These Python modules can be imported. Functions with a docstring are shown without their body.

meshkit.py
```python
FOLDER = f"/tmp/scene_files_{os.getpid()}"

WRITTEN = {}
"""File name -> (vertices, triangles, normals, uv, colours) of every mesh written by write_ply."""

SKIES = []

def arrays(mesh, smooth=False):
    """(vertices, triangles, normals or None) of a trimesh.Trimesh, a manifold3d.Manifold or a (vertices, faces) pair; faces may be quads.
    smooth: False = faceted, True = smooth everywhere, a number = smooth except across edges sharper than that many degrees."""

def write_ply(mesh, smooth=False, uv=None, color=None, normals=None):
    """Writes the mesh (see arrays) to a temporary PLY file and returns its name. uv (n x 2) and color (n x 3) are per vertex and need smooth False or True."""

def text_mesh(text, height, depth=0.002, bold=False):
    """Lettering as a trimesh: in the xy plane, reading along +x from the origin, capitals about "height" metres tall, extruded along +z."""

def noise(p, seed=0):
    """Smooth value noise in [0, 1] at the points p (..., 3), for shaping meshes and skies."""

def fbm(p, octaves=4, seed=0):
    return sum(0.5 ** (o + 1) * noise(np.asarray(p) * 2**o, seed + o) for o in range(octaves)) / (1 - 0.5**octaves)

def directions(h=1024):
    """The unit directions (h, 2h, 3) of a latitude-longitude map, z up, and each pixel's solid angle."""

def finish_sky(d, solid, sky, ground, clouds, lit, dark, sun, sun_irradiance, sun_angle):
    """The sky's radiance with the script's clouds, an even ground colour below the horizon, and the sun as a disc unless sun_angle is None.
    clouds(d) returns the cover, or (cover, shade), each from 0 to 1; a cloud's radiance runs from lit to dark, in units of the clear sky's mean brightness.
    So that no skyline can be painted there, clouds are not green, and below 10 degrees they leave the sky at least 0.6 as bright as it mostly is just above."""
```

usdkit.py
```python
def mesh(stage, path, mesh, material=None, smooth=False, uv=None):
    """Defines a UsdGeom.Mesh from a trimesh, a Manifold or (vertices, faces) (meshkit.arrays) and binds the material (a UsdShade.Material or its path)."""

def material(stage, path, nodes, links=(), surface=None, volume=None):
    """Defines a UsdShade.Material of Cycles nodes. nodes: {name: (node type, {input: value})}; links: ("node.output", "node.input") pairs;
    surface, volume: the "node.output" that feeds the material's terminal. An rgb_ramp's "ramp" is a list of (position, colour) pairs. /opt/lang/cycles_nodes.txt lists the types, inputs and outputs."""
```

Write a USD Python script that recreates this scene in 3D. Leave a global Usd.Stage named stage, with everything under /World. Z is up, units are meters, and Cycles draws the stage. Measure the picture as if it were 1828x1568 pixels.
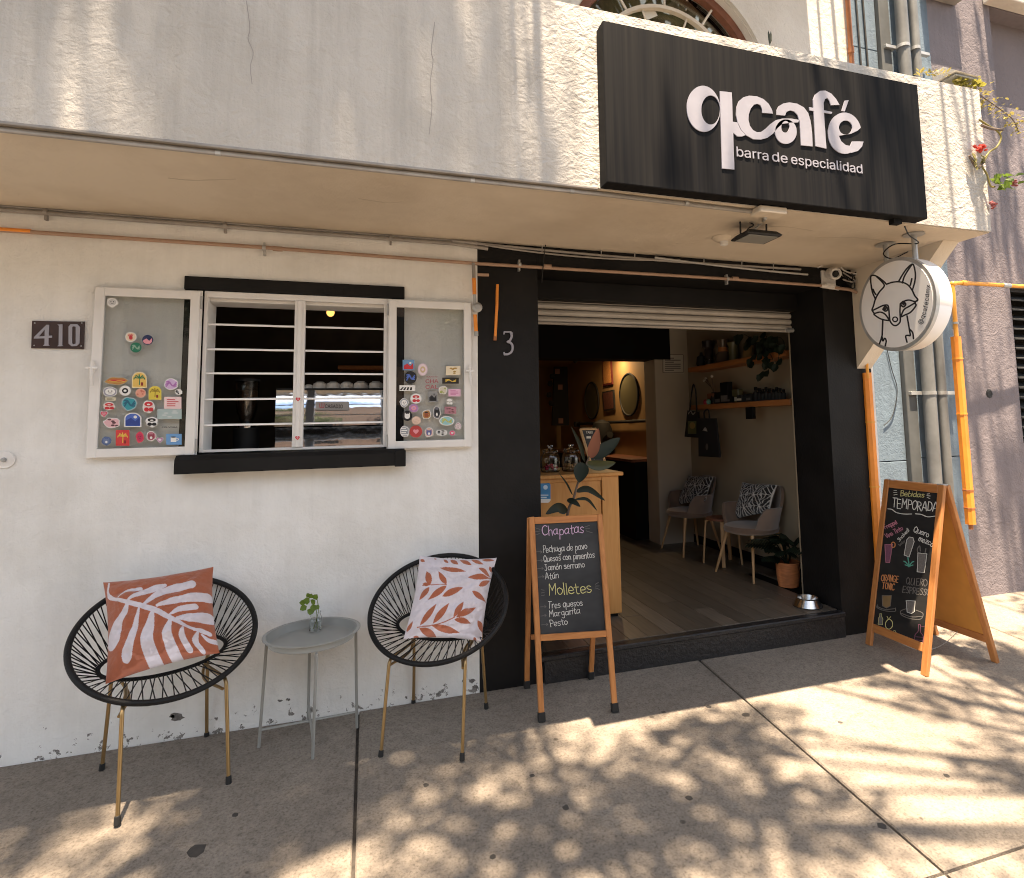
import math, random
import numpy as np
import trimesh, shapely
from shapely.geometry import Polygon, LineString, Point, box as sbox
from shapely import affinity
from shapely.ops import unary_union
import meshkit, usdkit
from pxr import Usd, UsdGeom, UsdLux, UsdShade, Gf, Sdf, Vt

stage = Usd.Stage.CreateInMemory()
UsdGeom.SetStageUpAxis(stage, UsdGeom.Tokens.z)
UsdGeom.SetStageMetersPerUnit(stage, 1.0)
UsdGeom.Xform.Define(stage, '/World')
UsdGeom.Scope.Define(stage, '/World/Looks')

# ------------------------------------------------------------------ camera
FPX, PX, PY = 1087.18, 1025.16, 651.81          # focal length and principal point in photo pixels (a cropped photograph)
YAW, PITCH, ROLL = 0.327033, 0.094373, -0.020561
EYE = np.array([0.0, -3.832686, 1.6])
fwd = np.array([math.sin(YAW) * math.cos(PITCH), math.cos(YAW) * math.cos(PITCH), math.sin(PITCH)])
rgt = np.array([math.cos(YAW), -math.sin(YAW), 0.0])
upv = np.cross(rgt, fwd)
rgt, upv = math.cos(ROLL) * rgt + math.sin(ROLL) * upv, -math.sin(ROLL) * rgt + math.cos(ROLL) * upv
cam = UsdGeom.Camera.Define(stage, '/World/camera')
AP = 36.0
cam.CreateHorizontalApertureAttr(AP)
cam.CreateVerticalApertureAttr(AP * 878 / 1024)
cam.CreateFocalLengthAttr(AP * FPX / 1828)
cam.CreateHorizontalApertureOffsetAttr((914 - PX) * AP / 1828)
cam.CreateVerticalApertureOffsetAttr((PY - 784) * AP / 1828)
cam.CreateClippingRangeAttr(Gf.Vec2f(0.05, 1000))
cam.CreateExposureAttr(2.32)
m4 = Gf.Matrix4d(*rgt, 0, *upv, 0, *(-fwd), 0, *EYE, 1)
cam.AddTransformOp().Set(m4)

# ------------------------------------------------------------------ sky and sun
SUN = np.array([-0.03, -0.21, 1.0]); SUN /= np.linalg.norm(SUN)
usdkit.material(stage, '/World/Looks/sky', {
    's': ('sky_texture', {'sky_type': 'single_scattering', 'sun_disc': False, 'sun_elevation': math.asin(SUN[2]), 'sun_rotation': math.atan2(SUN[0], SUN[1])}),
    'tc': ('texture_coordinate', {}), 'mp': ('mapping', {'scale': (2.2, 2.2, 5.0)}), 'n': ('noise_texture', {'scale': 1.4, 'detail': 7.0, 'roughness': 0.6}),
    'r': ('rgb_ramp', {'ramp': [(0.40, (0, 0, 0)), (0.62, (1, 1, 1))]}), 'h': ('hsv', {'saturation': 0.22, 'value': 1.55}), 'c': ('mix', {'mix_type': 'mix'}),
    'w': ('mix', {'mix_type': 'multiply', 'fac': 1.0, 'color2': (1.0, 0.95, 0.875)}),      # the photograph's warm white balance
    'b': ('background_shader', {'strength': 0.066})}, [('tc.generated', 'mp.vector'), ('mp.vector', 'n.vector'), ('n.fac', 'r.fac'), ('r.color', 'c.fac'), ('s.color', 'h.color'), ('s.color', 'c.color1'), ('h.color', 'c.color2'), ('c.color', 'w.color1'), ('w.color', 'b.color')], surface='b.background')
dome = UsdLux.DomeLight.Define(stage, '/World/sky')
UsdShade.MaterialBindingAPI.Apply(dome.GetPrim()).Bind(UsdShade.Material.Get(stage, '/World/Looks/sky'))
sun = UsdLux.DistantLight.Define(stage, '/World/sun')
sun.CreateIntensityAttr(1.25); sun.CreateAngleAttr(0.55); sun.CreateNormalizeAttr(True)
sun.CreateColorAttr(Gf.Vec3f(1.0, 0.80, 0.58))
zx = np.cross([0, 1, 0], SUN); zx /= np.linalg.norm(zx); zy = np.cross(SUN, zx)
sun.AddTransformOp().Set(Gf.Matrix4d(*zx, 0, *zy, 0, *SUN, 0, 0, 0, 20, 1))

# ------------------------------------------------------------------ pixel of the photograph -> point of the place
def ray(x, y):
    return rgt * (x - PX) / FPX - upv * (y - PY) / FPX + fwd

def W(x, y, X=None, Y=None, Z=None):
    v = ray(x, y)
    k, val = (0, X) if X is not None else (1, Y) if Y is not None else (2, Z)
    return EYE + v * (val - EYE[k]) / v[k]

GS, GL = 0.083, -0.006
def gz(x, y):
    return GS * min(y, 0.0) + GL * x

def G(x, y):
    v = ray(x, y); t = (GS * EYE[1] + GL * EYE[0] - EYE[2]) / (v[2] - GS * v[1] - GL * v[0])
    return EYE + v * t

def onplane(x, y, P0, n):
    v = ray(x, y); return EYE + v * (np.dot(np.asarray(P0) - EYE, n) / np.dot(v, n))

rnd = random.Random(4)
rng = np.random.default_rng(11)
cat = trimesh.util.concatenate

# ------------------------------------------------------------------ scene writing
used = {}
def unique(parent, name):
    k = (parent, name); n = used.get(k, -1) + 1; used[k] = n
    return f'{parent}/{name}' if n == 0 else f'{parent}/{name}_{n:03d}'

def pathof(p):
    return '/World' if p is None else (p if isinstance(p, str) else str(p.GetPath()))

def tag(prim, label=None, cat_=None, group=None, kind=None):
    for k, v in (('label', label), ('category', cat_), ('group', group), ('kind', kind)):
        if v: prim.SetCustomDataByKey(k, v)
    return prim

def thing(name, label, category, group=None, loc=None, rotz=0.0):
    x = UsdGeom.Xform.Define(stage, unique('/World', name))
    if loc is not None:
        x.AddTranslateOp().Set(Gf.Vec3d(*map(float, loc)))
        if rotz: x.AddRotateZOp().Set(math.degrees(rotz))
    return tag(x.GetPrim(), label, category, group)

def obj(name, mesh, mat, parent=None, label=None, smooth=False, col=None, kind=None):
    p = unique(pathof(parent), name)
    m = usdkit.mesh(stage, p, mesh, mat, smooth)
    if col is not None:
        UsdGeom.PrimvarsAPI(m).CreatePrimvar('col', Sdf.ValueTypeNames.Color3fArray, 'vertex').Set(Vt.Vec3fArray.FromNumpy(np.asarray(col, np.float32)))
    return tag(m.GetPrim(), label, kind=kind)

def single(name, mesh, mat, label, category, group=None, smooth=False, col=None):
    o = obj(name, mesh, mat, None, label, smooth, col)
    return tag(o, None, category, group)

# ------------------------------------------------------------------ shapes
def box(a, b, ch=0.0):
    a, b = np.minimum(a, b).astype(float), np.maximum(a, b).astype(float)
    if ch <= 0:
        m = trimesh.creation.box(b - a); m.apply_translation((a + b) / 2); return m
    ch = min(ch, 0.45 * (b - a).min())
    pts = []
    for sx in (0, 1):
        for sy in (0, 1):
            for sz in (0, 1):
                c = np.array([b[0] if sx else a[0], b[1] if sy else a[1], b[2] if sz else a[2]])
                d = np.array([-1 if sx else 1, -1 if sy else 1, -1 if sz else 1]) * ch
                for k in range(3):
                    q = c + d; q[k] = c[k]; pts.append(q)
    return trimesh.convex.convex_hull(np.array(pts))

def hull(pts):
    return trimesh.convex.convex_hull(np.array(pts, float))

def frame(o, x, y):
    x = np.asarray(x, float); x = x / np.linalg.norm(x)
    y = np.asarray(y, float); y = y - x * (y @ x); y /= np.linalg.norm(y)
    T = np.eye(4); T[:3, 0], T[:3, 1], T[:3, 2], T[:3, 3] = x, y, np.cross(x, y), o
    return T

def tube(pts, r, sides=8, closed=False, caps=True):
    p = np.asarray(pts, float); n = len(p)
    if closed:
        t = np.roll(p, -1, 0) - np.roll(p, 1, 0)
    else:
        t = np.gradient(p, axis=0)
    t /= np.linalg.norm(t, axis=1, keepdims=True) + 1e-12
    ref = np.array([0, 0, 1.0]) if abs(t[0][2]) < 0.9 else np.array([1.0, 0, 0])
    a = np.cross(t[0], ref); a /= np.linalg.norm(a); A = []
    for i in range(n):
        a = a - t[i] * (a @ t[i]); a /= np.linalg.norm(a) + 1e-12; A.append(a)
    A = np.array(A); B = np.cross(t, A)
    r = np.broadcast_to(r, (n,)).astype(float)
    ang = np.arange(sides) * 2 * np.pi / sides
    v = p[:, None] + r[:, None, None] * (np.cos(ang)[None, :, None] * A[:, None] + np.sin(ang)[None, :, None] * B[:, None])
    v = v.reshape(-1, 3); f = []
    m = n if closed else n - 1
    for i in range(m):
        for j in range(sides):
            a0, a1 = i * sides + j, i * sides + (j + 1) % sides
            b0, b1 = ((i + 1) % n) * sides + j, ((i + 1) % n) * sides + (j + 1) % sides
            f += [[a0, a1, b1], [a0, b1, b0]]
    if caps and not closed:
        k = len(v); v = np.vstack([v, p[0], p[-1]])
        for j in range(sides):
            f += [[k, (j + 1) % sides, j], [k + 1, (n - 1) * sides + j, (n - 1) * sides + (j + 1) % sides]]
    return trimesh.Trimesh(v, np.array(f), process=False)

def smoothline(pts, n=8):
    p = np.asarray(pts, float)
    if len(p) < 3: return p
    q = np.vstack([2 * p[0] - p[1], p, 2 * p[-1] - p[-2]]); out = []
    for i in range(1, len(q) - 2):
        for t in np.linspace(0, 1, n, endpoint=False):
            a, b, c, d = q[i - 1], q[i], q[i + 1], q[i + 2]
            out.append(0.5 * ((2 * b) + (c - a) * t + (2 * a - 5 * b + 4 * c - d) * t * t + (3 * b - a - 3 * c + d) * t ** 3))
    out.append(p[-1]); return np.array(out)

def lathe(prof, c=(0, 0, 0), sides=24, axis=None):
    """prof: (radius, height) pairs from bottom to top"""
    prof = np.asarray(prof, float); n = len(prof)
    ang = np.arange(sides) * 2 * np.pi / sides
    v = np.stack([prof[:, None, 0] * np.cos(ang), prof[:, None, 0] * np.sin(ang), np.repeat(prof[:, 1:2], sides, 1)], -1).reshape(-1, 3)
    f = []
    for i in range(n - 1):
        for j in range(sides):
            a0, a1, b0, b1 = i * sides + j, i * sides + (j + 1) % sides, (i + 1) * sides + j, (i + 1) * sides + (j + 1) % sides
            f += [[a0, a1, b1], [a0, b1, b0]]
    k = len(v); v = np.vstack([v, [0, 0, prof[0, 1]], [0, 0, prof[-1, 1]]])
    for j in range(sides):
        f += [[k, (j + 1) % sides, j], [k + 1, (n - 1) * sides + j, (n - 1) * sides + (j + 1) % sides]]
    m = trimesh.Trimesh(v, np.array(f), process=False)
    if axis is not None:
        m.apply_transform(trimesh.geometry.align_vectors([0, 0, 1], axis))
    m.apply_translation(c); return m

def ball(c, r, sub=2, sc=(1, 1, 1)):
    m = trimesh.creation.icosphere(sub, r); m.apply_scale(sc); m.apply_translation(c); return m

def polys(g):
    return [q for q in getattr(g, 'geoms', [g]) if q.geom_type == 'Polygon' and q.area > 1e-9]

def extrude(g, depth):
    return cat([trimesh.creation.extrude_polygon(q, depth, engine='earcut') for q in polys(g)])

def wallpoly(g, y0, y1):
    """polygon in (x, z) -> solid between y0 and y1"""
    m = extrude(g, abs(y1 - y0)); v = m.vertices.copy()
    m.vertices = np.stack([v[:, 0], max(y0, y1) - v[:, 2], v[:, 1]], 1); return m

def flat(g, P0, n, d0, d1):
    """polygon in photo pixels -> thin solid lying on the plane (P0, n), between d0 and d1 in front of it"""
    n = np.asarray(n, float); n = n / np.linalg.norm(n); out = []
    if n @ (EYE - np.asarray(P0)) < 0: n = -n
    for q in polys(g):
        m = trimesh.creation.extrude_polygon(q, 1.0, engine='earcut')
        v = np.array([onplane(x, y, P0, n) + n * (d1 if z > 0.5 else d0) for x, y, z in m.vertices])
        out.append(trimesh.Trimesh(v, m.faces[:, ::-1], process=False))
    return cat(out)

def crop(x0, y0, s):
    return lambda pts: [(x0 + a / s, y0 + b / s) for a, b in pts]

def stroke(pts, w, smooth=True):
    p = smoothline(pts, 6) if smooth and len(pts) > 2 else pts
    return LineString(p).buffer(w / 2, quad_segs=3)

def ell(cx, cy, rx, ry, rot=0, n=20):
    g = affinity.scale(Point(0, 0).buffer(1, quad_segs=n), rx, ry)
    return affinity.translate(affinity.rotate(g, rot, origin=(0, 0)), cx, cy)

# ------------------------------------------------------------------ materials
def matname(n): return f'/World/Looks/{n}'

def M(name, c, rough=0.55, var=0.12, scale=6.0, bump=0.0, bscale=40.0, metal=0.0, spec=0.5, detail=5.0, c2=None, stretch=None, bdist=0.01, **kw):
    c = np.array(c, float); lo = c * (1 - var); hi = np.clip(c * (1 + var), 0, 0.95)
    if c2 is not None: lo, hi = c, np.array(c2, float)
    nodes = {'tc': ('texture_coordinate', {}), 'mp': ('mapping', {'scale': stretch or (1, 1, 1)}),
             'n': ('noise_texture', {'scale': scale, 'detail': detail, 'roughness': 0.6}),
             'r': ('rgb_ramp', {'ramp': [(0.3, tuple(lo)), (0.7, tuple(hi))]}),
             'p': ('principled_bsdf', {'roughness': rough, 'metallic': metal, 'specular_ior_level': spec, **kw})}
    links = [('tc.object', 'mp.vector'), ('mp.vector', 'n.vector'), ('n.fac', 'r.fac'), ('r.color', 'p.base_color')]
    if bump:
        nodes['bn'] = ('noise_texture', {'scale': bscale, 'detail': 4.0, 'roughness': 0.6})
        nodes['b'] = ('bump', {'strength': bump, 'distance': bdist})
        links += [('mp.vector', 'bn.vector'), ('bn.fac', 'b.height'), ('b.normal', 'p.normal')]
    return usdkit.material(stage, matname(name), nodes, links, surface='p.BSDF')

def wood(name, c1, c2, rough=0.5, axis='x', sc=1.0, coat=0.0):
    st = {'x': (1.2, 14, 14), 'y': (14, 1.2, 14), 'z': (14, 14, 1.2)}[axis]
    nodes = {'tc': ('texture_coordinate', {}), 'mp': ('mapping', {'scale': tuple(s * sc for s in st)}),
             'n': ('noise_texture', {'scale': 2.2, 'detail': 6.0, 'roughness': 0.65, 'distortion': 0.8}),
             'n2': ('noise_texture', {'scale': 1.1, 'detail': 2.0}),
             'oi': ('geometry', {}),
             'r': ('rgb_ramp', {'ramp': [(0.25, c1), (0.5, tuple(np.array(c1) * .45 + np.array(c2) * .55)), (0.75, c2)]}),
             'b': ('bump', {'strength': 0.25, 'distance': 0.003}),
             'p': ('principled_bsdf', {'roughness': rough, 'coat_weight': coat})}
    return usdkit.material(stage, matname(name), nodes, [('tc.object', 'mp.vector'), ('mp.vector', 'n.vector'), ('mp.vector', 'n2.vector'), ('n.fac', 'r.fac'), ('r.color', 'p.base_color'), ('n.fac', 'b.height'), ('b.normal', 'p.normal')], surface='p.BSDF')

def colmat(name, rough=0.6, bump=0.0, bscale=300, sheen=0.0):
    nodes = {'a': ('attribute', {'attribute': 'col'}), 'p': ('principled_bsdf', {'roughness': rough, 'sheen_weight': sheen})}
    links = [('a.color', 'p.base_color')]
    if bump:
        nodes.update({'tc': ('texture_coordinate', {}), 'bn': ('noise_texture', {'scale': bscale, 'detail': 3.0}), 'b': ('bump', {'strength': bump, 'distance': 0.004})})
        links += [('tc.object', 'bn.vector'), ('bn.fac', 'b.height'), ('b.normal', 'p.normal')]
    return usdkit.material(stage, matname(name), nodes, links, surface='p.BSDF')

def plaster(name, clean, dirt, big=1.5, fine=70, bump=0.35, peel=None, streak=0.0, trowel=None, tmax=0.32):
    """painted render: slow stains, vertical streaks, fine sand relief; peel = height below which paint flakes off"""
    nodes = {'tc': ('texture_coordinate', {}),
             'n1': ('noise_texture', {'scale': big, 'detail': 6.0, 'roughness': 0.62}),
             'r1': ('rgb_ramp', {'ramp': [(0.30, dirt), (0.58, clean)]}),
             'ms': ('mapping', {'scale': (7, 7, 0.35)}), 'n2': ('noise_texture', {'scale': 1.6, 'detail': 5.0, 'roughness': 0.7}),
             'r2': ('rgb_ramp', {'ramp': [(0.30, (1 - streak,) * 3), (0.55, (1, 1, 1))]}),
             'mm': ('mix', {'mix_type': 'multiply', 'fac': 1.0}),
             'f1': ('noise_texture', {'scale': fine, 'detail': 5.0, 'roughness': 0.7}),
             'f2': ('noise_texture', {'scale': fine * 0.22, 'detail': 3.0, 'roughness': 0.5, 'distortion': 1.0}),
             'fm': ('math', {'math_type': 'multiply_add', 'value2': 1.6}),
             'b': ('bump', {'strength': bump, 'distance': 0.012}),
             'p': ('principled_bsdf', {'roughness': 0.75, 'specular_ior_level': 0.3})}
    links = [('tc.object', 'n1.vector'), ('n1.fac', 'r1.fac'), ('tc.object', 'ms.vector'), ('ms.vector', 'n2.vector'), ('n2.fac', 'r2.fac'),
             ('r1.color', 'mm.color1'), ('r2.color', 'mm.color2'), ('tc.object', 'f1.vector'), ('tc.object', 'f2.vector'),
             ('f2.fac', 'fm.value1'), ('f1.fac', 'fm.value3'), ('fm.value', 'b.height'), ('b.normal', 'p.normal')]
    last = 'mm.color'
    if trowel:
        nodes.update({'sxx': ('separate_xyz', {}), 'smr': ('map_range', {'from_min': 0.2, 'from_max': 1.0, 'to_min': 0.10, 'to_max': tmax, 'clamp': True}), 'tm': ('mapping', {'scale': (trowel, trowel, trowel * 1.5), 'rotation': (0, 0.5, 0)}), 'tn': ('noise_texture', {'scale': 1.0, 'detail': 3.0, 'distortion': 2.4}),
                      'b2': ('bump', {'strength': 0.8, 'distance': 0.03})})
        links += [('tc.object', 'sxx.vector'), ('sxx.x', 'smr.value'), ('smr.result', 'b2.strength'), ('tc.object', 'tm.vector'), ('tm.vector', 'tn.vector'), ('tn.fac', 'b2.height'), ('b.normal', 'b2.normal')]
        links = [l for l in links if l != ('b.normal', 'p.normal')] + [('b2.normal', 'p.normal')]
    if peel:
        nodes.update({'sx': ('separate_xyz', {}), 'mr': ('map_range', {'from_min': 0.02, 'from_max': peel, 'to_min': 0.437, 'to_max': 0.26, 'clamp': True}),
                      'pn': ('noise_texture', {'scale': 17.0, 'detail': 8.0, 'roughness': 0.68}), 'lt': ('math', {'math_type': 'less_than'}),
                      'pc': ('noise_texture', {'scale': 60.0, 'detail': 4.0}), 'pr': ('rgb_ramp', {'ramp': [(0.3, (0.12, 0.11, 0.10)), (0.7, (0.33, 0.31, 0.29))]}),
                      'px': ('mix', {'mix_type': 'mix'})})
        links += [('tc.object', 'sx.vector'), ('sx.z', 'mr.value'), ('tc.object', 'pn.vector'), ('pn.fac', 'lt.value1'), ('mr.result', 'lt.value2'),
                  ('tc.object', 'pc.vector'), ('pc.fac', 'pr.fac'), ('lt.value', 'px.fac'), (last, 'px.color1'), ('pr.color', 'px.color2')]
        last = 'px.color'
    links.append((last, 'p.base_color'))
    return usdkit.material(stage, matname(name), nodes, links, surface='p.BSDF')

def emit(name, c, s):
    return usdkit.material(stage, matname(name), {'e': ('emission', {'color': c, 'strength': s})}, [], surface='e.emission')

def pane(name, ior=1.5, tint=(0.93, 0.96, 0.94), rough=0.0):
    return usdkit.material(stage, matname(name), {'f': ('fresnel', {'IOR': ior}), 't': ('transparent_bsdf', {'color': tint}), 'g': ('glossy_bsdf', {'color': (1, 1, 1), 'roughness': rough}), 'x': ('mix_closure', {})},
                           [('f.fac', 'x.fac'), ('t.BSDF', 'x.closure1'), ('g.BSDF', 'x.closure2')], surface='x.closure')

def leafmat(name, c, c2, rough=0.45, trans=0.35):
    nodes = {'g': ('geometry', {}), 'r': ('rgb_ramp', {'ramp': [(0.0, c), (1.0, c2)]}), 'p': ('principled_bsdf', {'roughness': rough}), 't': ('translucent_bsdf', {}), 'x': ('mix_closure', {'fac': trans})}
    return usdkit.material(stage, matname(name), nodes, [('g.random_per_island', 'r.fac'), ('r.color', 'p.base_color'), ('r.color', 't.color'), ('p.BSDF', 'x.closure1'), ('t.BSDF', 'x.closure2')], surface='x.closure')

def concrete(name, c1, c2, bump=0.35):
    nodes = {'tc': ('texture_coordinate', {}), 'n1': ('noise_texture', {'scale': 1.1, 'detail': 7.0, 'roughness': 0.65}),
             'r1': ('rgb_ramp', {'ramp': [(0.28, c1), (0.72, c2)]}),
             'n2': ('noise_texture', {'scale': 85.0, 'detail': 3.0, 'roughness': 0.7}), 'r2': ('rgb_ramp', {'ramp': [(0.32, (0.62, 0.60, 0.58)), (0.47, (0.95, 0.95, 0.95)), (0.66, (1.15, 1.13, 1.10))]}),
             'n4': ('noise_texture', {'scale': 22.0, 'detail': 5.0, 'roughness': 0.7}), 'r4': ('rgb_ramp', {'ramp': [(0.32, (0.72, 0.71, 0.70)), (0.55, (1, 1, 1))]}),
             'v': ('voronoi_texture', {'scale': 3.2, 'randomness': 1.0}), 'rv': ('rgb_ramp', {'ramp': [(0.035, (0.35, 0.34, 0.33)), (0.05, (1, 1, 1))]}),
             'm1': ('mix', {'mix_type': 'multiply', 'fac': 1.0}), 'm2': ('mix', {'mix_type': 'multiply', 'fac': 0.75}), 'm3': ('mix', {'mix_type': 'multiply', 'fac': 0.8}),
             'mx': ('mapping', {'scale': (60, 3, 60), 'rotation': (0, 0, 0.12)}), 'n3': ('noise_texture', {'scale': 4.0, 'detail': 3.0}),
             'ad': ('math', {'math_type': 'multiply_add', 'value2': 0.6}), 'b': ('bump', {'strength': bump, 'distance': 0.006}),
             'p': ('principled_bsdf', {'roughness': 0.85, 'specular_ior_level': 0.25})}
    links = [('tc.object', x + '.vector') for x in ('n1', 'n2', 'n4', 'v', 'mx')] + [('mx.vector', 'n3.vector'), ('n1.fac', 'r1.fac'), ('n2.fac', 'r2.fac'), ('n4.fac', 'r4.fac'), ('v.distance', 'rv.fac'),
             ('r1.color', 'm1.color1'), ('r2.color', 'm1.color2'), ('m1.color', 'm2.color1'), ('rv.color', 'm2.color2'), ('m2.color', 'm3.color1'), ('r4.color', 'm3.color2'), ('m3.color', 'p.base_color'),
             ('n3.fac', 'ad.value1'), ('n2.fac', 'ad.value3'), ('ad.value', 'b.height'), ('b.normal', 'p.normal')]
    return usdkit.material(stage, matname(name), nodes, links, surface='p.BSDF')

white_wall = plaster('white_wall', (0.84, 0.838, 0.82), (0.70, 0.69, 0.66), 1.6, 75, 0.30, peel=0.22, streak=0.05)
cream_soffit = plaster('cream_soffit', (0.67, 0.59, 0.48), (0.52, 0.44, 0.34), 1.0, 90, 0.15)
parapet_mat = plaster('parapet_render', (0.60, 0.572, 0.53), (0.50, 0.472, 0.43), 1.3, 60, 0.55, streak=0.16, trowel=9)
upper_mat = plaster('upper_render', (0.72, 0.68, 0.62), (0.62, 0.57, 0.50), 1.3, 60, 0.5)
black_paint = M('black_paint', (0.008, 0.0075, 0.0075), 0.6, 0.5, 3, 0.25, 60, spec=0.25)
black_flat = M('black_flat', (0.006, 0.0057, 0.0055), 0.75, 0.3, 4, spec=0.2)
step_black = M('step_black', (0.014, 0.014, 0.016), 0.42, 0.5, 30, 0.6, 45)
mauve = plaster('mauve_render', (0.215, 0.190, 0.205), (0.175, 0.154, 0.165), 1.4, 55, 0.5, streak=0.12, trowel=22, tmax=0.16)
mauve_shaded = plaster('mauve_recess_shade', (0.20, 0.17, 0.175), (0.17, 0.145, 0.15), 1.4, 55, 0.4)  # darker copy of the mauve, shade of the recess put into the colour
bluegrey = plaster('blue_grey_sheet', (0.175, 0.235, 0.295), (0.14, 0.185, 0.23), 3.0, 120, 0.3, streak=0.22)
side_concrete = concrete('pavement_concrete', (0.190, 0.164, 0.138), (0.270, 0.236, 0.199), 0.45)
asphalt = M('asphalt', (0.055, 0.054, 0.053), 0.85, 0.3, 40, 0.5, 120)
soil = M('joint_dirt', (0.05, 0.042, 0.035), 0.95, 0.4, 30)
white_metal = M('white_metal_paint', (0.76, 0.745, 0.725), 0.42, 0.05, 5, 0.08, 120)
white_bar = M('white_bar_paint', (0.80, 0.79, 0.77), 0.4, 0.03, 5)
grey_pipe = M('grey_pipe', (0.30, 0.28, 0.26), 0.5, 0.25, 5)
copper_pipe = M('painted_gas_pipe', (0.36, 0.235, 0.165), 0.5, 0.15, 4)
galv = M('galvanised', (0.42, 0.42, 0.41), 0.45, 0.2, 6, metal=0.5)
drain_grey = M('drain_grey', (0.16, 0.165, 0.165), 0.5, 0.25, 4)
orange = M('orange_paint', (0.80, 0.27, 0.03), 0.45, 0.15, 4)
yellow_pipe = M('ochre_pipe', (0.75, 0.33, 0.04), 0.45, 0.15, 5)
rust_pipe = M('rust_pipe', (0.33, 0.12, 0.04), 0.6, 0.25, 8)
sign_black = M('sign_black', (0.0055, 0.006, 0.008), 0.65, 0.0, 2.2, spec=0.1, c2=(0.016, 0.0152, 0.0145), stretch=(22, 22, 0.35))
sign_white = M('sign_white', (0.34, 0.335, 0.385), 0.35, 0.06, 9)
drum_white = M('drum_white', (0.80, 0.78, 0.76), 0.35, 0.03, 4)
ink = M('ink_black', (0.012, 0.012, 0.014), 0.5, 0.0)
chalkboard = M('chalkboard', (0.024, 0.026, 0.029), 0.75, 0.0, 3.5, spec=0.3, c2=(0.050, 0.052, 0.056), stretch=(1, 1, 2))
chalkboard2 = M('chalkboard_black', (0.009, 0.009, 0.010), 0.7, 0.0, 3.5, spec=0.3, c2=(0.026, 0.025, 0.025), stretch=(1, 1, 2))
def chalk(name, c): return M('chalk_' + name, c, 0.95, 0.22, 160, spec=0.1)
ck_white, ck_pink, ck_yellow = chalk('white', (0.62, 0.62, 0.60)), chalk('pink', (0.45, 0.19, 0.26)), chalk('yellow', (0.55, 0.52, 0.24))
ck_orange, ck_green, ck_grey = chalk('orange', (0.55, 0.24, 0.10)), chalk('green', (0.10, 0.32, 0.26)), chalk('grey', (0.16, 0.15, 0.145))
ck_lilac, ck_mauve = chalk('lilac', (0.60, 0.42, 0.60)), chalk('mauve', (0.19, 0.08, 0.13))
board_wood = wood('board_wood', (0.33, 0.118, 0.030), (0.54, 0.235, 0.075), 0.5, 'z', 1.3)
board_wood_x = wood('board_wood_rail', (0.33, 0.118, 0.030), (0.54, 0.235, 0.075), 0.5, 'x', 1.3)
board_back = M('board_back', (0.54, 0.25, 0.05), 0.6, 0.12, 5)
counter_wood = wood('counter_pine', (0.48, 0.205, 0.05), (0.62, 0.325, 0.105), 0.45, 'z', 0.8)
shelf_wood = wood('shelf_wood', (0.30, 0.10, 0.03), (0.50, 0.20, 0.06), 0.45, 'y', 1.0)
light_wood = wood('light_leg_wood', (0.50, 0.30, 0.14), (0.62, 0.40, 0.20), 0.5, 'z', 1.0)
rim_black = M('chair_rim_plastic', (0.006, 0.006, 0.0065), 0.45, 0.2, 60, 0.35, 220, spec=0.3)
cord_black = M('chair_cord', (0.007, 0.0066, 0.007), 0.45, 0.2, spec=0.3)
gold = M('gold_leg', (0.36, 0.245, 0.115), 0.36, 0.12, 8, metal=0.85)
rubber = M('rubber_black', (0.012, 0.012, 0.012), 0.7, 0.1)
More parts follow.
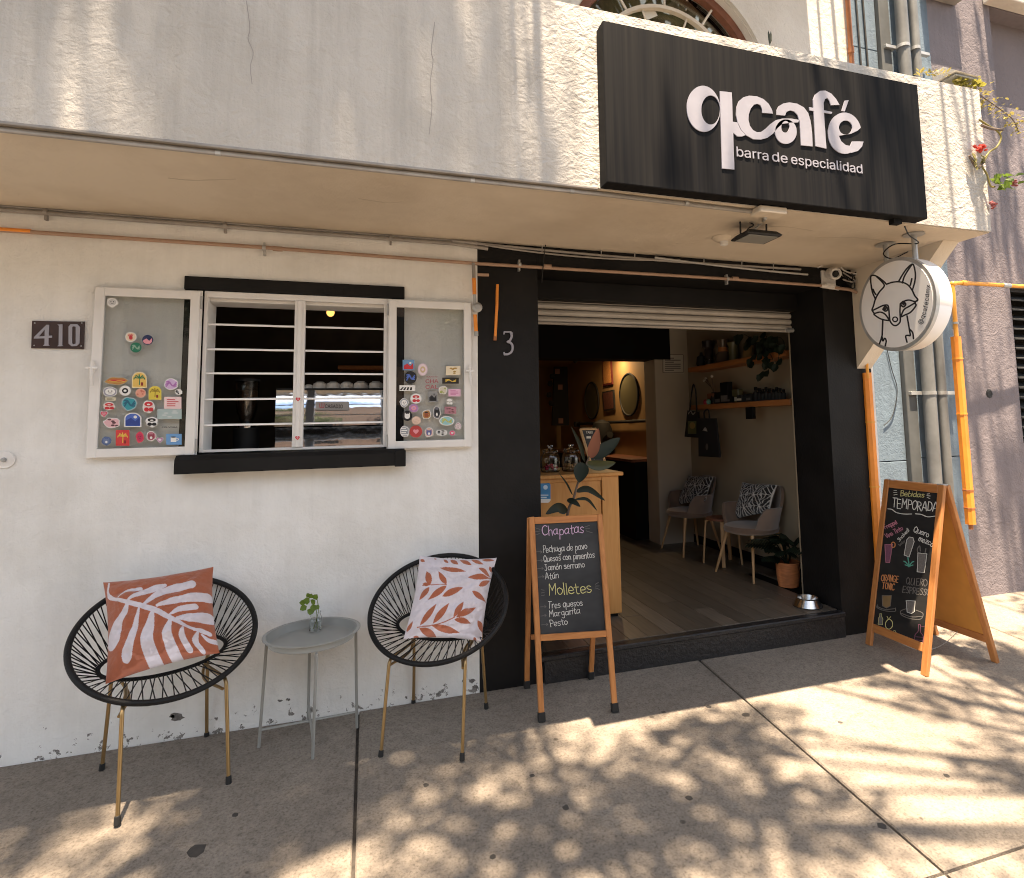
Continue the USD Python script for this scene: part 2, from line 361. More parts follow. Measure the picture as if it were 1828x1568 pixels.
table_grey = M('table_grey_paint', (0.27, 0.272, 0.255), 0.34, 0.05, 6)
glass = usdkit.material(stage, matname('clear_glass'), {'p': ('principled_bsdf', {'base_color': (0.97, 0.99, 0.98), 'roughness': 0.02, 'transmission_weight': 1.0, 'ior': 1.45})}, [], surface='p.BSDF')
pane_mat = pane('window_pane', 1.5, (0.985, 0.99, 0.98))
pane_dark = pane('dark_pane', 1.4, (0.85, 0.85, 0.78))
steel = M('polished_steel', (0.66, 0.67, 0.68), 0.10, 0.02, metal=1.0)
steel_brushed = M('bowl_steel', (0.62, 0.61, 0.60), 0.2, 0.05, metal=1.0)
chrome = M('mirror_steel', (0.75, 0.77, 0.80), 0.06, 0.0, metal=1.0, bump=0.05, bscale=3, bdist=0.05)
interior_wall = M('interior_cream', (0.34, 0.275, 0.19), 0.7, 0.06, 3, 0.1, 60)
interior_pier_lit = M('interior_pier_lit', (0.50, 0.445, 0.36), 0.7, 0.06, 3, 0.1, 60)  # wall paint made paler: the light falling on the pier is in the colour
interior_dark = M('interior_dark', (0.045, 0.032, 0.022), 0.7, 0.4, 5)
interior_ochre = M('interior_ochre', (0.34, 0.21, 0.09), 0.7, 0.1, 3)
stick = colmat('printed_sticker', 0.45)
fabric = colmat('cushion_fabric', 0.85, 0.5, 420, 0.3)
plank_mats = [wood(f'floor_plank_{k}', tuple(np.array((0.062, 0.050, 0.039)) * s), tuple(np.array((0.155, 0.127, 0.098)) * s), 0.38, 'y', 1.4) for k, s in enumerate((0.8, 1.0, 1.2))]
shell_grey = M('chair_velvet', (0.17, 0.112, 0.078), 0.85, 0.15, 9, sheen_weight=0.4)
terracotta = M('terracotta_pot', (0.48, 0.17, 0.06), 0.6, 0.25, 14, stretch=(1, 1, 4))
leaf_dark = leafmat('ficus_leaf', (0.008, 0.016, 0.006), (0.018, 0.034, 0.010), 0.6, 0.1)
leaf_red = leafmat('ficus_leaf_underside', (0.26, 0.09, 0.05), (0.30, 0.11, 0.06), 0.4, 0.1)
leaf_green = leafmat('small_leaf', (0.16, 0.24, 0.035), (0.30, 0.34, 0.05), 0.45, 0.4)
leaf_tree = leafmat('street_tree_leaf', (0.035, 0.065, 0.014), (0.10, 0.13, 0.03), 0.5, 0.3)
leaf_dry = leafmat('dry_vine_leaf', (0.30, 0.26, 0.08), (0.42, 0.34, 0.10), 0.6, 0.3)
bark = M('bark', (0.14, 0.105, 0.08), 0.9, 0.3, 8, 0.8, 20, stretch=(3, 3, 0.6))
petal_red = M('petal_red', (0.62, 0.05, 0.03), 0.6, 0.2, 50)
petal_dull = M('petal_withered', (0.30, 0.08, 0.08), 0.7, 0.2, 50)
ceramic = M('ceramic_white', (0.62, 0.58, 0.52), 0.35, 0.12, 12)
brown_plate = M('enamel_brown', (0.045, 0.022, 0.018), 0.35, 0.3, 8)
red_wood = M('red_brown_wood', (0.20, 0.075, 0.04), 0.55, 0.3, 10)
paper = M('paper', (0.62, 0.58, 0.50), 0.7, 0.04)
darkred = M('dark_red_frame', (0.12, 0.02, 0.02), 0.4, 0.2)
mirror_reflection_mat = M('mirror_painted_reflection', (0.17, 0.155, 0.095), 0.12, 0.0, metal=0.45)  # olive base colour stands in for the room reflected in the mirrors
plastic_white = M('plastic_white', (0.72, 0.70, 0.67), 0.4, 0.04)
blue_print = M('blue_print', (0.03, 0.20, 0.50), 0.4, 0.05)
black_cloth = M('black_cloth', (0.012, 0.012, 0.013), 0.9, 0.2)
curtain = M('olive_curtain', (0.16, 0.135, 0.055), 0.8, 0.35, 1.5, stretch=(14, 1, 0.5))
shutter_mat = M('shutter_metal', (0.42, 0.385, 0.345), 0.45, 0.12, 4)

# ================================================================== GROUND
KERB = -4.7
road = obj('ground', box((-150, -150, -0.65), (150, KERB - 0.16, -0.53)), asphalt, kind='structure')
tag(road, 'grey asphalt street running past the pavement')
walk = tag(UsdGeom.Xform.Define(stage, '/World/sidewalk').GetPrim(), 'sloping concrete pavement of cast slabs with dark joints', kind='structure')
def slab(x0, x1, y0, y1, t0=0.0, t1=-0.14):
    c = 0.006
    def q(x, y, z): return (x, y, gz(x, y) + z)
    top = [q(x, y, t0) for x in (x0 + c, x1 - c) for y in (y0 + c, y1 - c)]
    mid = [q(x, y, t0 - c) for x in (x0, x1) for y in (y0, y1)]
    bot = [q(x, y, t1) for x in (x0, x1) for y in (y0, y1)]
    return hull(top + mid + bot)
YC = G(1761, 1531)[1]
JW = 0.007
xs = [-9, -2.6, -0.035, 2.142, 4.6, 7.2, 11]
for i in range(len(xs) - 1):
    for (y0, y1) in ((YC + JW, -0.004), (KERB, YC - JW)):
        obj('slab', slab(xs[i] + JW, xs[i + 1] - JW, y0, y1), side_concrete, walk)
obj('joint_filling', slab(-9, 11, KERB, -0.004, -0.016, -0.15), soil, walk)
obj('slab', slab(3.84, 11, -0.002, 0.36, 0.0), side_concrete, walk, 'strip of pavement running up to the mauve building')
obj('kerb', hull([(x, y, gz(x, KERB) + z) for x in (-9, 11) for y, z in ((KERB - 0.155, -0.02), (KERB - 0.14, 0), (KERB - 0.004, 0), (KERB - 0.004, -0.3), (KERB - 0.155, -0.3))]), side_concrete, walk)

stain = M('gum_spot', (0.045, 0.04, 0.036), 0.8, 0.3, 30)
rg = random.Random(14)
for (x, y, rx) in ((350, 1519, 11), (1332, 1276, 7), (1265, 1262, 5), (1500, 1290, 4), (950, 1385, 4), (1230, 1425, 5), (1690, 1385, 5), (760, 1402, 4), (1010, 1442, 5), (420, 1455, 4), (1575, 1475, 6), (880, 1530, 4)):
    c0 = G(x, y); k = rx * 0.0032
    ring = [(c0[0] + k * (1 + .25 * rg.uniform(-1, 1)) * math.cos(a), c0[1] + k * (1 + .25 * rg.uniform(-1, 1)) * math.sin(a)) for a in np.linspace(0, 2 * np.pi, 11)[:-1]]
    obj('gum_spot', hull([(a, b, gz(a, b) + z) for a, b in ring for z in (0.0006, -0.002)]), stain, walk)

# ================================================================== CAFE BUILDING
cafe = thing('cafe_building', 'white rendered cafe building with black door surround and deep balcony', 'building')
SOF, SO = 2.78, -1.05
wallg = sbox(-9, -0.2, 0.655, SOF).difference(sbox(-0.971, 1.468, 0.205, 2.3768))
obj('front_wall', wallpoly(wallg, 0, 0.22), white_wall, cafe, 'white painted wall with flaking paint at its foot')
obj('pilaster', wallpoly(sbox(0.656, -0.2, 1.055, SOF), 0.0, 0.42), black_paint, cafe, 'black painted pilaster left of the doorway')
obj('pilaster', wallpoly(sbox(3.372, -0.2, 3.80, SOF), 0.0, 0.42), black_paint, cafe, 'black painted pilaster right of the doorway')
obj('door_lintel', wallpoly(sbox(1.056, 2.63, 3.371, SOF), 0.0, 0.40), black_paint, cafe)
obj('shutter_box', box((1.057, 0.30, 2.49), (3.371, 0.62, 2.628), 0.004), black_paint, cafe)
obj('doorstep', cat([hull([(x, y, z) for x in (1.056, 3.371) for y, z in ((-0.035, -0.2), (-0.03, 0.135), (0.42, -0.2), (0.42, 0.135))]),
                     box((1.02, -0.045, 0.128), (3.371, 0.03, 0.160), 0.006)]), step_black, cafe)
obj('window_lintel', box((-0.97, -0.02, 2.377), (0.204, 0.2, 2.452), 0.003), black_paint, cafe)
obj('window_sill', cat([hull([(x, y, z) for x in (-0.962, 0.206) for y, z in ((-0.10, 1.372), (-0.10, 1.445), (-0.07, 1.468), (0.2, 1.47), (0.2, 1.372))]), box((0.15, -0.106, 1.366), (0.212, 0.1, 1.46), 0.003)]), black_paint, cafe)
obj('window_band', box((-0.97, -0.0035, 1.469), (-0.8735, 0.1, 2.3765)), black_paint, cafe, 'black painted band left of the service window')
obj('window_band', box((0.1075, -0.0035, 1.469), (0.204, 0.1, 2.3765)), black_paint, cafe, 'black painted band right of the service window')
# balcony: soffit slab and parapet in one L-shaped section
prof = Polygon([(SO, SOF), (0.0, SOF), (0.0, 2.93), (-0.95, 2.93), (-0.95, 3.744), (-0.957, 3.75), (SO + 0.007, 3.75), (SO, 3.744)])
def along_x(g, x0, x1):
    m = extrude(g, x1 - x0); v = m.vertices; m.vertices = np.stack([x0 + v[:, 2], v[:, 0], v[:, 1]], 1); m.invert() if m.volume < 0 else None; return m
obj('balcony', along_x(prof, -9, 3.825), parapet_mat, cafe, 'rough plastered balcony parapet over the shopfront')
obj('soffit', box((-9, SO + 0.012, SOF - 0.005), (3.82, -0.001, SOF - 0.001)), cream_soffit, cafe)
br = Polygon([(-0.002, 1.98), (-0.002, SOF - 0.006), (-0.84, SOF - 0.006)])
obj('corbel', along_x(br, 3.66, 3.80), cream_soffit, cafe, 'sloping white corbel carrying the balcony end')
obj('end_wall', box((3.802, 0.0, -0.2), (3.822, 0.34, SOF)), white_wall, cafe)
# upper wall with arched window
AC, AZ, AR = 2.12, 4.18, 0.88
upg = sbox(-9, 2.93, 3.79, 8.0).difference(Point(AC, AZ).buffer(AR - 0.055, quad_segs=32).union(sbox(AC - AR + 0.055, 3.2, AC + AR - 0.055, AZ)))
obj('upper_wall', wallpoly(upg, 0.0, 0.25), upper_mat, cafe)
arch = lambda r: Point(AC, AZ).buffer(r, quad_segs=40).union(sbox(AC - r, 3.2, AC + r, AZ))
aw = obj('arched_window', wallpoly(arch(AR).difference(arch(AR - 0.05)), -0.03, 0.05), upper_mat, cafe, 'arched window with radiating bars above the sign')
obj('frame', wallpoly(arch(AR - 0.056).difference(arch(AR - 0.115)), 0.06, 0.12), red_wood, aw)
obj('frame', wallpoly(arch(AR - 0.30).difference(arch(AR - 0.328)), 0.07, 0.11), cream_soffit, aw)
for a in (57, 90, 123):
    d = np.array([math.cos(math.radians(a)), 0, math.sin(math.radians(a))]); c0 = np.array([AC, 0.09, AZ])
    obj('glazing_bar', tube([c0 + d * (AR - 0.30), c0 + d * (AR - 0.118)], 0.010, 6), cream_soffit, aw)
for a in (70, 110):
    d = np.array([math.cos(math.radians(a)), 0, math.sin(math.radians(a))]); c0 = np.array([AC, 0.09, AZ])
    obj('glazing_bar', tube([c0, c0 + d * (AR - 0.330)], 0.008, 6), cream_soffit, aw)
obj('pane', wallpoly(arch(AR - 0.118), 0.125, 0.131), pane_dark, aw)
obj('curtain', wallpoly(arch(AR - 0.06), 0.20, 0.215), curtain, aw)
pp = [W(*p, Y=0.115) for p in ((1147, 20), (1166, 12), (1174, 28), (1155, 36))]
obj('paper_note', hull(pp + [p + np.array([0, 0.004, 0]) for p in pp]), paper, aw)
obj('upper_balcony', box((-9, -1.2, 6.0), (3.35, -0.002, 6.25), 0.01), cream_soffit, cafe)
# cracks and stains on the parapet
for k, pts in enumerate(([(440, 2), (446, 50), (443, 70), (452, 95), (447, 120), (450, 150)], [(776, 40), (770, 90), (773, 110), (768, 150), (771, 190), (766, 240)])):
    obj('crack', flat(stroke(pts, 1.0), (0, SO, 0), (0, -1, 0), 0.0005, 0.0012), grey_pipe, cafe)
for pts in ([(1310, 420), (1345, 408), (1400, 405), (1450, 412)], [(1455, 425), (1520, 424), (1580, 430)], [(300, 318), (345, 322), (420, 320)], [(640, 355), (690, 362), (720, 360)]):
    obj('crack', flat(stroke(pts, 0.9), (0, 0, SOF - 0.0052), (0, 0, -1), 0.0002, 0.0008), M('crack_%d' % pts[0][0], (0.50, 0.43, 0.34), 0.9), cafe)
chip = M('chipped_render', (0.16, 0.15, 0.14), 0.95, 0.35, 60, 0.6, 80)
def chipat(x, y, r, seed):
    q_ = random.Random(seed); return flat(Polygon([(x + r * (1 + .45 * q_.uniform(-1, 1)) * math.cos(a), y + .6 * r * (1 + .45 * q_.uniform(-1, 1)) * math.sin(a)) for a in np.linspace(0, 2 * np.pi, 14)[:-1]]).buffer(0), (0, 0, 0), (0, -1, 0), 0.0003, 0.0012)
for k, (x, y, r) in enumerate(((316, 1281, 11), (308, 1279, 5), (500, 1251, 4), (515, 1249, 4), (842, 1216, 6), (848, 1226, 5), (290, 246, 0))):
    if r: obj('chip', chipat(x, y, r, k), chip, cafe)
# room behind
RX = 3.70
room = cafe
obj('interior_wall', box((RX, 0.42, 0.0), (RX + 0.1, 2.75, SOF)), interior_wall, room, 'cream interior wall behind the shelves')
obj('interior_wall', box((3.372, 0.425, 0.0), (RX, 0.437, SOF)), interior_wall, room)
obj('interior_pier', box((3.25, 2.75, 0.0), (RX + 0.1, 3.05, SOF), 0.004), interior_pier_lit, room)
obj('interior_wall', box((3.45, 3.05, 0.0), (3.55, 7.2, SOF)), interior_ochre, room, 'ochre interior wall with oval mirrors')
obj('interior_wall', box((-3, 7.2, 0.0), (3.6, 7.3, SOF)), interior_ochre, room)
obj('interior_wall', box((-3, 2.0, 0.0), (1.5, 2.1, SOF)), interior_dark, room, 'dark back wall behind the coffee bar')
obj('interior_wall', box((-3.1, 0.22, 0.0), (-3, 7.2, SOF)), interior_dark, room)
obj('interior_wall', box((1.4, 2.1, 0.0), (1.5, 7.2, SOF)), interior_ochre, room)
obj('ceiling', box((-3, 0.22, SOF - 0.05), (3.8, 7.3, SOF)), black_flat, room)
obj('ceiling', box((1.5, 3.06, 2.66), (3.45, 7.2, 2.70)), interior_ochre, room)
obj('ceiling_beam', box((1.1, 2.74, 2.335), (3.46, 3.04, SOF - 0.05)), black_flat, room)
obj('skirting', box((RX - 0.012, 0.48, 0.16), (RX - 0.001, 2.74, 0.25)), black_flat, room)
floor = tag(UsdGeom.Xform.Define(stage, '/World/floor').GetPrim(), 'dark wooden plank floor inside the cafe', kind='structure')
obj('subfloor', box((-3, 0.425, 0.10), (3.69, 7.2, 0.145)), black_flat, floor)
px0 = 0.95
k = 0
while px0 < RX - 0.02:
    y = 0.035 - rnd.random() * 0.0
    first = True
    w = min(0.142, RX - px0)
    while y < 3.4:
        L = rnd.uniform(0.35, 1.25) if first else rnd.uniform(1.0, 1.4)
        first = False
        xa, xb = max(px0 + 0.001, 1.058), px0 + w - 0.001
        if y < 0.42: xb = min(xb, 3.369)
        if xb - xa > 0.02:
            h = rnd.uniform(0, 0.0012)
            obj('plank', box((xa, y + 0.001, 0.146), (xb, y + L - 0.001, 0.160 + h), 0.0015), plank_mats[rnd.randrange(3)], floor)
        y += L
    px0 += w
obj('far_floor', box((1.5, 3.3, 0.1452), (3.45, 7.2, 0.156)), plank_mats[0], floor)

# roller shutter
sh = thing('roller_shutter', 'pale metal roller shutter rolled up under the door lintel', 'roller shutter')
zc = 2.335
for kk in range(4):
    n = 8; yy = [0.40, 0.388, 0.384, 0.388, 0.40, 0.405]; zz = [0, 0.008, 0.022, 0.036, 0.044, 0.046]
    pts = [(x, y, zc + z) for x in (1.06, 3.37) for y, z in zip(yy, zz)] + [(x, 0.412, zc + z) for x in (1.06, 3.37) for z in (0, 0.046)]
    obj('slat', hull(pts), shutter_mat, sh)
    zc += 0.0505
obj('bottom_rail', box((1.06, 0.375, 2.318), (3.37, 0.412, 2.333), 0.003), shutter_mat, sh)
obj('lock_bolt', tube([(3.30, 0.37, 2.332), (3.368, 0.37, 2.332)], 0.018, 10), galv, sh, smooth=30)

# ================================================================== SERVICE WINDOW
win = thing('service_window', 'white steel service window with bars and two stickered casements thrown open', 'window')
def bar(a, b, ch=0.002): return box(a, b, ch)
wx0, wx1, wz0, wz1 = -0.871, 0.105, 1.479, 2.374
fy0, fy1 = -0.012, 0.03
obj('frame', cat([bar((wx0, fy0, wz1 - 0.034), (wx1, fy1, wz1)), bar((wx0, fy0, wz0), (wx1, fy1, wz0 + 0.014)), bar((wx0, fy0 - 0.001, wz0), (wx0 + 0.018, fy1, wz1)), bar((wx1 - 0.020, fy0 - 0.001, wz0), (wx1, fy1, wz1)),
                  bar((wx0, 0.032, wz1 - 0.05), (wx1, 0.2, wz1 - 0.001)), bar((wx0, 0.031, wz0), (wx0 + 0.016, 0.2, wz1 - 0.051)), bar((wx1 - 0.014, 0.031, wz0), (wx1, 0.2, wz1 - 0.051))]), white_metal, win)
obj('mullion', cat([bar((-0.409, fy0 - 0.006, wz0 + 0.015), (-0.353, fy1 - 0.004, wz1 - 0.035)), bar((-0.392, fy0 - 0.014, wz0 + 0.015), (-0.370, fy0 - 0.0065, wz1 - 0.036))]), white_metal, win)
for kk, z in enumerate((2.190, 2.050, 1.915, 1.770, 1.627)):
    for xa, xb in ((wx0 + 0.019, -0.410), (-0.352, wx1 - 0.021)):
        obj('bar', tube([(xa, 0.012, z), (xb, 0.012, z)], 0.0062, 8), white_bar, win, smooth=30)
def heart(cx, cy, s):
    t = np.linspace(0, 2 * np.pi, 40)
    return Polygon([(cx + s * 16 * math.sin(a) ** 3 / 17, cy - s * (13 * math.cos(a) - 5 * math.cos(2 * a) - 2 * math.cos(3 * a) - math.cos(4 * a)) / 17) for a in t])

def printed(layers, P0, n, step=0.0004, base=0.0006):
    """layers: (pixel polygon, colour) from the bottom up -> one thin printed mesh and its vertex colours"""
    ms, cs = [], []
    for k, (g, c) in enumerate(layers):
        if g.is_empty: continue
        m = flat(g, P0, n, 0.0 if k == 0 else base + (k - 1) * step, base + k * step)
        ms.append(m); cs.append(np.tile(c, (len(m.vertices), 1)))
    return cat(ms), np.vstack(cs)

def casement(x0, x1, z0, z1, yb, latch_left, label):
    fr = 0.045
    c = obj('casement', cat([bar((x0, yb, z0), (x0 + fr, yb + 0.028, z1), 0.003), bar((x1 - fr, yb, z0), (x1, yb + 0.028, z1), 0.003), bar((x0 + fr - 0.001, yb + 0.0015, z0 + 0.001), (x1 - fr + 0.001, yb + 0.0265, z0 + fr), 0.002), bar((x0 + fr - 0.001, yb + 0.0015, z1 - fr), (x1 - fr + 0.001, yb + 0.0265, z1 - 0.001), 0.002),
                             bar((x0 + 0.006, yb + 0.029, z0 - 0.010), (x1 - 0.006, yb + 0.034, z1 + 0.004), 0.0)if False else bar((x0 - 0.007, yb + 0.0285, z0 - 0.009), (x0 + 0.02, yb + 0.033, z1 + 0.008), 0.001), bar((x1 - 0.02, yb + 0.0285, z0 - 0.009), (x1 + 0.007, yb + 0.033, z1 + 0.008), 0.001),
                             bar((x0 + 0.021, yb + 0.0285, z0 - 0.009), (x1 - 0.021, yb + 0.033, z0 + 0.02), 0.001), bar((x0 + 0.021, yb + 0.0285, z1 - 0.02), (x1 - 0.021, yb + 0.033, z1 + 0.008), 0.001)]), white_metal, win, label)
    obj('pane', box((x0 + fr - 0.008, yb + 0.012, z0 + fr - 0.008), (x1 - fr + 0.008, yb + 0.016, z1 - fr + 0.008)), pane_mat, c)
    lx = x0 + 0.012 if latch_left else x1 - 0.012
    lz = z0 + 0.52 * (z1 - z0)
    s = -1 if latch_left else 1
    obj('latch', cat([box((lx - 0.014, yb - 0.010, lz - 0.02), (lx + 0.014, yb + 0.001, lz + 0.02), 0.004), tube([(lx - 0.025, yb - 0.016, lz), (lx + 0.022, yb - 0.016, lz)], 0.007, 8),
                      tube([(lx, yb - 0.016, lz), (lx + 0.003, yb - 0.022, lz - 0.05), (lx + 0.008, yb - 0.02, lz - 0.095)], [0.008, 0.009, 0.005], 8), tube([(lx, yb - 0.012, lz), (lx, yb - 0.012, lz + 0.035)], 0.009, 8)]), galv if False else white_metal, c, smooth=40)
    for hz in (z0 + 0.05, z1 - 0.06):
        hx = x1 + 0.004 if latch_left else x0 - 0.004
        obj('hinge', tube([(hx, yb + 0.02, hz - 0.035), (hx, yb + 0.02, hz + 0.035)], 0.007, 8), galv, c, smooth=40)
    return c
YB = -0.052
casL = casement(-1.368, -0.884, 1.470, 2.363, YB, True, 'left casement swung flat against the white wall')
casR = casement(0.112, 0.606, 1.467, 2.364, YB, False, 'right casement swung flat against the white wall')
PL = (0, YB + 0.0118, 0); PN = (0, -1, 0)
RED, PINK, TEAL, GOLD_, NAVY, WHT, BLK, GRN, BLU, PUR, TAN, ORG = (0.55, 0.03, 0.04), (0.75, 0.32, 0.38), (0.04, 0.30, 0.36), (0.75, 0.52, 0.08), (0.02, 0.03, 0.10), (0.80, 0.79, 0.77), (0.012, 0.012, 0.014), (0.01, 0.17, 0.09), (0.08, 0.15, 0.50), (0.40, 0.16, 0.45), (0.55, 0.42, 0.24), (0.72, 0.25, 0.06)
def sticker(parent, cf, cx, cy, w, h, shape, border, inner, motif, mc, label, seed=0):
    (x, y), = cf([(cx, cy)]); (x1, y1), = cf([(cx + w, cy + h)]); w, h = x1 - x, y1 - y
    r = random.Random(seed * 7 + int(cx) * 31 + int(cy))
    def blob(k, nn=14, j=0.22):
        return affinity.translate(Polygon(smoothline([(w / 2 * k * math.cos(a) * (1 - j * r.random()), h / 2 * k * math.sin(a) * (1 - j * r.random())) for a in np.linspace(0, 2 * np.pi, nn)], 3)).buffer(0), x, y)
    def shp(k):
        if shape == 'o': return ell(x, y, w / 2 * k, h / 2 * k)
        if shape == 'r': return sbox(x - w / 2 * k, y - h / 2 * k, x + w / 2 * k, y + h / 2 * k).buffer(0.08 * w).intersection(sbox(x - w / 2, y - h / 2, x + w / 2, y + h / 2))
        if shape == 'a': return ell(x, y - h * 0.08 * k, w / 2 * k, h * 0.42 * k).union(sbox(x - w / 2 * k, y - 0.05 * h, x + w / 2 * k, y + h / 2 * k))
        if shape == 'h': return heart(x, y, w / 2 * k)
        return None
    if shape == 'b':
        base = blob(1.0); inn = base.buffer(-0.06 * min(w, h))
    else:
        base, inn = shp(1.0), shp(0.86)
    layers = [(base, border), (inn, inner)]
    u = 0.86
    if motif == 'lines':
        layers += [(unary_union([sbox(x - w * .34, y - h * .3 + q * h * .17, x + w * (.1 + .24 * r.random()), y - h * .3 + q * h * .17 + h * .07) for q in range(4)]).intersection(inn), mc)]
    elif motif == 'ring':
        layers += [(ell(x, y, w * .27, h * .27), mc), (ell(x, y, w * .13, h * .11), border)]
    elif motif == 'hand':
        layers += [(unary_union([ell(x, y + h * .08, w * .16, h * .2)] + [stroke([(x, y + h * .05), (x + w * q * .3, y - h * (.3 - abs(q) * .12))], w * .07, False) for q in (-.8, -.3, .15, .6)]), mc)]
    elif motif == 'palm':
        layers += [(unary_union([stroke([(x, y + h * .3), (x + w * .03, y - h * .1)], w * .06, False)] + [stroke([(x + w * .03, y - h * .1), (x + w * .3 * math.cos(a), y - h * .1 - h * .22 * math.sin(a)), (x + w * .36 * math.cos(a), y - h * .02 - h * .2 * math.sin(a))], w * .07) for a in (0.1, .8, 1.6, 2.3, 3.0)]), mc), (sbox(x + w * .1, y + h * .15, x + w * .25, y + h * .36), (0.25, 0.03, 0.02))]
    elif motif == 'cat':
        layers += [(ell(x, y + h * .05, w * .27, h * .25).union(Polygon([(x - w * .27, y), (x - w * .25, y - h * .33), (x - w * .05, y - h * .1)])).union(Polygon([(x + w * .27, y), (x + w * .25, y - h * .33), (x + w * .05, y - h * .1)])), mc), (ell(x, y + h * .12, w * .11, h * .12), WHT)]
    elif motif == 'face':
        layers += [(ell(x, y, w * .3, h * .3), mc), (unary_union([ell(x - w * .1, y - h * .05, w * .04, h * .05), ell(x + w * .1, y - h * .05, w * .04, h * .05), sbox(x - w * .1, y + h * .1, x + w * .1, y + h * .14)]), BLK)]
    elif motif == 'cup':
        layers += [(sbox(x - w * .2, y - h * .2, x + w * .15, y + h * .25).union(ell(x + w * .2, y, w * .12, h * .12).difference(ell(x + w * .2, y, w * .06, h * .07))), mc), (ell(x - w * .03, y - h * .2, w * .17, h * .06), BLK)]
    elif motif == 'crab':
        layers += [(unary_union([ell(x, y - h * .18, w * .3, h * .16), ell(x - w * .15, y + h * .2, w * .17, h * .15), ell(x + w * .18, y + h * .2, w * .17, h * .14)]), mc), (ell(x, y - h * .15, w * .12, h * .05), WHT)]
    elif motif == 'hills':
        layers += [(Polygon([(x - w * .4, y + h * .4), (x - w * .4, y + h * .05), (x - w * .1, y - h * .15), (x + w * .15, y + h * .1), (x + w * .4, y - h * .2), (x + w * .4, y + h * .4)]).intersection(inn), mc), (ell(x + w * .15, y - h * .2, w * .1, h * .1).intersection(inn), border)]
    elif motif == 'heart':
        layers += [(heart(x, y, w * .24), mc)]
    elif motif == 'dots':
        layers += [(unary_union([ell(x + w * (r.random() - .5) * .6, y + h * (r.random() - .5) * .6, w * .1, h * .08) for _ in range(6)]).intersection(inn), mc)]
    elif motif == 'swirl':
        layers += [(unary_union([stroke([(x - w * .3, y + h * (.2 - .2 * q)), (x - w * .1, y - h * (.1 + .05 * q)), (x + w * .1, y + h * .12), (x + w * .32, y - h * (.15 - .15 * q))], h * .09) for q in (0, 1, 2)]).intersection(inn), mc)]
    elif motif == 'stripes':
        layers += [(unary_union([Polygon([(x + w * q, y - h * .15), (x + w * (q + .1), y - h * .15), (x + w * (q * 1.25 + .04), y + h * .35), (x + w * (q * 1.25 - .09), y + h * .35)]) for q in (-.32, -.15, .02, .2)]), mc)]
    elif motif == 'hot':
        layers += [(ell(x, y, w * .42, h * .2), (0.55, 0.33, 0.08)), (ell(x, y - h * .06, w * .36, h * .12), mc), (stroke([(x - w * .3, y - h * .05), (x - w * .1, y + h * .05), (x + w * .1, y - h * .05), (x + w * .3, y + h * .04)], h * .06), GOLD_)]
    m, c = printed(layers, PL, PN)
    obj('sticker', m, stick, parent, label, col=c)
cl = crop(150, 500, 4.752)
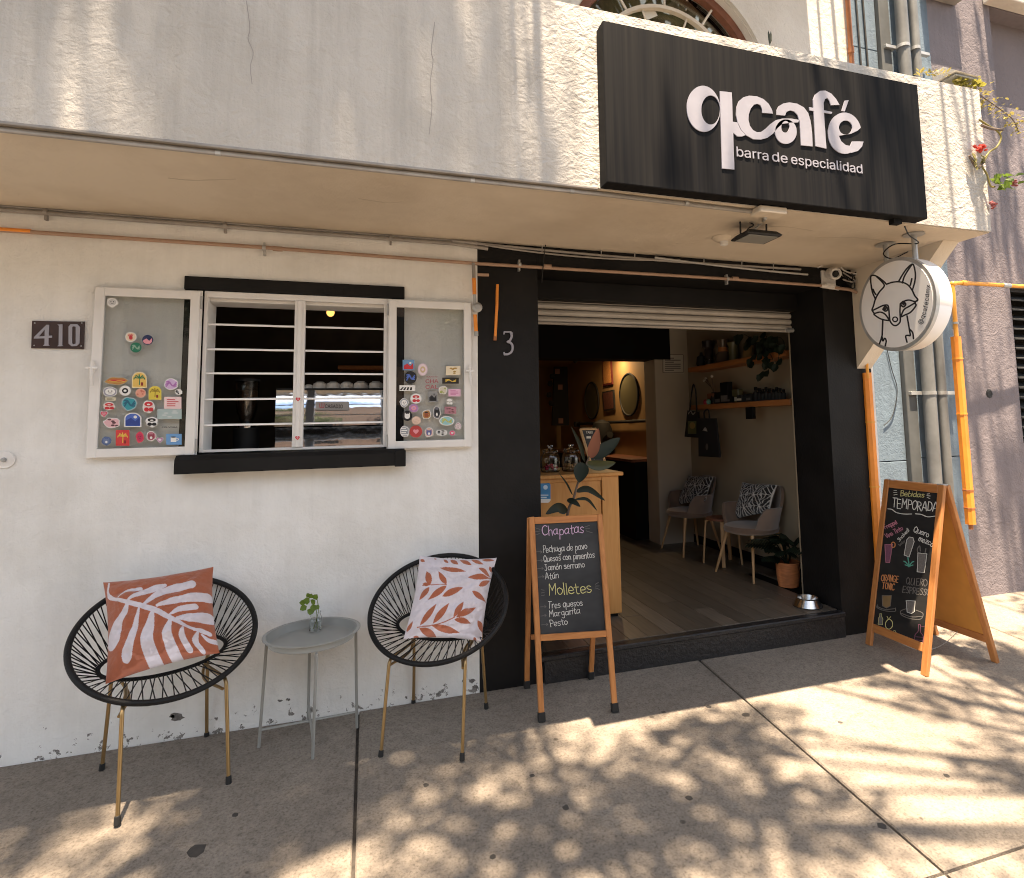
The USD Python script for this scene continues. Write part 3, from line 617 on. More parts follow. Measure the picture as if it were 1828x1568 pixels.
for a in [(398, 484, 96, 84, 'o', WHT, (0.75, .6, .45), 'hand', RED, 'round sticker with an orange hand print'), (540, 509, 94, 84, 'o', NAVY, NAVY, 'hills', PINK, 'round navy sticker with a pink shape'), (440, 573, 96, 84, 'o', GRN, GRN, 'swirl', (.3, .45, .35), 'round green sticker'),
          (240, 190, 110, 90, 'b', WHT, WHT, 'face', (.55, .55, .55), 'white drawing sticker in the top corner'), (277, 858, 215, 75, 'b', TAN, (.45, .2, .05), 'hot', RED, 'sticker of a hot dog'), (470, 848, 128, 138, 'a', (.8, .68, .4), (.75, .5, .12), 'palm', GRN, 'yellow arched sticker with a palm tree'),
          (738, 886, 140, 105, 'b', WHT, (.62, .45, .68), 'swirl', PUR, 'lilac sticker with purple lettering'), (222, 948, 140, 92, 'b', WHT, (.30, .30, .36), 'face', WHT, 'grey and white sticker of a cap'), (349, 940, 98, 86, 'o', WHT, WHT, 'ring', BLK, 'white round sticker with a black disc'), (481, 960, 90, 78, 'o', (.7, .45, .35), (.75, .35, .25), 'dots', (.55, .15, .1), 'salmon round sticker'),
          (602, 958, 108, 116, 'a', (.75, .62, .1), (.70, .55, .07), 'palm', (.3, .2, .02), 'mustard arched sticker'), (803, 950, 70, 56, 'b', WHT, WHT, 'dots', BLK, 'little black and white sticker'), (226, 1010, 90, 28, 'r', TAN, (.6, .55, .4), 'lines', (.2, .15, .1), 'small tan strip sticker'), (214, 1072, 118, 80, 'b', WHT, (.75, .55, .5), 'crab', RED, 'red bird sticker'), (384, 1050, 142, 132, 'b', (.35, .5, .55), TEAL, 'swirl', (.02, .12, .2), 'teal blue sticker of tangled shapes'),
          (548, 1075, 118, 122, 'b', WHT, (.7, .6, .58), 'crab', RED, 'red and white mascot sticker'), (753, 1043, 146, 102, 'r', (.8, .55, .55), (.82, .62, .62), 'lines', RED, 'pink rectangular sticker with red lines'), (170, 1136, 70, 58, 'h', WHT, (.6, .1, .15), 'heart', PINK, 'small red heart sticker at the left edge'), (726, 1138, 205, 84, 'r', (.35, .42, .42), (.40, .50, .50), 'dots', (.55, .6, .6), 'pale grey landscape sticker'), (236, 1212, 160, 98, 'b', WHT, (.75, .45, .48), 'dots', (.12, .05, .06), 'pink and black cake sticker'),
          (414, 1187, 146, 122, 'a', WHT, BLU, 'hills', (.03, .06, .28), 'blue arched sticker'), (575, 1205, 116, 96, 'b', WHT, WHT, 'crab', BLK, 'black and white running figure sticker'), (190, 1365, 92, 84, 'b', (.1, .15, .3), (.08, .13, .28), 'cat', (.15, .2, .35), 'blue cat sticker'), (328, 1340, 116, 134, 'r', (.75, .7, .6), (.62, .05, .05), 'palm', GOLD_, 'red and yellow square sticker'), (474, 1335, 80, 104, 'b', (.6, .12, .1), (.65, .05, .12), 'face', (.55, .03, .10), 'red hydrant shaped sticker'),
          (570, 1328, 98, 92, 'b', WHT, (.5, .2, .25), 'cat', (.3, .05, .08), 'red and grey cat sticker'), (644, 1357, 62, 48, 'h', WHT, (.45, .15, .35), 'heart', WHT, 'tiny purple heart sticker'), (763, 1352, 132, 92, 'r', (.35, .5, .7), (.15, .33, .62), 'cup', WHT, 'blue sticker with a white cup')]:
    sticker(casL, cl, *a)
cr = crop(690, 520, 5.228)
for a in [(205, 690, 108, 96, 'r', WHT, (.15, .3, .5), 'hills', RED, 'blue, red and white square sticker'), (338, 732, 90, 112, 'o', (.75, .58, .66), (.75, .62, .66), 'ring', TAN, 'pink oval sticker'), (622, 742, 134, 84, 'r', (.75, .65, .45), (.78, .68, .5), 'dots', (.4, .25, .05), 'cream rounded sticker with three figures'), (224, 806, 116, 120, 'o', BLK, BLK, 'swirl', (.08, .15, .5), 'round black sticker with a blue and red wave'), (597, 836, 156, 56, 'r', (.02, .015, .01), (.02, .015, .01), 'swirl', GOLD_, 'black strip sticker with gold lettering'), (194, 905, 146, 54, 'r', WHT, WHT, 'stripes', BLK, 'white sticker with a black zebra crossing'),
          (528, 925, 90, 92, 'b', WHT, (.6, .55, .45), 'dots', (.3, .35, .1), 'pale shell shaped sticker'), (634, 948, 112, 68, 'r', WHT, (.75, .45, .6), 'lines', (.5, .1, .3), 'pink lettered sticker'), (275, 1003, 104, 94, 'o', WHT, WHT, 'crab', RED, 'white round sticker with a red mouth'), (432, 985, 84, 100, 'r', (.12, .12, .12), (.28, .28, .28), 'hills', BLK, 'grey photo sticker'), (165, 1042, 90, 92, 'b', WHT, (.25, .3, .35), 'face', WHT, 'grey mitten shaped sticker'), (588, 1032, 82, 72, 'b', (.45, .45, .42), (.35, .35, .32), 'crab', WHT, 'small grey figure sticker'), (254, 1092, 86, 78, 'o', (.45, .3, .5), (.4, .2, .42), 'ring', PINK, 'round purple sticker'),
          (596, 1112, 108, 66, 'r', (.4, .22, .25), (.42, .2, .24), 'dots', (.15, .05, .06), 'dull red rectangular sticker'), (374, 1152, 94, 102, 'b', WHT, (.4, .22, .08), 'cup', (.3, .08, .03), 'brown kettle sticker'), (470, 1135, 82, 130, 'b', WHT, (.12, .12, .14), 'cat', BLK, 'black cat sticker with curled tail'), (194, 1164, 92, 96, 'o', BLK, BLK, 'cat', WHT, 'round black sticker with a white cat face'), (562, 1211, 142, 88, 'o', WHT, (.3, .55, .58), 'swirl', (.5, .5, .1), 'turquoise oval sticker'), (278, 1207, 84, 78, 'o', (.7, .5, .4), (.74, .55, .45), 'dots', (.68, .48, .38), 'plain beige round sticker'), (668, 1262, 68, 74, 'b', WHT, (.45, .3, .35), 'face', (.7, .6, .6), 'small pinkish mascot sticker'),
          (170, 1312, 96, 116, 'b', WHT, (.3, .32, .34), 'lines', WHT, 'white and grey machine sticker'), (274, 1310, 118, 112, 'o', (.5, .06, .05), (.45, .05, .05), 'heart', PINK, 'round red sticker with a heart'), (396, 1318, 92, 98, 'b', WHT, (.65, .42, .35), 'cat', (.1, .12, .3), 'sticker of a pink face in a blue cap'), (514, 1321, 114, 68, 'b', WHT, (.6, .6, .58), 'dots', BLK, 'white cloud shaped sticker'), (613, 1325, 54, 50, 'o', (.75, .5, .55), (.65, .1, .2), 'heart', WHT, 'tiny red round sticker with a heart')]:
    sticker(casR, cr, *a)
def lettering(text, p0, p1, ztop, Y, mat, parent, bold=False, depth=0.0008, name='lettering'):
    a, b = W(*p0, Y=Y), W(*p1, Y=Y)
    m = meshkit.text_mesh(text, 1.0, 1.0, bold); e = m.bounds; w = np.linalg.norm(b - a); s = w / (e[1][0] - e[0][0])
    hs = ztop / 1.0 if ztop else s
    m.vertices = (m.vertices - [e[0][0], 0, 0]) * [s, hs, depth]
    m.apply_transform(frame(a, b - a, np.array([0, 0, 1.0]))); return obj(name, m, mat, parent)
red_ink = M('red_ink', (0.45, 0.13, 0.15), 0.5, 0.05)
def cr1(x, y): return cr([(x, y)])[0]
lettering('CHA', cr1(364, 858), cr1(484, 856), 0.022, YB + 0.0110, red_ink, casR, True)
lettering('CAL', cr1(364, 912), cr1(484, 910), 0.022, YB + 0.0110, red_ink, casR, True)
lettering('SANTO', cr1(372, 806), cr1(474, 804), 0.007, YB + 0.0110, red_ink, casR, True)
lettering('POLVORA', cl([(660, 1254)])[0], cl([(792, 1254)])[0], 0.006, YB + 0.0110, ink, casL, True)
for cx, cy in ((532, 713), (531, 782)):
    g, c = printed([(heart(cx, cy, 5.5), WHT), (heart(cx, cy, 4.5), RED), (heart(cx, cy, 2), PINK)], (0, fy0 - 0.0146, 0), PN)
    obj('sticker', g, stick, win, 'red heart sticker on the mullion', col=c)

# ================================================================== NUMBERS, PIPES, FIXTURES
plate = thing('house_number_plate', 'dark brown enamel plate reading 410 beside the window', 'number plate')
obj('plate', hull([(x, y, z) for x, z in ((-1.640, 2.037), (-1.417, 2.037), (-1.420, 2.182), (-1.643, 2.178)) for y in (-0.010, -0.001)]), brown_plate, plate)
c4 = crop(0, 440, 3.408)
dig4 = Polygon(c4([(284, 478), (300, 478), (298, 545), (318, 543), (318, 556), (297, 558), (296, 596), (303, 606), (262, 606), (272, 596), (273, 560), (207, 562), (209, 552)])).difference(Polygon(c4([(274, 505), (273, 546), (238, 549)])))
dig1 = Polygon(c4([(350, 476), (382, 474), (380, 600), (386, 607), (350, 608), (358, 600), (360, 484)]))
dig0 = Polygon(c4([(430, 474), (470, 474), (488, 492), (485, 590), (468, 607), (436, 608), (418, 592), (418, 490)])).difference(Polygon(c4([(448, 486), (462, 490), (462, 592), (448, 597), (440, 590), (440, 492)])))
for g in (dig4, dig1, dig0):
    obj('digit', flat(g, (0, -0.010, 0), PN, 0.0, 0.003), sign_white, plate)
for px_, py_ in ((62, 577), (146, 577), (145, 618), (61, 617)):
    obj('screw', lathe([(0.004, 0), (0.003, 0.002)], W(px_, py_, Y=-0.0105), 8, (0, -1, 0)), galv, plate)
c5 = crop(850, 440, 3.408)
g3 = unary_union([stroke(c5([(168, 534), (170, 522), (205, 522), (218, 530)]), 2.4, False), stroke(c5([(208, 524), (215, 545), (205, 572), (190, 582), (208, 588), (220, 610), (215, 640), (195, 656), (172, 658)]), 3.6), stroke(c5([(172, 660), (168, 648)]), 2.6, False)])
single('house_number_three', flat(g3, (0, 0, 0), PN, 0.0005, 0.012), sign_white, 'white metal numeral 3 on the black pilaster', 'numeral')
wc = W(9, 821, Y=-0.005)
cap = thing('wall_fixture', 'small white round cap with a bolt on the wall at the left edge', 'wall cap')
obj('disc', lathe([(0.042, 0), (0.040, 0.006), (0.03, 0.009)], wc, 24, (0, -1, 0)), white_metal, cap, smooth=40)
obj('bolt', lathe([(0.012, 0), (0.010, 0.016), (0.004, 0.018)], wc + np.array([0, -0.008, 0]), 8, (0, -1, 0)), galv, cap)

def clamp_at(parent, p, r, mat=None, axis=(1, 0, 0)):
    ax = np.array(axis, float)
    obj('clamp', cat([tube([p - ax * 0.009, p + ax * 0.009], r + 0.004, 12), box(p + [-0.006, 0.0, -r - 0.028], p + [0.006, 0.03, r + 0.022], 0.001)]), mat or galv, parent, smooth=30)
c1 = thing('upper_conduit', 'grey conduit along the top of the white wall under the soffit', 'pipe')
obj('pipe', tube([(-9, -0.022, 2.755), (0.49, -0.022, 2.745), (0.72, -0.024, 2.728)], 0.012, 10), grey_pipe, c1, smooth=40)
obj('cable', tube([(-9, -0.018, 2.772), (0.5, -0.018, 2.768)], 0.006, 6), grey_pipe, c1, smooth=40)
for x in (-1.61, -0.78, 0.12): clamp_at(c1, np.array([x, -0.022, 2.752]), 0.012, grey_pipe)
c2 = thing('gas_pipe', 'pinkish painted gas pipe running across the wall and over the doorway', 'pipe')
obj('pipe', tube([(-9, -0.035, 2.640), (-0.6, -0.035, 2.637), (0.66, -0.035, 2.622), (2.48, -0.035, 2.628), (3.33, -0.035, 2.622)], 0.011, 10), copper_pipe, c2, smooth=40)
obj('pipe', tube([(-9, -0.035, 2.640), (-1.66, -0.035, 2.6398)], 0.0125, 10), orange, c2, 'orange wrapped end of the gas pipe', smooth=40)
for x in (-0.575, 0.925, 2.49): clamp_at(c2, np.array([x, -0.035, 2.633 if x < 1 else 2.628]), 0.012)
for x in (-0.53, 1.09, 2.53): obj('coupling', tube([(x, -0.035, 2.634), (x + 0.05, -0.035, 2.634)], 0.0145, 10), copper_pipe, c2, smooth=40)
obj('valve', cat([tube([(3.33, -0.035, 2.622), (3.50, -0.035, 2.610)], 0.017, 10), box((3.36, -0.06, 2.612), (3.45, -0.012, 2.640), 0.004)]), plastic_white, c2, smooth=40)
obj('pipe', tube([(3.45, -0.04, 2.612), (3.60, -0.05, 2.60), (3.66, -0.05, 2.58)], 0.013, 10), copper_pipe, c2, smooth=40)
c3 = thing('cable_run', 'bundle of grey cables sagging along the top of the black doorway', 'cable')
def sag(a, b, d, n=14):
    a, b = np.array(a), np.array(b); t = np.linspace(0, 1, n)[:, None]
    return a + (b - a) * t - np.array([0, 0, d]) * 4 * t * (1 - t)
obj('cable', tube(sag((0.49, -0.03, 2.760), (3.15, -0.03, 2.742), 0.018), 0.009, 8), grey_pipe, c3, smooth=40)
obj('cable', tube(sag((0.70, -0.04, 2.745), (2.1, -0.04, 2.742), 0.03), 0.006, 8), grey_pipe, c3, smooth=40)
obj('cable', tube(sag((1.9, -0.045, 2.745), (3.2, -0.045, 2.70), 0.008), 0.008, 8), galv, c3, smooth=40)
obj('cable', tube(sag((1.1, -0.05, 2.774), (1.07, -0.05, 2.52), -0.02), 0.003, 6), rubber, c3, smooth=40)
for x in (1.08, 1.5, 1.75, 2.3, 2.62, 2.9): obj('clip', tube([(x, -0.03, 2.725), (x + 0.004, -0.03, 2.778)], 0.004, 6), galv, c3)
ce = thing('soffit_edge_pipe', 'thin dark conduit along the lower outer edge of the balcony', 'pipe')
obj('pipe', tube([(-9, SO + 0.030, SOF - 0.018), (1.15, SO + 0.030, SOF - 0.018), (2.13, SO + 0.045, SOF - 0.02)], 0.012, 10), grey_pipe, ce, smooth=40)
obj('drip_edge', box((-9, SO - 0.003, SOF - 0.008), (1.09, SO + 0.018, SOF + 0.004), 0.002), grey_pipe, ce)
for x in (-0.62, 0.45, 0.95, 1.6): obj('clip', cat([tube([(x, SO + 0.030, SOF - 0.018), (x + 0.02, SO + 0.030, SOF - 0.018)], 0.0145, 8), box((x, SO + 0.03, SOF - 0.014), (x + 0.02, SO + 0.06, SOF - 0.006))]), galv, ce)
gv = thing('gas_valve', 'orange and grey gas regulator hanging at the edge of the black pilaster', 'gas valve')
q = lambda *a: [W(x, y, Y=-0.045) for x, y in a]
obj('pipe', tube(q((845, 470), (846, 497)), 0.011, 10), grey_pipe, gv, smooth=40)
obj('pipe', tube(q((846, 497), (847, 526)), 0.0125, 10), orange, gv, smooth=40)
obj('pipe', tube(q((847, 526), (848, 548)), 0.010, 10), galv, gv, smooth=40)
obj('regulator', lathe([(0.010, 0), (0.030, 0.006), (0.032, 0.022), (0.018, 0.034)], W(851, 550, Y=-0.03), 18, (0, -1, 0)), galv, gv, smooth=40)
obj('pipe', tube(smoothline(q((848, 562), (849, 578), (850, 592)), 4), 0.012, 10), orange, gv, smooth=40)
obj('cap', tube(q((850, 592), (850.5, 600)), 0.013, 10), galv, gv, smooth=40)
lv = q((852, 491), (872, 492)); obj('lever', tube([p + np.array([0, -0.01, 0]) for p in lv], 0.010, 8), copper_pipe, gv, smooth=40)
st = thing('pipe_stub', 'short orange pipe stub standing proud of the black pilaster above the numeral', 'pipe')
obj('pipe', tube([W(888, 508, Y=-0.03), W(887, 545, Y=-0.03), W(884, 603, Y=-0.03)], 0.0095, 10), orange, st, smooth=40)
obj('cap', tube([W(884, 601, Y=-0.03), W(883.6, 608, Y=-0.03)], 0.0115, 10), rust_pipe, st, smooth=40)

# main sign ------------------------------------------------------------------
SY = -1.145
sg = thing('shop_sign', 'large black signboard with white lettering fixed to the balcony front', 'shop sign')
tl, tr, brr, bl = [W(*p, Y=SY) for p in ((1078, 35), (1639, 153), (1656, 393), (1081, 322))]
x0, x1 = (tl[0] + bl[0]) / 2, (tr[0] + brr[0]) / 2
zt, zb = (tl[2] + tr[2]) / 2, (brr[2] + bl[2]) / 2
obj('box', box((x0, SY, zb), (x1, SO - 0.002, zt), 0.004), sign_black, sg)
c6 = crop(1200, 130, 3.267)
def smoothpoly(pts, n=5): return Polygon(smoothline(c6(pts + [pts[0]]), n)).buffer(0)
def hard(pts): return Polygon(c6(pts)).buffer(0)
def cell(cx, cy, rx, ry, rot=0):
    (x, y), = c6([(cx, cy)]); return ell(x, y, rx / 3.267, ry / 3.267, rot, 28)
gq = cell(180, 213, 97, 134, -4).difference(cell(222, 220, 55, 85, 0)).difference(hard([(274, 60), (420, 60), (420, 400), (282, 400)])).union(hard([(275, 110), (345, 118), (360, 567), (288, 560)])).union(hard([(344, 288), (376, 292), (396, 335), (425, 366), (405, 374), (378, 374), (346, 346)]))
gc = hard([(585, 241), (522, 236), (521, 212), (512, 192), (495, 184), (475, 188), (455, 212), (444, 245), (442, 278), (450, 312), (468, 337), (490, 349), (515, 348), (545, 326), (572, 300), (600, 280), (640, 270), (690, 270), (736, 278), (732, 292), (690, 294), (640, 300), (612, 325), (585, 358), (552, 382), (515, 392), (470, 390), (430, 368), (400, 335), (380, 295), (370, 250), (372, 205), (386, 168), (412, 146), (445, 137), (490, 140), (530, 157), (560, 185), (577, 215)])
ga = hard([(605, 248), (606, 222), (618, 198), (645, 182), (680, 176), (725, 183), (765, 205), (790, 238), (804, 285), (812, 345), (816, 432), (748, 425), (744, 345), (740, 285), (728, 248), (708, 228), (685, 222), (664, 230), (655, 252)]).union(cell(660, 346, 63, 71)).difference(cell(657, 318, 24, 34, 6))
gf = hard([(832, 430), (820, 200), (818, 160), (830, 130), (858, 109), (890, 107), (925, 125), (952, 155), (972, 190), (922, 192), (914, 166), (902, 150), (888, 156), (880, 178), (882, 240), (896, 445)]).union(hard([(795, 203), (930, 232), (925, 243), (798, 222)]))
ge = cell(1003, 355, 97, 120, -3).difference(cell(1008, 322, 39, 41, 10)).difference(hard([(968, 370), (1040, 358), (1078, 340), (1102, 318), (1125, 330), (1125, 402), (1046, 403), (1046, 432), (1008, 424), (982, 402)])).union(hard([(1046, 403), (1112, 404), (1104, 432), (1080, 458), (1040, 470), (1030, 440)]))
gac = hard([(1003, 165), (1026, 162), (1003, 228), (985, 225)])
for g in (gq, gc.buffer(0), ga, gf, ge, gac):
    obj('letter', flat(g, (0, SY, 0), PN, 0.0, 0.005), sign_white, sg)
for wd, x0_, x1_ in (('barra', 375, 560), ('de', 582, 672), ('especialidad', 693, 1108)):
    ya_, yb_ = 488 + (x0_ - 375) * 0.1376, 488 + (x1_ - 375) * 0.1376
    lettering(wd, c6([(x0_, ya_)])[0], c6([(x1_, yb_)])[0], 0.054, SY - 0.0005, sign_white, sg, False, 0.004, 'tagline_word')
obj('mounting_foot', box((2.96, -1.10, zb - 0.03), (3.02, -1.06, zb - 0.001)), sign_black, sg)

# round projecting sign --------------------------------------------------------
FX = 3.273
rs = thing('round_sign', 'round white projecting sign with a line drawn fox hanging from the soffit', 'projecting sign')
fc, fr_ = np.array([FX, -0.775, 2.330]), 0.302
obj('drum', lathe([(fr_ - 0.004, 0), (fr_, 0.006), (fr_, 0.128), (fr_ - 0.004, 0.134)], fc + np.array([0.006, 0, 0]), 64, (1, 0, 0)), drum_white, rs, smooth=40)
rimm = lathe([(fr_ - 0.016, 0.0), (fr_ + 0.006, 0.0), (fr_ + 0.006, 0.028), (fr_ + 0.001, 0.03)], fc + np.array([-0.004, 0, 0]), 64, (1, 0, 0))
obj('rim', rimm, galv, rs, smooth=40)
obj('face', lathe([(fr_ - 0.018, 0), (fr_ - 0.018, 0.004)], fc + np.array([-0.0085, 0, 0]), 64, (1, 0, 0)), drum_white, rs)
FP, FN = fc + np.array([-0.0086, 0, 0]), (-1, 0, 0)
c7 = crop(1480, 380, 3.0144)
fox = [[(250, 465), (232, 420), (224, 350), (237, 337), (262, 345), (295, 370), (309, 385)], [(255, 343), (285, 372), (297, 395), (270, 428), (250, 465), (240, 500), (232, 525), (252, 518), (290, 500), (315, 498), (322, 520), (325, 560), (330, 585), (345, 604), (362, 607), (378, 595), (384, 578), (382, 530), (384, 490)],
       [(237, 412), (244, 428), (252, 440)], [(309, 385), (340, 375), (380, 372), (420, 385), (445, 413), (462, 447), (478, 468), (462, 478), (430, 470), (400, 478), (384, 490)], [(375, 370), (395, 335), (420, 300), (448, 277), (458, 290), (465, 330), (462, 370), (450, 413)], [(395, 378), (405, 345), (425, 310), (448, 277)],
       [(438, 390), (446, 355)], [(478, 468), (463, 485), (468, 500), (440, 535), (410, 550), (388, 560), (392, 545), (405, 520), (430, 505), (463, 485)], [(232, 525), (243, 543), (245, 550), (280, 572), (322, 580), (318, 568), (300, 545), (275, 535), (243, 543)],
       [(290, 575), (287, 640), (285, 665), (272, 705)], [(285, 665), (290, 690), (300, 676), (308, 690), (303, 716)], [(420, 555), (428, 600), (432, 625), (437, 660), (425, 660), (413, 665), (420, 697)], [(432, 625), (450, 645), (455, 678)], [(290, 520), (303, 503), (316, 520), (304, 530), (291, 521)], [(386, 497), (398, 478), (413, 492), (402, 507), (387, 498)]]
g = unary_union([stroke(c7(p), 2.6) for p in fox] + [ell(*c7([(356, 574)])[0], 5.4, 5.2).difference(ell(*c7([(356, 574)])[0], 3.2, 3.0)), ell(*c7([(302, 517)])[0], 2.2, 2.8), ell(*c7([(401, 491)])[0], 2.2, 2.8)])
obj('fox_drawing', flat(g, FP, FN, 0.0, 0.0015), ink, rs)
tm_path = smoothline(c7([(497, 604), (515, 560), (531, 505), (538, 450), (545, 386)]), 20)
def textalong(text, path, hpx, P0, n):
    pl = LineString(path); out = []; adv = [meshkit.text_mesh(ch, 1.0, 1.0).bounds for ch in text]
    wid = [b[1][0] + 0.16 for b in adv]; s = pl.length / sum(wid); pos = 0
    for ch, wd in zip(text, wid):
        m = meshkit.text_mesh(ch, 1.0, 1.0); a, b = pl.interpolate(pos * s), pl.interpolate((pos + wd * 0.9) * s)
        d = np.array([b.x - a.x, b.y - a.y]); d /= np.linalg.norm(d); nrm = np.array([d[1], -d[0]])
        v = np.array([onplane(*(np.array([a.x, a.y]) + d * p[0] * s + nrm * p[1] * hpx), P0, n) + np.asarray(n) * 0.0012 * (1 if p[2] > .5 else 0.0) for p in m.vertices])
        out.append(trimesh.Trimesh(v, m.faces, process=False)); pos += wd
    return cat(out)
obj('lettering', textalong('@qcafécdmx', tm_path, 7.6, FP, np.array([-1.0, 0, 0])), ink, rs)
for y in (-0.66, -0.89):
    obj('post', tube([(FX + 0.07, y, fc[2] + math.sqrt(fr_ ** 2 - (y - fc[1]) ** 2) - 0.02), (FX + 0.07, y, SOF - 0.008)], 0.017, 12), galv, rs, smooth=40)
    obj('flange', lathe([(0.066, 0), (0.066, 0.006)], (FX + 0.07, y, SOF - 0.014), 20), galv, rs, smooth=40)
obj('wire', tube(smoothline([(3.05, -1.09, 2.735), (3.18, -1.0, 2.72), (3.33, -0.93, 2.70), (3.30, -0.78, 2.735), (3.30, -0.68, 2.70), (3.33, -0.72, 2.655), (3.34, -0.84, 2.67)], 8), 0.004, 6), rubber, rs, smooth=40)

# floodlight, sensor, camera -------------------------------------------------------
fl = thing('floodlight', 'small black floodlight on a bracket under the balcony beside the sign', 'floodlight')
bx = W(1372, 377, Z=SOF - 0.02)
obj('junction_box', box(bx + [-0.09, -0.05, -0.025], bx + [0.09, 0.05, 0.012], 0.006), cream_soffit, fl)
q8 = lambda x, y: W(x, y, Y=-0.80)
obj('arm', tube([bx + [0.0, 0.03, -0.03], q8(1362, 395), q8(1342, 413)], 0.010, 8), galv, fl, smooth=40)
obj('yoke', tube([q8(1322, 418), q8(1321, 393), q8(1326, 390.5), q8(1364, 392), q8(1368, 395), q8(1368, 417)], 0.0055, 8), rubber, fl, smooth=40)
ctr = (q8(1319, 421) + q8(1380, 422)) / 2
obj('housing', hull([ctr + np.array([sx * a, sy * b, z]) for sx in (-1, 1) for sy in (-1, 1) for a, b, z in ((0.115, 0.085, -0.018), (0.12, 0.09, -0.010), (0.095, 0.07, 0.014))]), rubber, fl)
obj('lens', box(ctr + [-0.10, -0.072, -0.022], ctr + [0.10, 0.072, -0.0185]), table_grey, fl)
obj('cable', tube(smoothline([q8(1352, 389), q8(1336, 395), q8(1345, 402), q8(1334, 410), q8(1342, 416)], 6), 0.004, 6), rubber, fl, smooth=40)
mo = thing('motion_sensor', 'cream dome motion sensor on the soffit left of the floodlight', 'sensor')
mp_ = W(1288, 424, Z=SOF - 0.006)
obj('base', lathe([(0.03, -0.03), (0.058, -0.010), (0.062, 0.0)], mp_, 24), cream_soffit, mo, smooth=40)
obj('lens', lathe([(0.010, -0.058), (0.026, -0.052), (0.027, -0.03)], mp_ + [0.01, -0.01, 0], 16), plastic_white, mo, smooth=40)
cc = thing('security_camera', 'white bullet security camera above the right end of the doorway', 'security camera')
cp = W(1490, 489, Y=-0.13)
ax_ = np.array([-0.35, -0.85, -0.25]); ax_ /= np.linalg.norm(ax_)
obj('housing', lathe([(0.030, -0.10), (0.044, -0.085), (0.046, 0.02), (0.040, 0.03), (0.033, 0.03), (0.031, 0.015)], cp, 24, ax_), plastic_white, cc, smooth=40)
obj('lens', lathe([(0.026, 0), (0.016, 0.008), (0.004, 0.009)], cp + ax_ * 0.02, 16, ax_), rubber, cc, smooth=40)
obj('mounting_plate', box((3.36, -0.02, 2.625), (3.49, -0.001, 2.75), 0.003), white_metal, cc)
obj('bracket', tube([cp - ax_ * 0.09, np.array([3.43, -0.01, 2.70])], 0.014, 8), plastic_white, cc, smooth=40)
obj('cable', tube(smoothline([W(1460, 478, Y=-0.05), W(1475, 472, Y=-0.06), W(1498, 474, Y=-0.06), W(1505, 482, Y=-0.06), W(1520, 488, Y=-0.06), W(1536, 488, Y=-0.06), W(1545, 478, Y=-0.06), W(1548, 492, Y=-0.06), W(1540, 502, Y=-0.06)], 6), 0.006, 8), plastic_white, cc, smooth=40)
bx2 = thing('cable_tangle', 'tangle of black cables in a dark box between camera and fox sign', 'cable')
for kk in range(5):
    pts = [(3.50 + rnd.random() * 0.18, -0.02 - rnd.random() * 0.06, 2.60 + rnd.random() * 0.16) for _ in range(6)]
    obj('cable', tube(smoothline(pts, 6), 0.005, 6), rubber if kk else grey_pipe, bx2, smooth=40)

# pipes at the right -----------------------------------------------------------------
gl = thing('guarded_gas_pipe', 'ochre gas pipe dropping behind an orange angle guard at the right corner of the cafe', 'pipe')
gp = lambda x, y: W(x, y, Y=-0.035)
obj('pipe', tube([(3.735, -0.03, 2.60), (3.735, -0.03, 1.90)], 0.012, 10), yellow_pipe, gl, smooth=40)
def guard(xa, xb, y0, y1, z0, z1):
    c = 0.004; xm = (xa + xb) / 2
    return hull([(x, y, z) for z in (z0, z1) for x, y in ((xa, y1), (xa, y0 + 0.02), (xa + 0.02, y0), (xb - 0.012, y0), (xb, y0 + 0.012), (xb, y1))])
obj('guard', guard(3.712, 3.776, -0.040, -0.002, 0.03, 1.945), orange, gl)
for z in (1.55, 1.05): obj('strap', guard(3.709, 3.779, -0.043, -0.001, z, z + 0.012), yellow_pipe, gl)
gr = thing('guarded_gas_pipe', 'orange guarded gas pipe with a bend standing before the mauve wall', 'pipe')
obj('pipe', tube([(9.0, 0.28, 2.86), (4.985, 0.10, 2.765), (4.90, 0.10, 2.755), (4.872, 0.10, 2.735), (4.870, 0.10, 2.26)], 0.018, 10), yellow_pipe, gr, smooth=40)
obj('elbow', ball((4.88, 0.10, 2.75), 0.026), yellow_pipe, gr, smooth=40)
obj('coupling', tube([(4.98, 0.10, 2.765), (5.06, 0.104, 2.767)], 0.023, 10), yellow_pipe, gr, smooth=40)
obj('coupling', tube([(5.52, 0.125, 2.778), (5.62, 0.13, 2.780)], 0.023, 10), galv, gr, smooth=40)
obj('guard', guard(4.835, 4.905, 0.075, 0.13, 0.67, 2.28), orange, gr)
for z in (2.08, 1.60, 0.95, 0.80): obj('strap', guard(4.832, 4.908, 0.072, 0.132, z, z + 0.012), rust_pipe if z < 1 else yellow_pipe, gr)
clamp_at(gr, np.array([4.87, 0.10, 2.40]), 0.02, galv, (0, 0, 1))
obj('foot', tube([(4.862, 0.10, 0.63), (4.862, 0.10, 0.69)], 0.018, 10), rust_pipe, gr, smooth=40)
dp = thing('drain_pipe', 'left one of two grey drain pipes on the blue wall', 'drain pipe')
obj('pipe', tube([(4.665, 0.25, -0.05), (4.680, 0.25, 2.0), (4.690, 0.25, 7.5)], 0.055, 16), drain_grey, dp, smooth=40)
dp2 = thing('drain_pipe', 'right and thinner one of two grey drain pipes on the blue wall', 'drain pipe')
obj('pipe', tube([(4.800, 0.24, -0.05), (4.818, 0.24, 2.0), (4.828, 0.24, 7.5)], 0.040, 16), drain_grey, dp2, smooth=40)
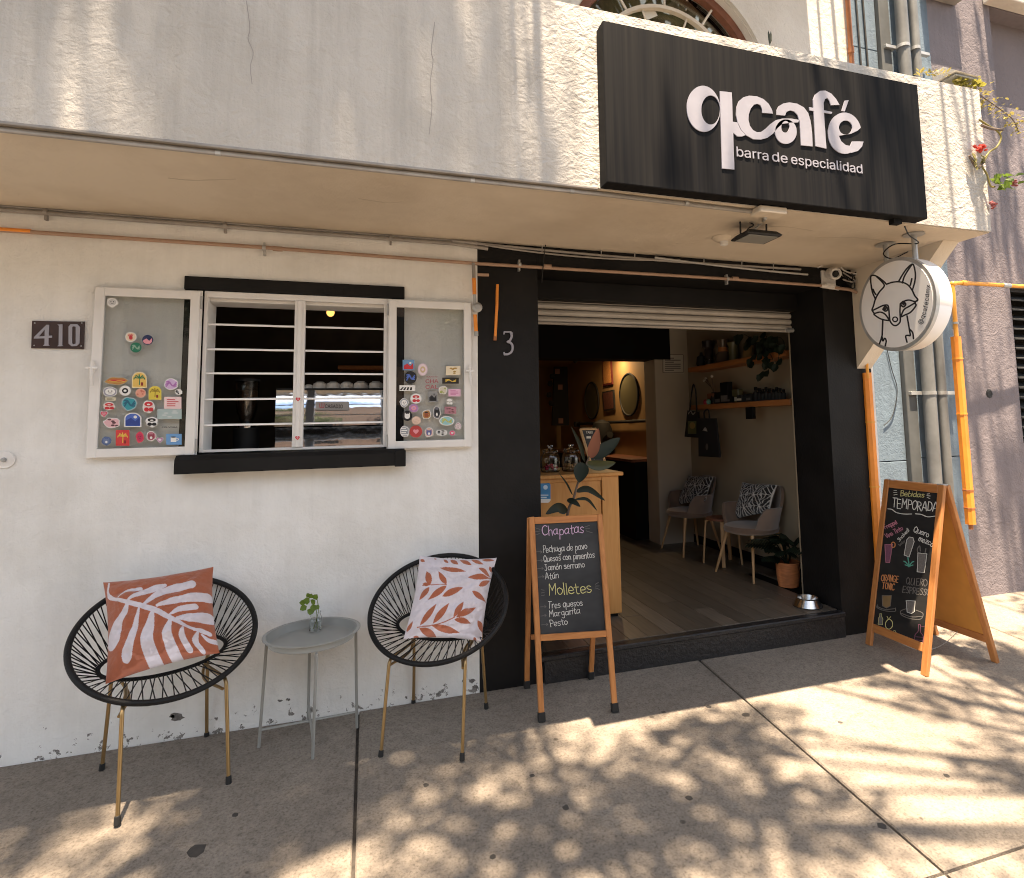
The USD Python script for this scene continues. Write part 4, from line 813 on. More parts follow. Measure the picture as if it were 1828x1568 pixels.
for z in (1.78, 3.3, 5.0):
    obj('clamp', cat([tube([(4.678, 0.25, z), (4.678, 0.25, z + 0.03)], 0.060, 16), box((4.5, 0.27, z), (4.62, 0.34, z + 0.03), 0.002)]), galv, dp, smooth=30)
    obj('clamp', cat([tube([(4.816, 0.24, z), (4.816, 0.24, z + 0.03)], 0.045, 16), box((4.86, 0.26, z), (5.02, 0.30, z + 0.03), 0.002)]), galv, dp2, smooth=30)
rp = thing('rusty_pipe', 'thin rusty brown pipe rising at the right end of the upper cafe wall', 'pipe')
obj('pipe', tube([(3.785, -0.03, 3.0), (3.785, -0.03, 8.0)], 0.020, 10), rust_pipe, rp, smooth=40)
obj('coupling', tube([(3.785, -0.03, 4.62), (3.785, -0.03, 4.67)], 0.025, 10), rust_pipe, rp, smooth=40)
wcab = thing('black_cable', 'pair of black cables hanging down the blue wall beside the rusty pipe', 'cable')
for x in (4.24, 4.32): obj('cable', tube([(x - 0.06, 0.33, 8.0), (x, 0.33, 5.6), (x + 0.03, 0.33, 3.0)], 0.009, 6), rubber, wcab, smooth=40)
lw = thing('loose_wire', 'thin loose wire looping down the blue wall under the fox sign', 'wire')
obj('wire', tube(smoothline([W(*p, Y=0.335) for p in ((1583, 622), (1592, 660), (1601, 690), (1600, 715), (1592, 745), (1578, 760))], 8), 0.0035, 6), rubber, lw, smooth=40)

# neighbours -------------------------------------------------------------------------
bb = thing('blue_building', 'narrow blue grey sheet clad building strip between cafe and mauve wall', 'building')
for (z0, z1) in ((-0.1, 1.205), (1.213, 2.95), (2.957, 4.99), (4.998, 8.0)):
    obj('panel', box((3.824, 0.345, z0), (4.47, 0.5, z1), 0.003), bluegrey, bb)
for (z0, z1) in ((-0.1, 1.222), (1.230, 3.60), (3.608, 5.08), (5.088, 8.0)):
    obj('panel', box((4.60, 0.335, z0), (5.12, 0.5, z1), 0.003), bluegrey, bb)
obj('column', box((4.475, 0.30, -0.1), (4.595, 0.5, 8.0), 0.006), M('dark_column', (0.085, 0.09, 0.09), 0.7, 0.25, 4), bb)
obj('edge_strip', box((3.824, 0.33, -0.1), (3.90, 0.344, 8.0), 0.002), bluegrey, bb)
mv = thing('mauve_building', 'mauve rendered neighbour building with a black louvred vent', 'building')
mg = sbox(5.124, -0.3, 12, 9).difference(sbox(5.93, 1.315, 7.4, 2.835)).difference(sbox(5.99, 4.70, 9.0, 5.76))
obj('wall', wallpoly(mg, 0.35, 0.6), mauve, mv)
obj('recess', box((5.95, 0.52, 4.6), (9.1, 0.6, 5.8)), mauve_shaded, mv)
obj('cornice', box((5.9, 0.20, 5.765), (9.2, 0.349, 5.86), 0.008), upper_mat, mv)
obj('ledge', box((5.05, 0.22, 5.66), (5.5, 0.345, 5.70), 0.006), grey_pipe, mv)
obj('ledge', box((5.03, 0.20, 5.705), (5.52, 0.345, 5.72), 0.004), galv, mv)
vent = obj('vent_frame', cat([box((5.931, 0.40, 1.316), (5.97, 0.5, 2.834)), box((5.971, 0.40, 2.80), (7.39, 0.5, 2.834)), box((5.971, 0.40, 1.316), (7.39, 0.5, 1.345))]), rubber, mv, 'black louvred vent')
for kk in range(15):
    z = 1.36 + kk * 0.096
    obj('louvre', hull([(x, y, z + dz) for x in (5.972, 7.39) for y, dz in ((0.37, 0), (0.37, 0.012), (0.47, 0.07), (0.47, 0.058))]), rubber, vent)
obj('vent_back', box((5.93, 0.56, 1.3), (7.4, 0.6, 2.85)), black_flat, mv)
hb = W(1767, 703, Y=0.345)
obj('hole', lathe([(0.045, 0), (0.028, 0.006), (0.02, 0.003)], hb + [0, 0.005, 0], 9, (0, -1, 0)), rubber, mv, 'small broken hole in the mauve render')

# planter things on the balcony end -----------------------------------------------------
fx = thing('balcony_lamp', 'white box lamp housing sitting on the parapet end in sunlight', 'lamp')
wb = [W(*p, Y=-1.0) for p in ((1690, 133), (1714, 106), (1760, 130), (1748, 148))]
ctrw = np.array([3.80, -0.90, 3.875]); LS = 0.62
hx = [(-0.20, 0), (0.20, 0)]
obj('housing', hull([ctrw + LS * np.array([x, y, z]) for x, y, z in ((-.19, -.17, 0.02), (.19, -.17, 0.0), (-.19, .12, 0.02), (.19, .12, 0.0), (-.17, -.02, 0.15), (.17, -.02, 0.13), (-.17, .10, 0.15), (.17, .10, 0.13))]), plastic_white, fx)
obj('diffuser', box(ctrw + [-0.105, -0.095, -0.014], ctrw + [0.105, 0.06, -0.001], 0.004), table_grey, fx)
obj('stem', tube([ctrw + [0.0, 0.0, -0.01], ctrw + [0, 0, -0.16]], 0.02, 8), galv, fx)
def leafquad(c, L, w, d, n, fold=0.2):
    d = np.asarray(d, float); d /= np.linalg.norm(d); n = np.asarray(n, float); s = np.cross(d, n); s /= np.linalg.norm(s) + 1e-9; n = np.cross(s, d)
    c = np.asarray(c, float)
    v = [c, c + d * L * .35 + s * w * .5 + n * fold * w, c + d * L * .75 + s * w * .36 + n * fold * w * .6, c + d * L, c + d * L * .75 - s * w * .36 + n * fold * w * .6, c + d * L * .35 - s * w * .5 + n * fold * w, c + d * L * .5]
    f = [[0, 1, 6], [1, 2, 6], [2, 3, 6], [3, 4, 6], [4, 5, 6], [5, 0, 6]]
    return trimesh.Trimesh(v, f, process=False)
def leaves(cs, L, w, rn, drop=0.3):
    out = []
    for c in cs:
        a = rn.random() * 6.283; d = (math.cos(a), math.sin(a), -drop + 0.5 * (rn.random() - .5)); n = (rn.random() - .5, rn.random() - .5, 1)
        k = 0.7 + 0.6 * rn.random(); out.append(leafquad(c, L * k, w * k, d, n))
    return cat(out)
vn = thing('hanging_vine', 'straggling dry vine trailing from the parapet end toward the mauve wall', 'plant')
rv = random.Random(8)
vp = smoothline([W(*p, Y=-0.98) for p in ((1700, 152), (1730, 162), (1752, 172), (1772, 186), (1792, 200), (1808, 214), (1820, 238))], 8)
obj('stem', tube(vp, 0.004, 6), bark, vn)
obj('foliage', leaves([p + np.array([rv.gauss(0, .03), rv.gauss(0, .03), rv.gauss(0, .035)]) for p in vp for _ in range(3)], 0.03, 0.018, rv), leaf_dry, vn)
tuft = [W(1705 + rv.random() * 50, 143 + rv.random() * 14, Y=-0.99 + rv.random() * .05) for _ in range(50)]
obj('foliage', leaves(tuft, 0.04, 0.03, rv, -0.2), leafmat('yellow_leaf', (0.28, 0.26, 0.05), (0.42, 0.38, 0.08), 0.5, 0.4), vn)
obj('foliage', leaves([W(1640 + rv.random() * 55, 128 + rv.random() * 10, Y=-0.97) for _ in range(40)], 0.035, 0.015, rv, -0.5), leaf_dry, vn)
gp_ = thing('geranium', 'leggy geranium with red flower heads hanging off the parapet end', 'plant')
gq_ = lambda x, y: W(x, y, Y=-1.08)
for pts in ([(1748, 214), (1765, 225), (1780, 234), (1787, 246), (1780, 262), (1766, 272), (1758, 286)], [(1752, 224), (1770, 230), (1790, 232)], [(1766, 272), (1752, 292), (1762, 312), (1768, 332), (1776, 334)], [(1758, 286), (1745, 300), (1730, 278)]):
    obj('stem', tube(smoothline([gq_(*p) for p in pts], 6), 0.006 if len(pts) > 3 else 0.009, 8), bark if len(pts) == 3 else leaf_dry, gp_, smooth=40)
def florets(c, r, n, rn): return cat([ball(np.asarray(c) + np.array([rn.gauss(0, r), rn.gauss(0, r * .6), rn.gauss(0, r * .6)]), 0.011, 1, (1, 1, .6)) for _ in range(n)])
obj('flower_head', florets(gq_(1750, 265), 0.022, 26, rv), petal_red, gp_)
obj('flower_head', florets(gq_(1812, 326), 0.018, 14, rv), petal_dull, gp_)
obj('flower_head', florets(gq_(1774, 366), 0.018, 12, rv), petal_dull, gp_)
gcs = [gq_(1768 + rv.random() * 40, 314 + rv.random() * 26) + np.array([0, rv.gauss(0, .02), 0]) for _ in range(16)]
obj('foliage', cat([leafquad(c, 0.06, 0.06, (rv.random() - .5, -0.6, -0.6 + rv.random()), (rv.random() - .5, -1, .6)) for c in gcs]), leaf_green, gp_)
obj('foliage', cat([leafquad(gq_(1732 + rv.random() * 20, 272 + rv.random() * 24), 0.05, 0.03, (rv.random() - .5, -.4, -1), (0, -1, .3)) for _ in range(8)]), leaf_dry, gp_)
ag = single('agave_tip', cat([leafquad(W(1374, 82, Y=-0.9), 0.10, 0.02, (dx, 0, 1), (0, -1, 0.1)) for dx in (-0.05, 0.15)]), leaf_dark, 'tiny dark pointed plant poking over the parapet right of the arch', 'plant')

# ================================================================== CHAIRS OUTSIDE
def ellp(c, u, d, A, B, th): return np.array([np.asarray(c) + A * math.cos(t) * np.asarray(u) + B * math.sin(t) * np.asarray(d) for t in np.atleast_1d(th)])
chair = thing('basket_chair', 'black cord basket chair with gold legs left of the grey tray table', 'chair', 'basket chairs on the pavement', (-0.891, -0.325, gz(-0.891, -0.30)), math.radians(22.3))
U_, V_ = np.array([1.0, 0, 0]), np.array([0, -1.0, 0])
ct, stt = math.cos(0.745), math.sin(0.745)
D_ = -V_ * ct + np.array([0, 0, stt])
RC = np.array([0, 0.043, 0.634]); HC = np.array([0, 0.121, 0.512])
th = np.linspace(0, 2 * np.pi, 96, endpoint=False)
obj('rim', tube(ellp(RC, U_, D_, 0.380, 0.326, th), 0.0135, 10, True), rim_black, chair, smooth=60)
obj('inner_hoop', tube(ellp(HC, U_, D_, 0.263, 0.093, th), 0.009, 8, True), rim_black, chair, smooth=60)
NC = 100
for i in range(NC):
    t = 2 * np.pi * (i + 0.5 * 0) / NC; s = 1 if i % 2 else -1
    a, b = ellp(RC, U_, D_, 0.380, 0.326, [t])[0], ellp(HC, U_, D_, 0.263, 0.093, [t + s * 0.075])[0]
    w = (b - a) / np.linalg.norm(b - a)
    pr_ = np.array([a - w * 0.012 + D_ * 0.0, a + (b - a) * 0.5, b + w * 0.009])
    obj('cord', tube(pr_, 0.0027, 5), cord_black, chair)
legs = {'fl': (-0.196, -0.25), 'fr': (0.22, -0.243), 'bl': (-0.22, 0.25), 'br': (0.216, 0.244)}
for kname, (lx, ly) in legs.items():
    sgn = -1 if lx < 0 else 1
    if ly < 0:
        t0 = math.acos(max(-1, min(1, lx * 0.95 / 0.380))); top = ellp(RC, U_, D_, 0.380, 0.326, [-t0])[0] + np.array([0, 0.01, -0.018])
        a0 = np.array([lx, ly, 0.0]); a1_ = np.array([lx * .97, top[1] - 0.014, top[2] - 0.022])
        pts = [(lx, ly, 0.0), tuple(a0 + (a1_ - a0) * .5), tuple(a0 + (a1_ - a0) * .97), tuple(a1_), tuple(top), (lx * 0.85, top[1] + 0.12, top[2] + 0.004), (lx * 0.8, HC[1] - 0.02, HC[2] - 0.085)]
        pts[0] = (lx, ly, GS * ly - 0.0)
    else:
        pts = [(lx, ly, GS * ly * 0.3), (lx * 0.95, ly * 0.92, 0.26), (lx * 0.92, ly * 0.80, 0.47), (lx * 0.86, HC[1] + 0.05, HC[2] + 0.05)]
    lg = obj('leg', tube(pts, 0.0085, 10), gold, chair, smooth=50)
    p0, p1 = np.array(pts[0]), np.array(pts[1]); dd = (p1 - p0) / np.linalg.norm(p1 - p0)
    obj('foot_cap', tube([p0 - dd * 0.001, p0 + dd * 0.003, p0 + dd * 0.034, p0 + dd * 0.036], [0.011, 0.0135, 0.012, 0.010], 10), rubber, lg, smooth=40)
obj('cross_bar', tube(smoothline([(-0.20, -0.16, 0.385), (-0.15, 0.02, 0.40), (-0.19, 0.15, 0.47)], 6), 0.007, 8), gold, chair, smooth=50)
obj('cross_bar', tube(smoothline([(0.20, -0.16, 0.385), (0.15, 0.02, 0.40), (0.19, 0.15, 0.47)], 6), 0.007, 8), gold, chair, smooth=50)
def copy(root, loc, rotz, label):
    d = root.GetCustomData(); r = thing(root.GetName(), label, d['category'], d.get('group'), loc, rotz)
    r.GetReferences().AddInternalReference(root.GetPath()); r.SetInstanceable(True); tag(r, label, d['category'], d.get('group')); return r
copy(chair, (0.361, -0.325, gz(0.36, -0.30)), math.radians(-25.1), 'black cord basket chair with gold legs right of the grey tray table')

# cushions -----------------------------------------------------------------------------
def cushion(name, corners, thick, pattern, back, label, N=150, group=None, cat_='cushion', push=0.9, edge=0.12):
    TL, TR, BR, BL = [np.asarray(c, float) for c in corners]
    nrm = np.cross(TR - TL, BL - TL); nrm /= np.linalg.norm(nrm)
    if nrm @ (EYE - TL) < 0: nrm = -nrm
    s = np.linspace(0, 1, N); S, T = np.meshgrid(s, s)
    a, b = 2 * S - 1, 2 * T - 1
    k = edge
    S2 = 0.5 + 0.5 * a * (1 - k * (1 - b ** 2) * 0.55); T2 = 0.5 + 0.5 * b * (1 - k * (1 - a ** 2) * 0.55)
    P = (1 - S2)[..., None] * (1 - T2)[..., None] * TL + S2[..., None] * (1 - T2)[..., None] * TR + S2[..., None] * T2[..., None] * BR + (1 - S2)[..., None] * T2[..., None] * BL
    hgt = thick * np.clip((1 - np.abs(a) ** 2.6) * (1 - np.abs(b) ** 2.6), 0, 1) ** 0.62
    q = np.stack([a * 3, b * 3, np.zeros_like(a)], -1)
    wr = (meshkit.fbm(q + 5, 4, 3) - 0.5) * 0.05 * np.clip(hgt / thick * 1.5, 0, 1)
    ridg = np.abs(meshkit.noise(np.stack([a * 2.2 + b * 1.4, b * 4.0, a * 0], -1), 9) - 0.5) * 0.045 * np.clip(hgt / thick * 1.5, 0, 1)
    F = P + nrm * (hgt + wr + ridg)[..., None] * push * 2 * 0.5
    Bk = P - nrm * (hgt * 0.8)[..., None]
    v = np.vstack([F.reshape(-1, 3), Bk.reshape(-1, 3)])
    idx = np.arange(N * N).reshape(N, N)
    q0 = np.stack([idx[:-1, :-1], idx[1:, :-1], idx[1:, 1:], idx[:-1, 1:]], -1).reshape(-1, 4)
    fr = np.vstack([q0[:, [0, 1, 2]], q0[:, [0, 2, 3]]]); bk = fr[:, ::-1] + N * N
    ed = np.concatenate([idx[0, :], idx[1:, -1], idx[-1, -2::-1], idx[-2:0:-1, 0]]); e2 = np.roll(ed, -1)
    sd = np.vstack([np.stack([ed, e2, e2 + N * N], 1), np.stack([ed, e2 + N * N, ed + N * N], 1)])
    col = np.vstack([pattern(S.ravel(), T.ravel()), np.tile(back, (N * N, 1))])
    m = trimesh.Trimesh(v, np.vstack([fr, bk, sd]), process=False)
    o = obj(name, m, fabric, None, label, True, col); return tag(o, None, cat_, group)
TERRA, LILAC = np.array([0.37, 0.105, 0.048]), np.array([0.66, 0.61, 0.66])
# one big cut-out leaf; drawn in the cushion's crop of the photograph and brought to (s, t)
ck1 = np.array([(472, 205), (985, 135), (1003, 545), (490, 680)], float)
def homog(src):
    dst = np.array([(0, 0), (1, 0), (1, 1), (0, 1)], float); A = []
    for (x, y), (u, v) in zip(src, dst):
        A += [[x, y, 1, 0, 0, 0, -u * x, -u * y, -u], [0, 0, 0, x, y, 1, -v * x, -v * y, -v]]
    return np.linalg.svd(np.array(A))[2][-1].reshape(3, 3)
def tost(pts, H):
    p = np.c_[np.array(pts, float), np.ones(len(pts))] @ H.T; return p[:, :2] / p[:, 2:]
H1 = homog(ck1)
def vstroke(pts, ws, H=H1):
    p = smoothline(pts, 8); w = np.interp(np.linspace(0, 1, len(p)), np.linspace(0, 1, len(ws)), ws)
    return unary_union([LineString(p[i:i + 2]).buffer((w[i] + w[i + 1]) / 4) for i in range(len(p) - 1)])
leaf1 = unary_union([vstroke([(505, 215), (497, 265), (510, 295), (560, 320), (650, 345), (740, 375), (820, 415), (890, 450), (960, 470)], [10, 12, 26, 16, 26, 30, 24, 16, 10]),
                     vstroke([(615, 325), (590, 380), (555, 430), (530, 490), (520, 520)], [10, 30, 50, 75, 60]), vstroke([(670, 355), (655, 420), (630, 500), (605, 570), (600, 590)], [8, 20, 40, 55, 40]), vstroke([(735, 380), (720, 440), (705, 520), (730, 610)], [14, 40, 62, 66]), vstroke([(815, 420), (800, 490), (815, 560), (830, 600)], [14, 45, 55, 50]), vstroke([(870, 460), (865, 500), (885, 548)], [10, 28, 30]), vstroke([(930, 470), (915, 510), (938, 548)], [8, 26, 22]), vstroke([(945, 478), (970, 500), (1000, 500)], [8, 20, 22]),
                     vstroke([(560, 305), (590, 275), (670, 258)], [8, 14, 20]), vstroke([(610, 325), (660, 290), (740, 258), (785, 242)], [8, 26, 40, 16]), vstroke([(690, 345), (740, 300), (820, 262), (905, 245)], [10, 30, 42, 46]), vstroke([(755, 355), (830, 325), (910, 310), (975, 300)], [12, 30, 42, 44]), vstroke([(815, 392), (860, 365), (925, 350)], [10, 26, 26]), vstroke([(845, 412), (900, 405), (980, 398)], [14, 40, 50]), vstroke([(915, 462), (945, 458), (975, 470)], [10, 16, 22])])
def cover(g, H):
    Hi = np.linalg.inv(H)
    def f(s, t):
        p = np.c_[s, t, np.ones(len(s))] @ Hi.T; p = p[:, :2] / p[:, 2:]
        return shapely.contains_xy(g, p[:, 0], p[:, 1])
    return f
in1 = cover(leaf1, H1)
def pat1(s, t):
    n = meshkit.fbm(np.stack([s * 30, t * 30, s * 0], -1), 3, 1)[:, None]
    return np.where(in1(s, t)[:, None], LILAC, TERRA) * (0.92 + 0.16 * n)
cs1 = [W(184, 1040, Y=-0.215), W(381, 1012, Y=-0.185), W(392, 1166, Y=-0.40), W(188, 1222, Y=-0.475)]
cushion('patterned_cushion', cs1, 0.105, pat1, LILAC, 'terracotta cushion with one big pale cut-out leaf, on the left basket chair', 280)
ck2 = np.array([(372, 130), (712, 140), (640, 510), (300, 495)], float); H2 = homog(ck2)
def leafshape(x0, y0, x1, y1, w):
    d = np.array([x1 - x0, y1 - y0], float); L = np.linalg.norm(d); d /= L; n = np.array([-d[1], d[0]]); ts = np.linspace(0, 1, 9)
    up = [np.array([x0, y0]) + d * L * t + n * w * .5 * math.sin(math.pi * t ** .85) for t in ts]; dn = [np.array([x0, y0]) + d * L * t - n * w * .5 * math.sin(math.pi * t ** .85) for t in ts[::-1]]
    return Polygon(up + dn[1:-1]).buffer(0)
lv2 = [(445, 200, 565, 215, 26), (570, 245, 680, 245, 28), (622, 198, 682, 240, 24), (620, 290, 682, 255, 24), (590, 310, 668, 352, 26), (450, 338, 548, 295, 30), (398, 282, 388, 214, 26), (470, 285, 435, 222, 26), (395, 290, 352, 345, 24), (470, 290, 388, 350, 28), (360, 455, 425, 370, 26), (412, 455, 482, 368, 28), (410, 462, 535, 490, 26), (358, 465, 440, 505, 26), (500, 432, 548, 362, 26), (512, 432, 610, 382, 28), (505, 440, 585, 450, 24), (620, 432, 652, 478, 30),
       (590, 150, 648, 178, 22), (540, 150, 592, 182, 24), (500, 150, 530, 180, 24), (470, 150, 488, 170, 16), (640, 150, 700, 155, 18), (676, 188, 690, 215, 18), (372, 150, 388, 165, 16), (340, 492, 372, 510, 16), (310, 470, 330, 430, 16), (600, 500, 615, 515, 14), (368, 270, 398, 282, 16), (430, 150, 440, 145, 10)]
leaf2 = unary_union([leafshape(*a) for a in lv2] + [stroke([(368, 278), (420, 282), (470, 285)], 4), stroke([(350, 460), (430, 458), (505, 432)], 4), stroke([(655, 250), (690, 242)], 4)])
in2 = cover(leaf2, H2)
def pat2(s, t):
    n = meshkit.fbm(np.stack([s * 30, t * 30, s * 0], -1), 3, 2)[:, None]
    return np.where(in2(s, t)[:, None], TERRA * 1.05, LILAC) * (0.92 + 0.16 * n)
cs2 = [W(749, 992, Y=-0.20), W(887, 996, Y=-0.20), W(860, 1146, Y=-0.43), W(720, 1141, Y=-0.42)]
cushion('patterned_cushion', cs2, 0.095, pat2, LILAC, 'pale lilac cushion with terracotta leaf sprigs, on the right basket chair', 260)

# tray table ------------------------------------------------------------------------------
tb = np.array([-0.263, -0.26])
gt = gz(*tb)
tt = thing('tray_table', 'round grey metal tray table between the two basket chairs', 'table')
TZ = 0.539
obj('tray', lathe([(0.001, TZ - 0.040), (0.202, TZ - 0.040), (0.208, TZ - 0.036), (0.221, TZ - 0.004), (0.233, TZ - 0.003), (0.2372, TZ + 0.001), (0.2372, TZ + 0.004), (0.233, TZ + 0.005), (0.219, TZ + 0.003), (0.205, TZ - 0.032), (0.200, TZ - 0.036), (0.001, TZ - 0.036)], (tb[0], tb[1], 0), 72), table_grey, tt, smooth=50)
ft = [G(462, 1335), G(558, 1355), G(637, 1300), G(550, 1290)]
for p in ft:
    d = np.array([p[0] - tb[0], p[1] - tb[1]]); d = d / np.linalg.norm(d) * 0.226
    topp = np.array([tb[0] + d[0], tb[1] + d[1], TZ - 0.036])
    obj('leg', tube([p + [0, 0, 0.001], topp], 0.0075, 8), table_grey, tt, smooth=40)
for a, b in ((0, 2), (1, 3)):
    zz = np.array([0, 0, 0.085 + (0.006 if a else 0)])
    obj('stretcher', tube([ft[a] + zz, ft[b] + zz], 0.0058, 8), table_grey, tt, smooth=40)
jp = np.array([W(563, 1126, Z=TZ - 0.036)[0], W(563, 1126, Z=TZ - 0.036)[1], TZ - 0.0355])
jr = thing('glass_jar', 'small clear glass jar of water standing on the grey tray table', 'jar')
obj('glass', lathe([(0.001, 0.0), (0.028, 0.0), (0.0315, 0.004), (0.0315, 0.070), (0.025, 0.082), (0.025, 0.094), (0.0275, 0.096), (0.0275, 0.100), (0.0235, 0.100), (0.0225, 0.082), (0.0285, 0.068), (0.0285, 0.008), (0.001, 0.007)], jp, 32), glass, jr, smooth=40)
obj('water', lathe([(0.001, 0.0082), (0.0278, 0.0088), (0.0278, 0.052), (0.001, 0.052)], jp, 24), usdkit.material(stage, matname('water'), {'p': ('principled_bsdf', {'base_color': (0.97, 0.99, 0.98), 'roughness': 0.0, 'transmission_weight': 1.0, 'ior': 1.33})}, [], surface='p.BSDF'), jr, smooth=40)
sp = thing('plant_cutting', 'green leafy cutting standing in the small glass jar', 'plant')
rs_ = random.Random(3)
jq = lambda x, y: W(x, y, Y=jp[1])
for (x, y, L, w, dx, dz) in ((553, 1075, .055, .05, -.5, .35), (560, 1070, .05, .045, .4, .6), (548, 1082, .05, .045, -.8, -.3), (556, 1085, .05, .05, -.1, -.6), (562, 1082, .04, .04, .5, -.3), (551, 1066, .035, .03, -.3, .8), (556, 1078, .05, .05, .3, .3), (546, 1076, .045, .04, -.9, .2), (559, 1079, .05, .045, .1, -.5), (553, 1068, .04, .04, .3, .7)):
    c = jq(x, y)
    obj('leaf', leafquad(c + np.array([0, -0.005 * rs_.random(), 0]), L * .78, w * .8, (dx, -0.35, dz), (0.2, -1, 0.5), 0.15), leaf_green, sp)
obj('stem', tube(smoothline([jp + [0.006, 0, 0.012], jp + [0.004, 0, 0.10], jq(556, 1080)], 5), 0.0022, 6), leaf_green, sp)
obj('stem', tube(smoothline([jp + [-0.008, 0, 0.012], jp + [0.014, 0, 0.10], jq(566, 1070)], 5), 0.0018, 6), leaf_green, sp)

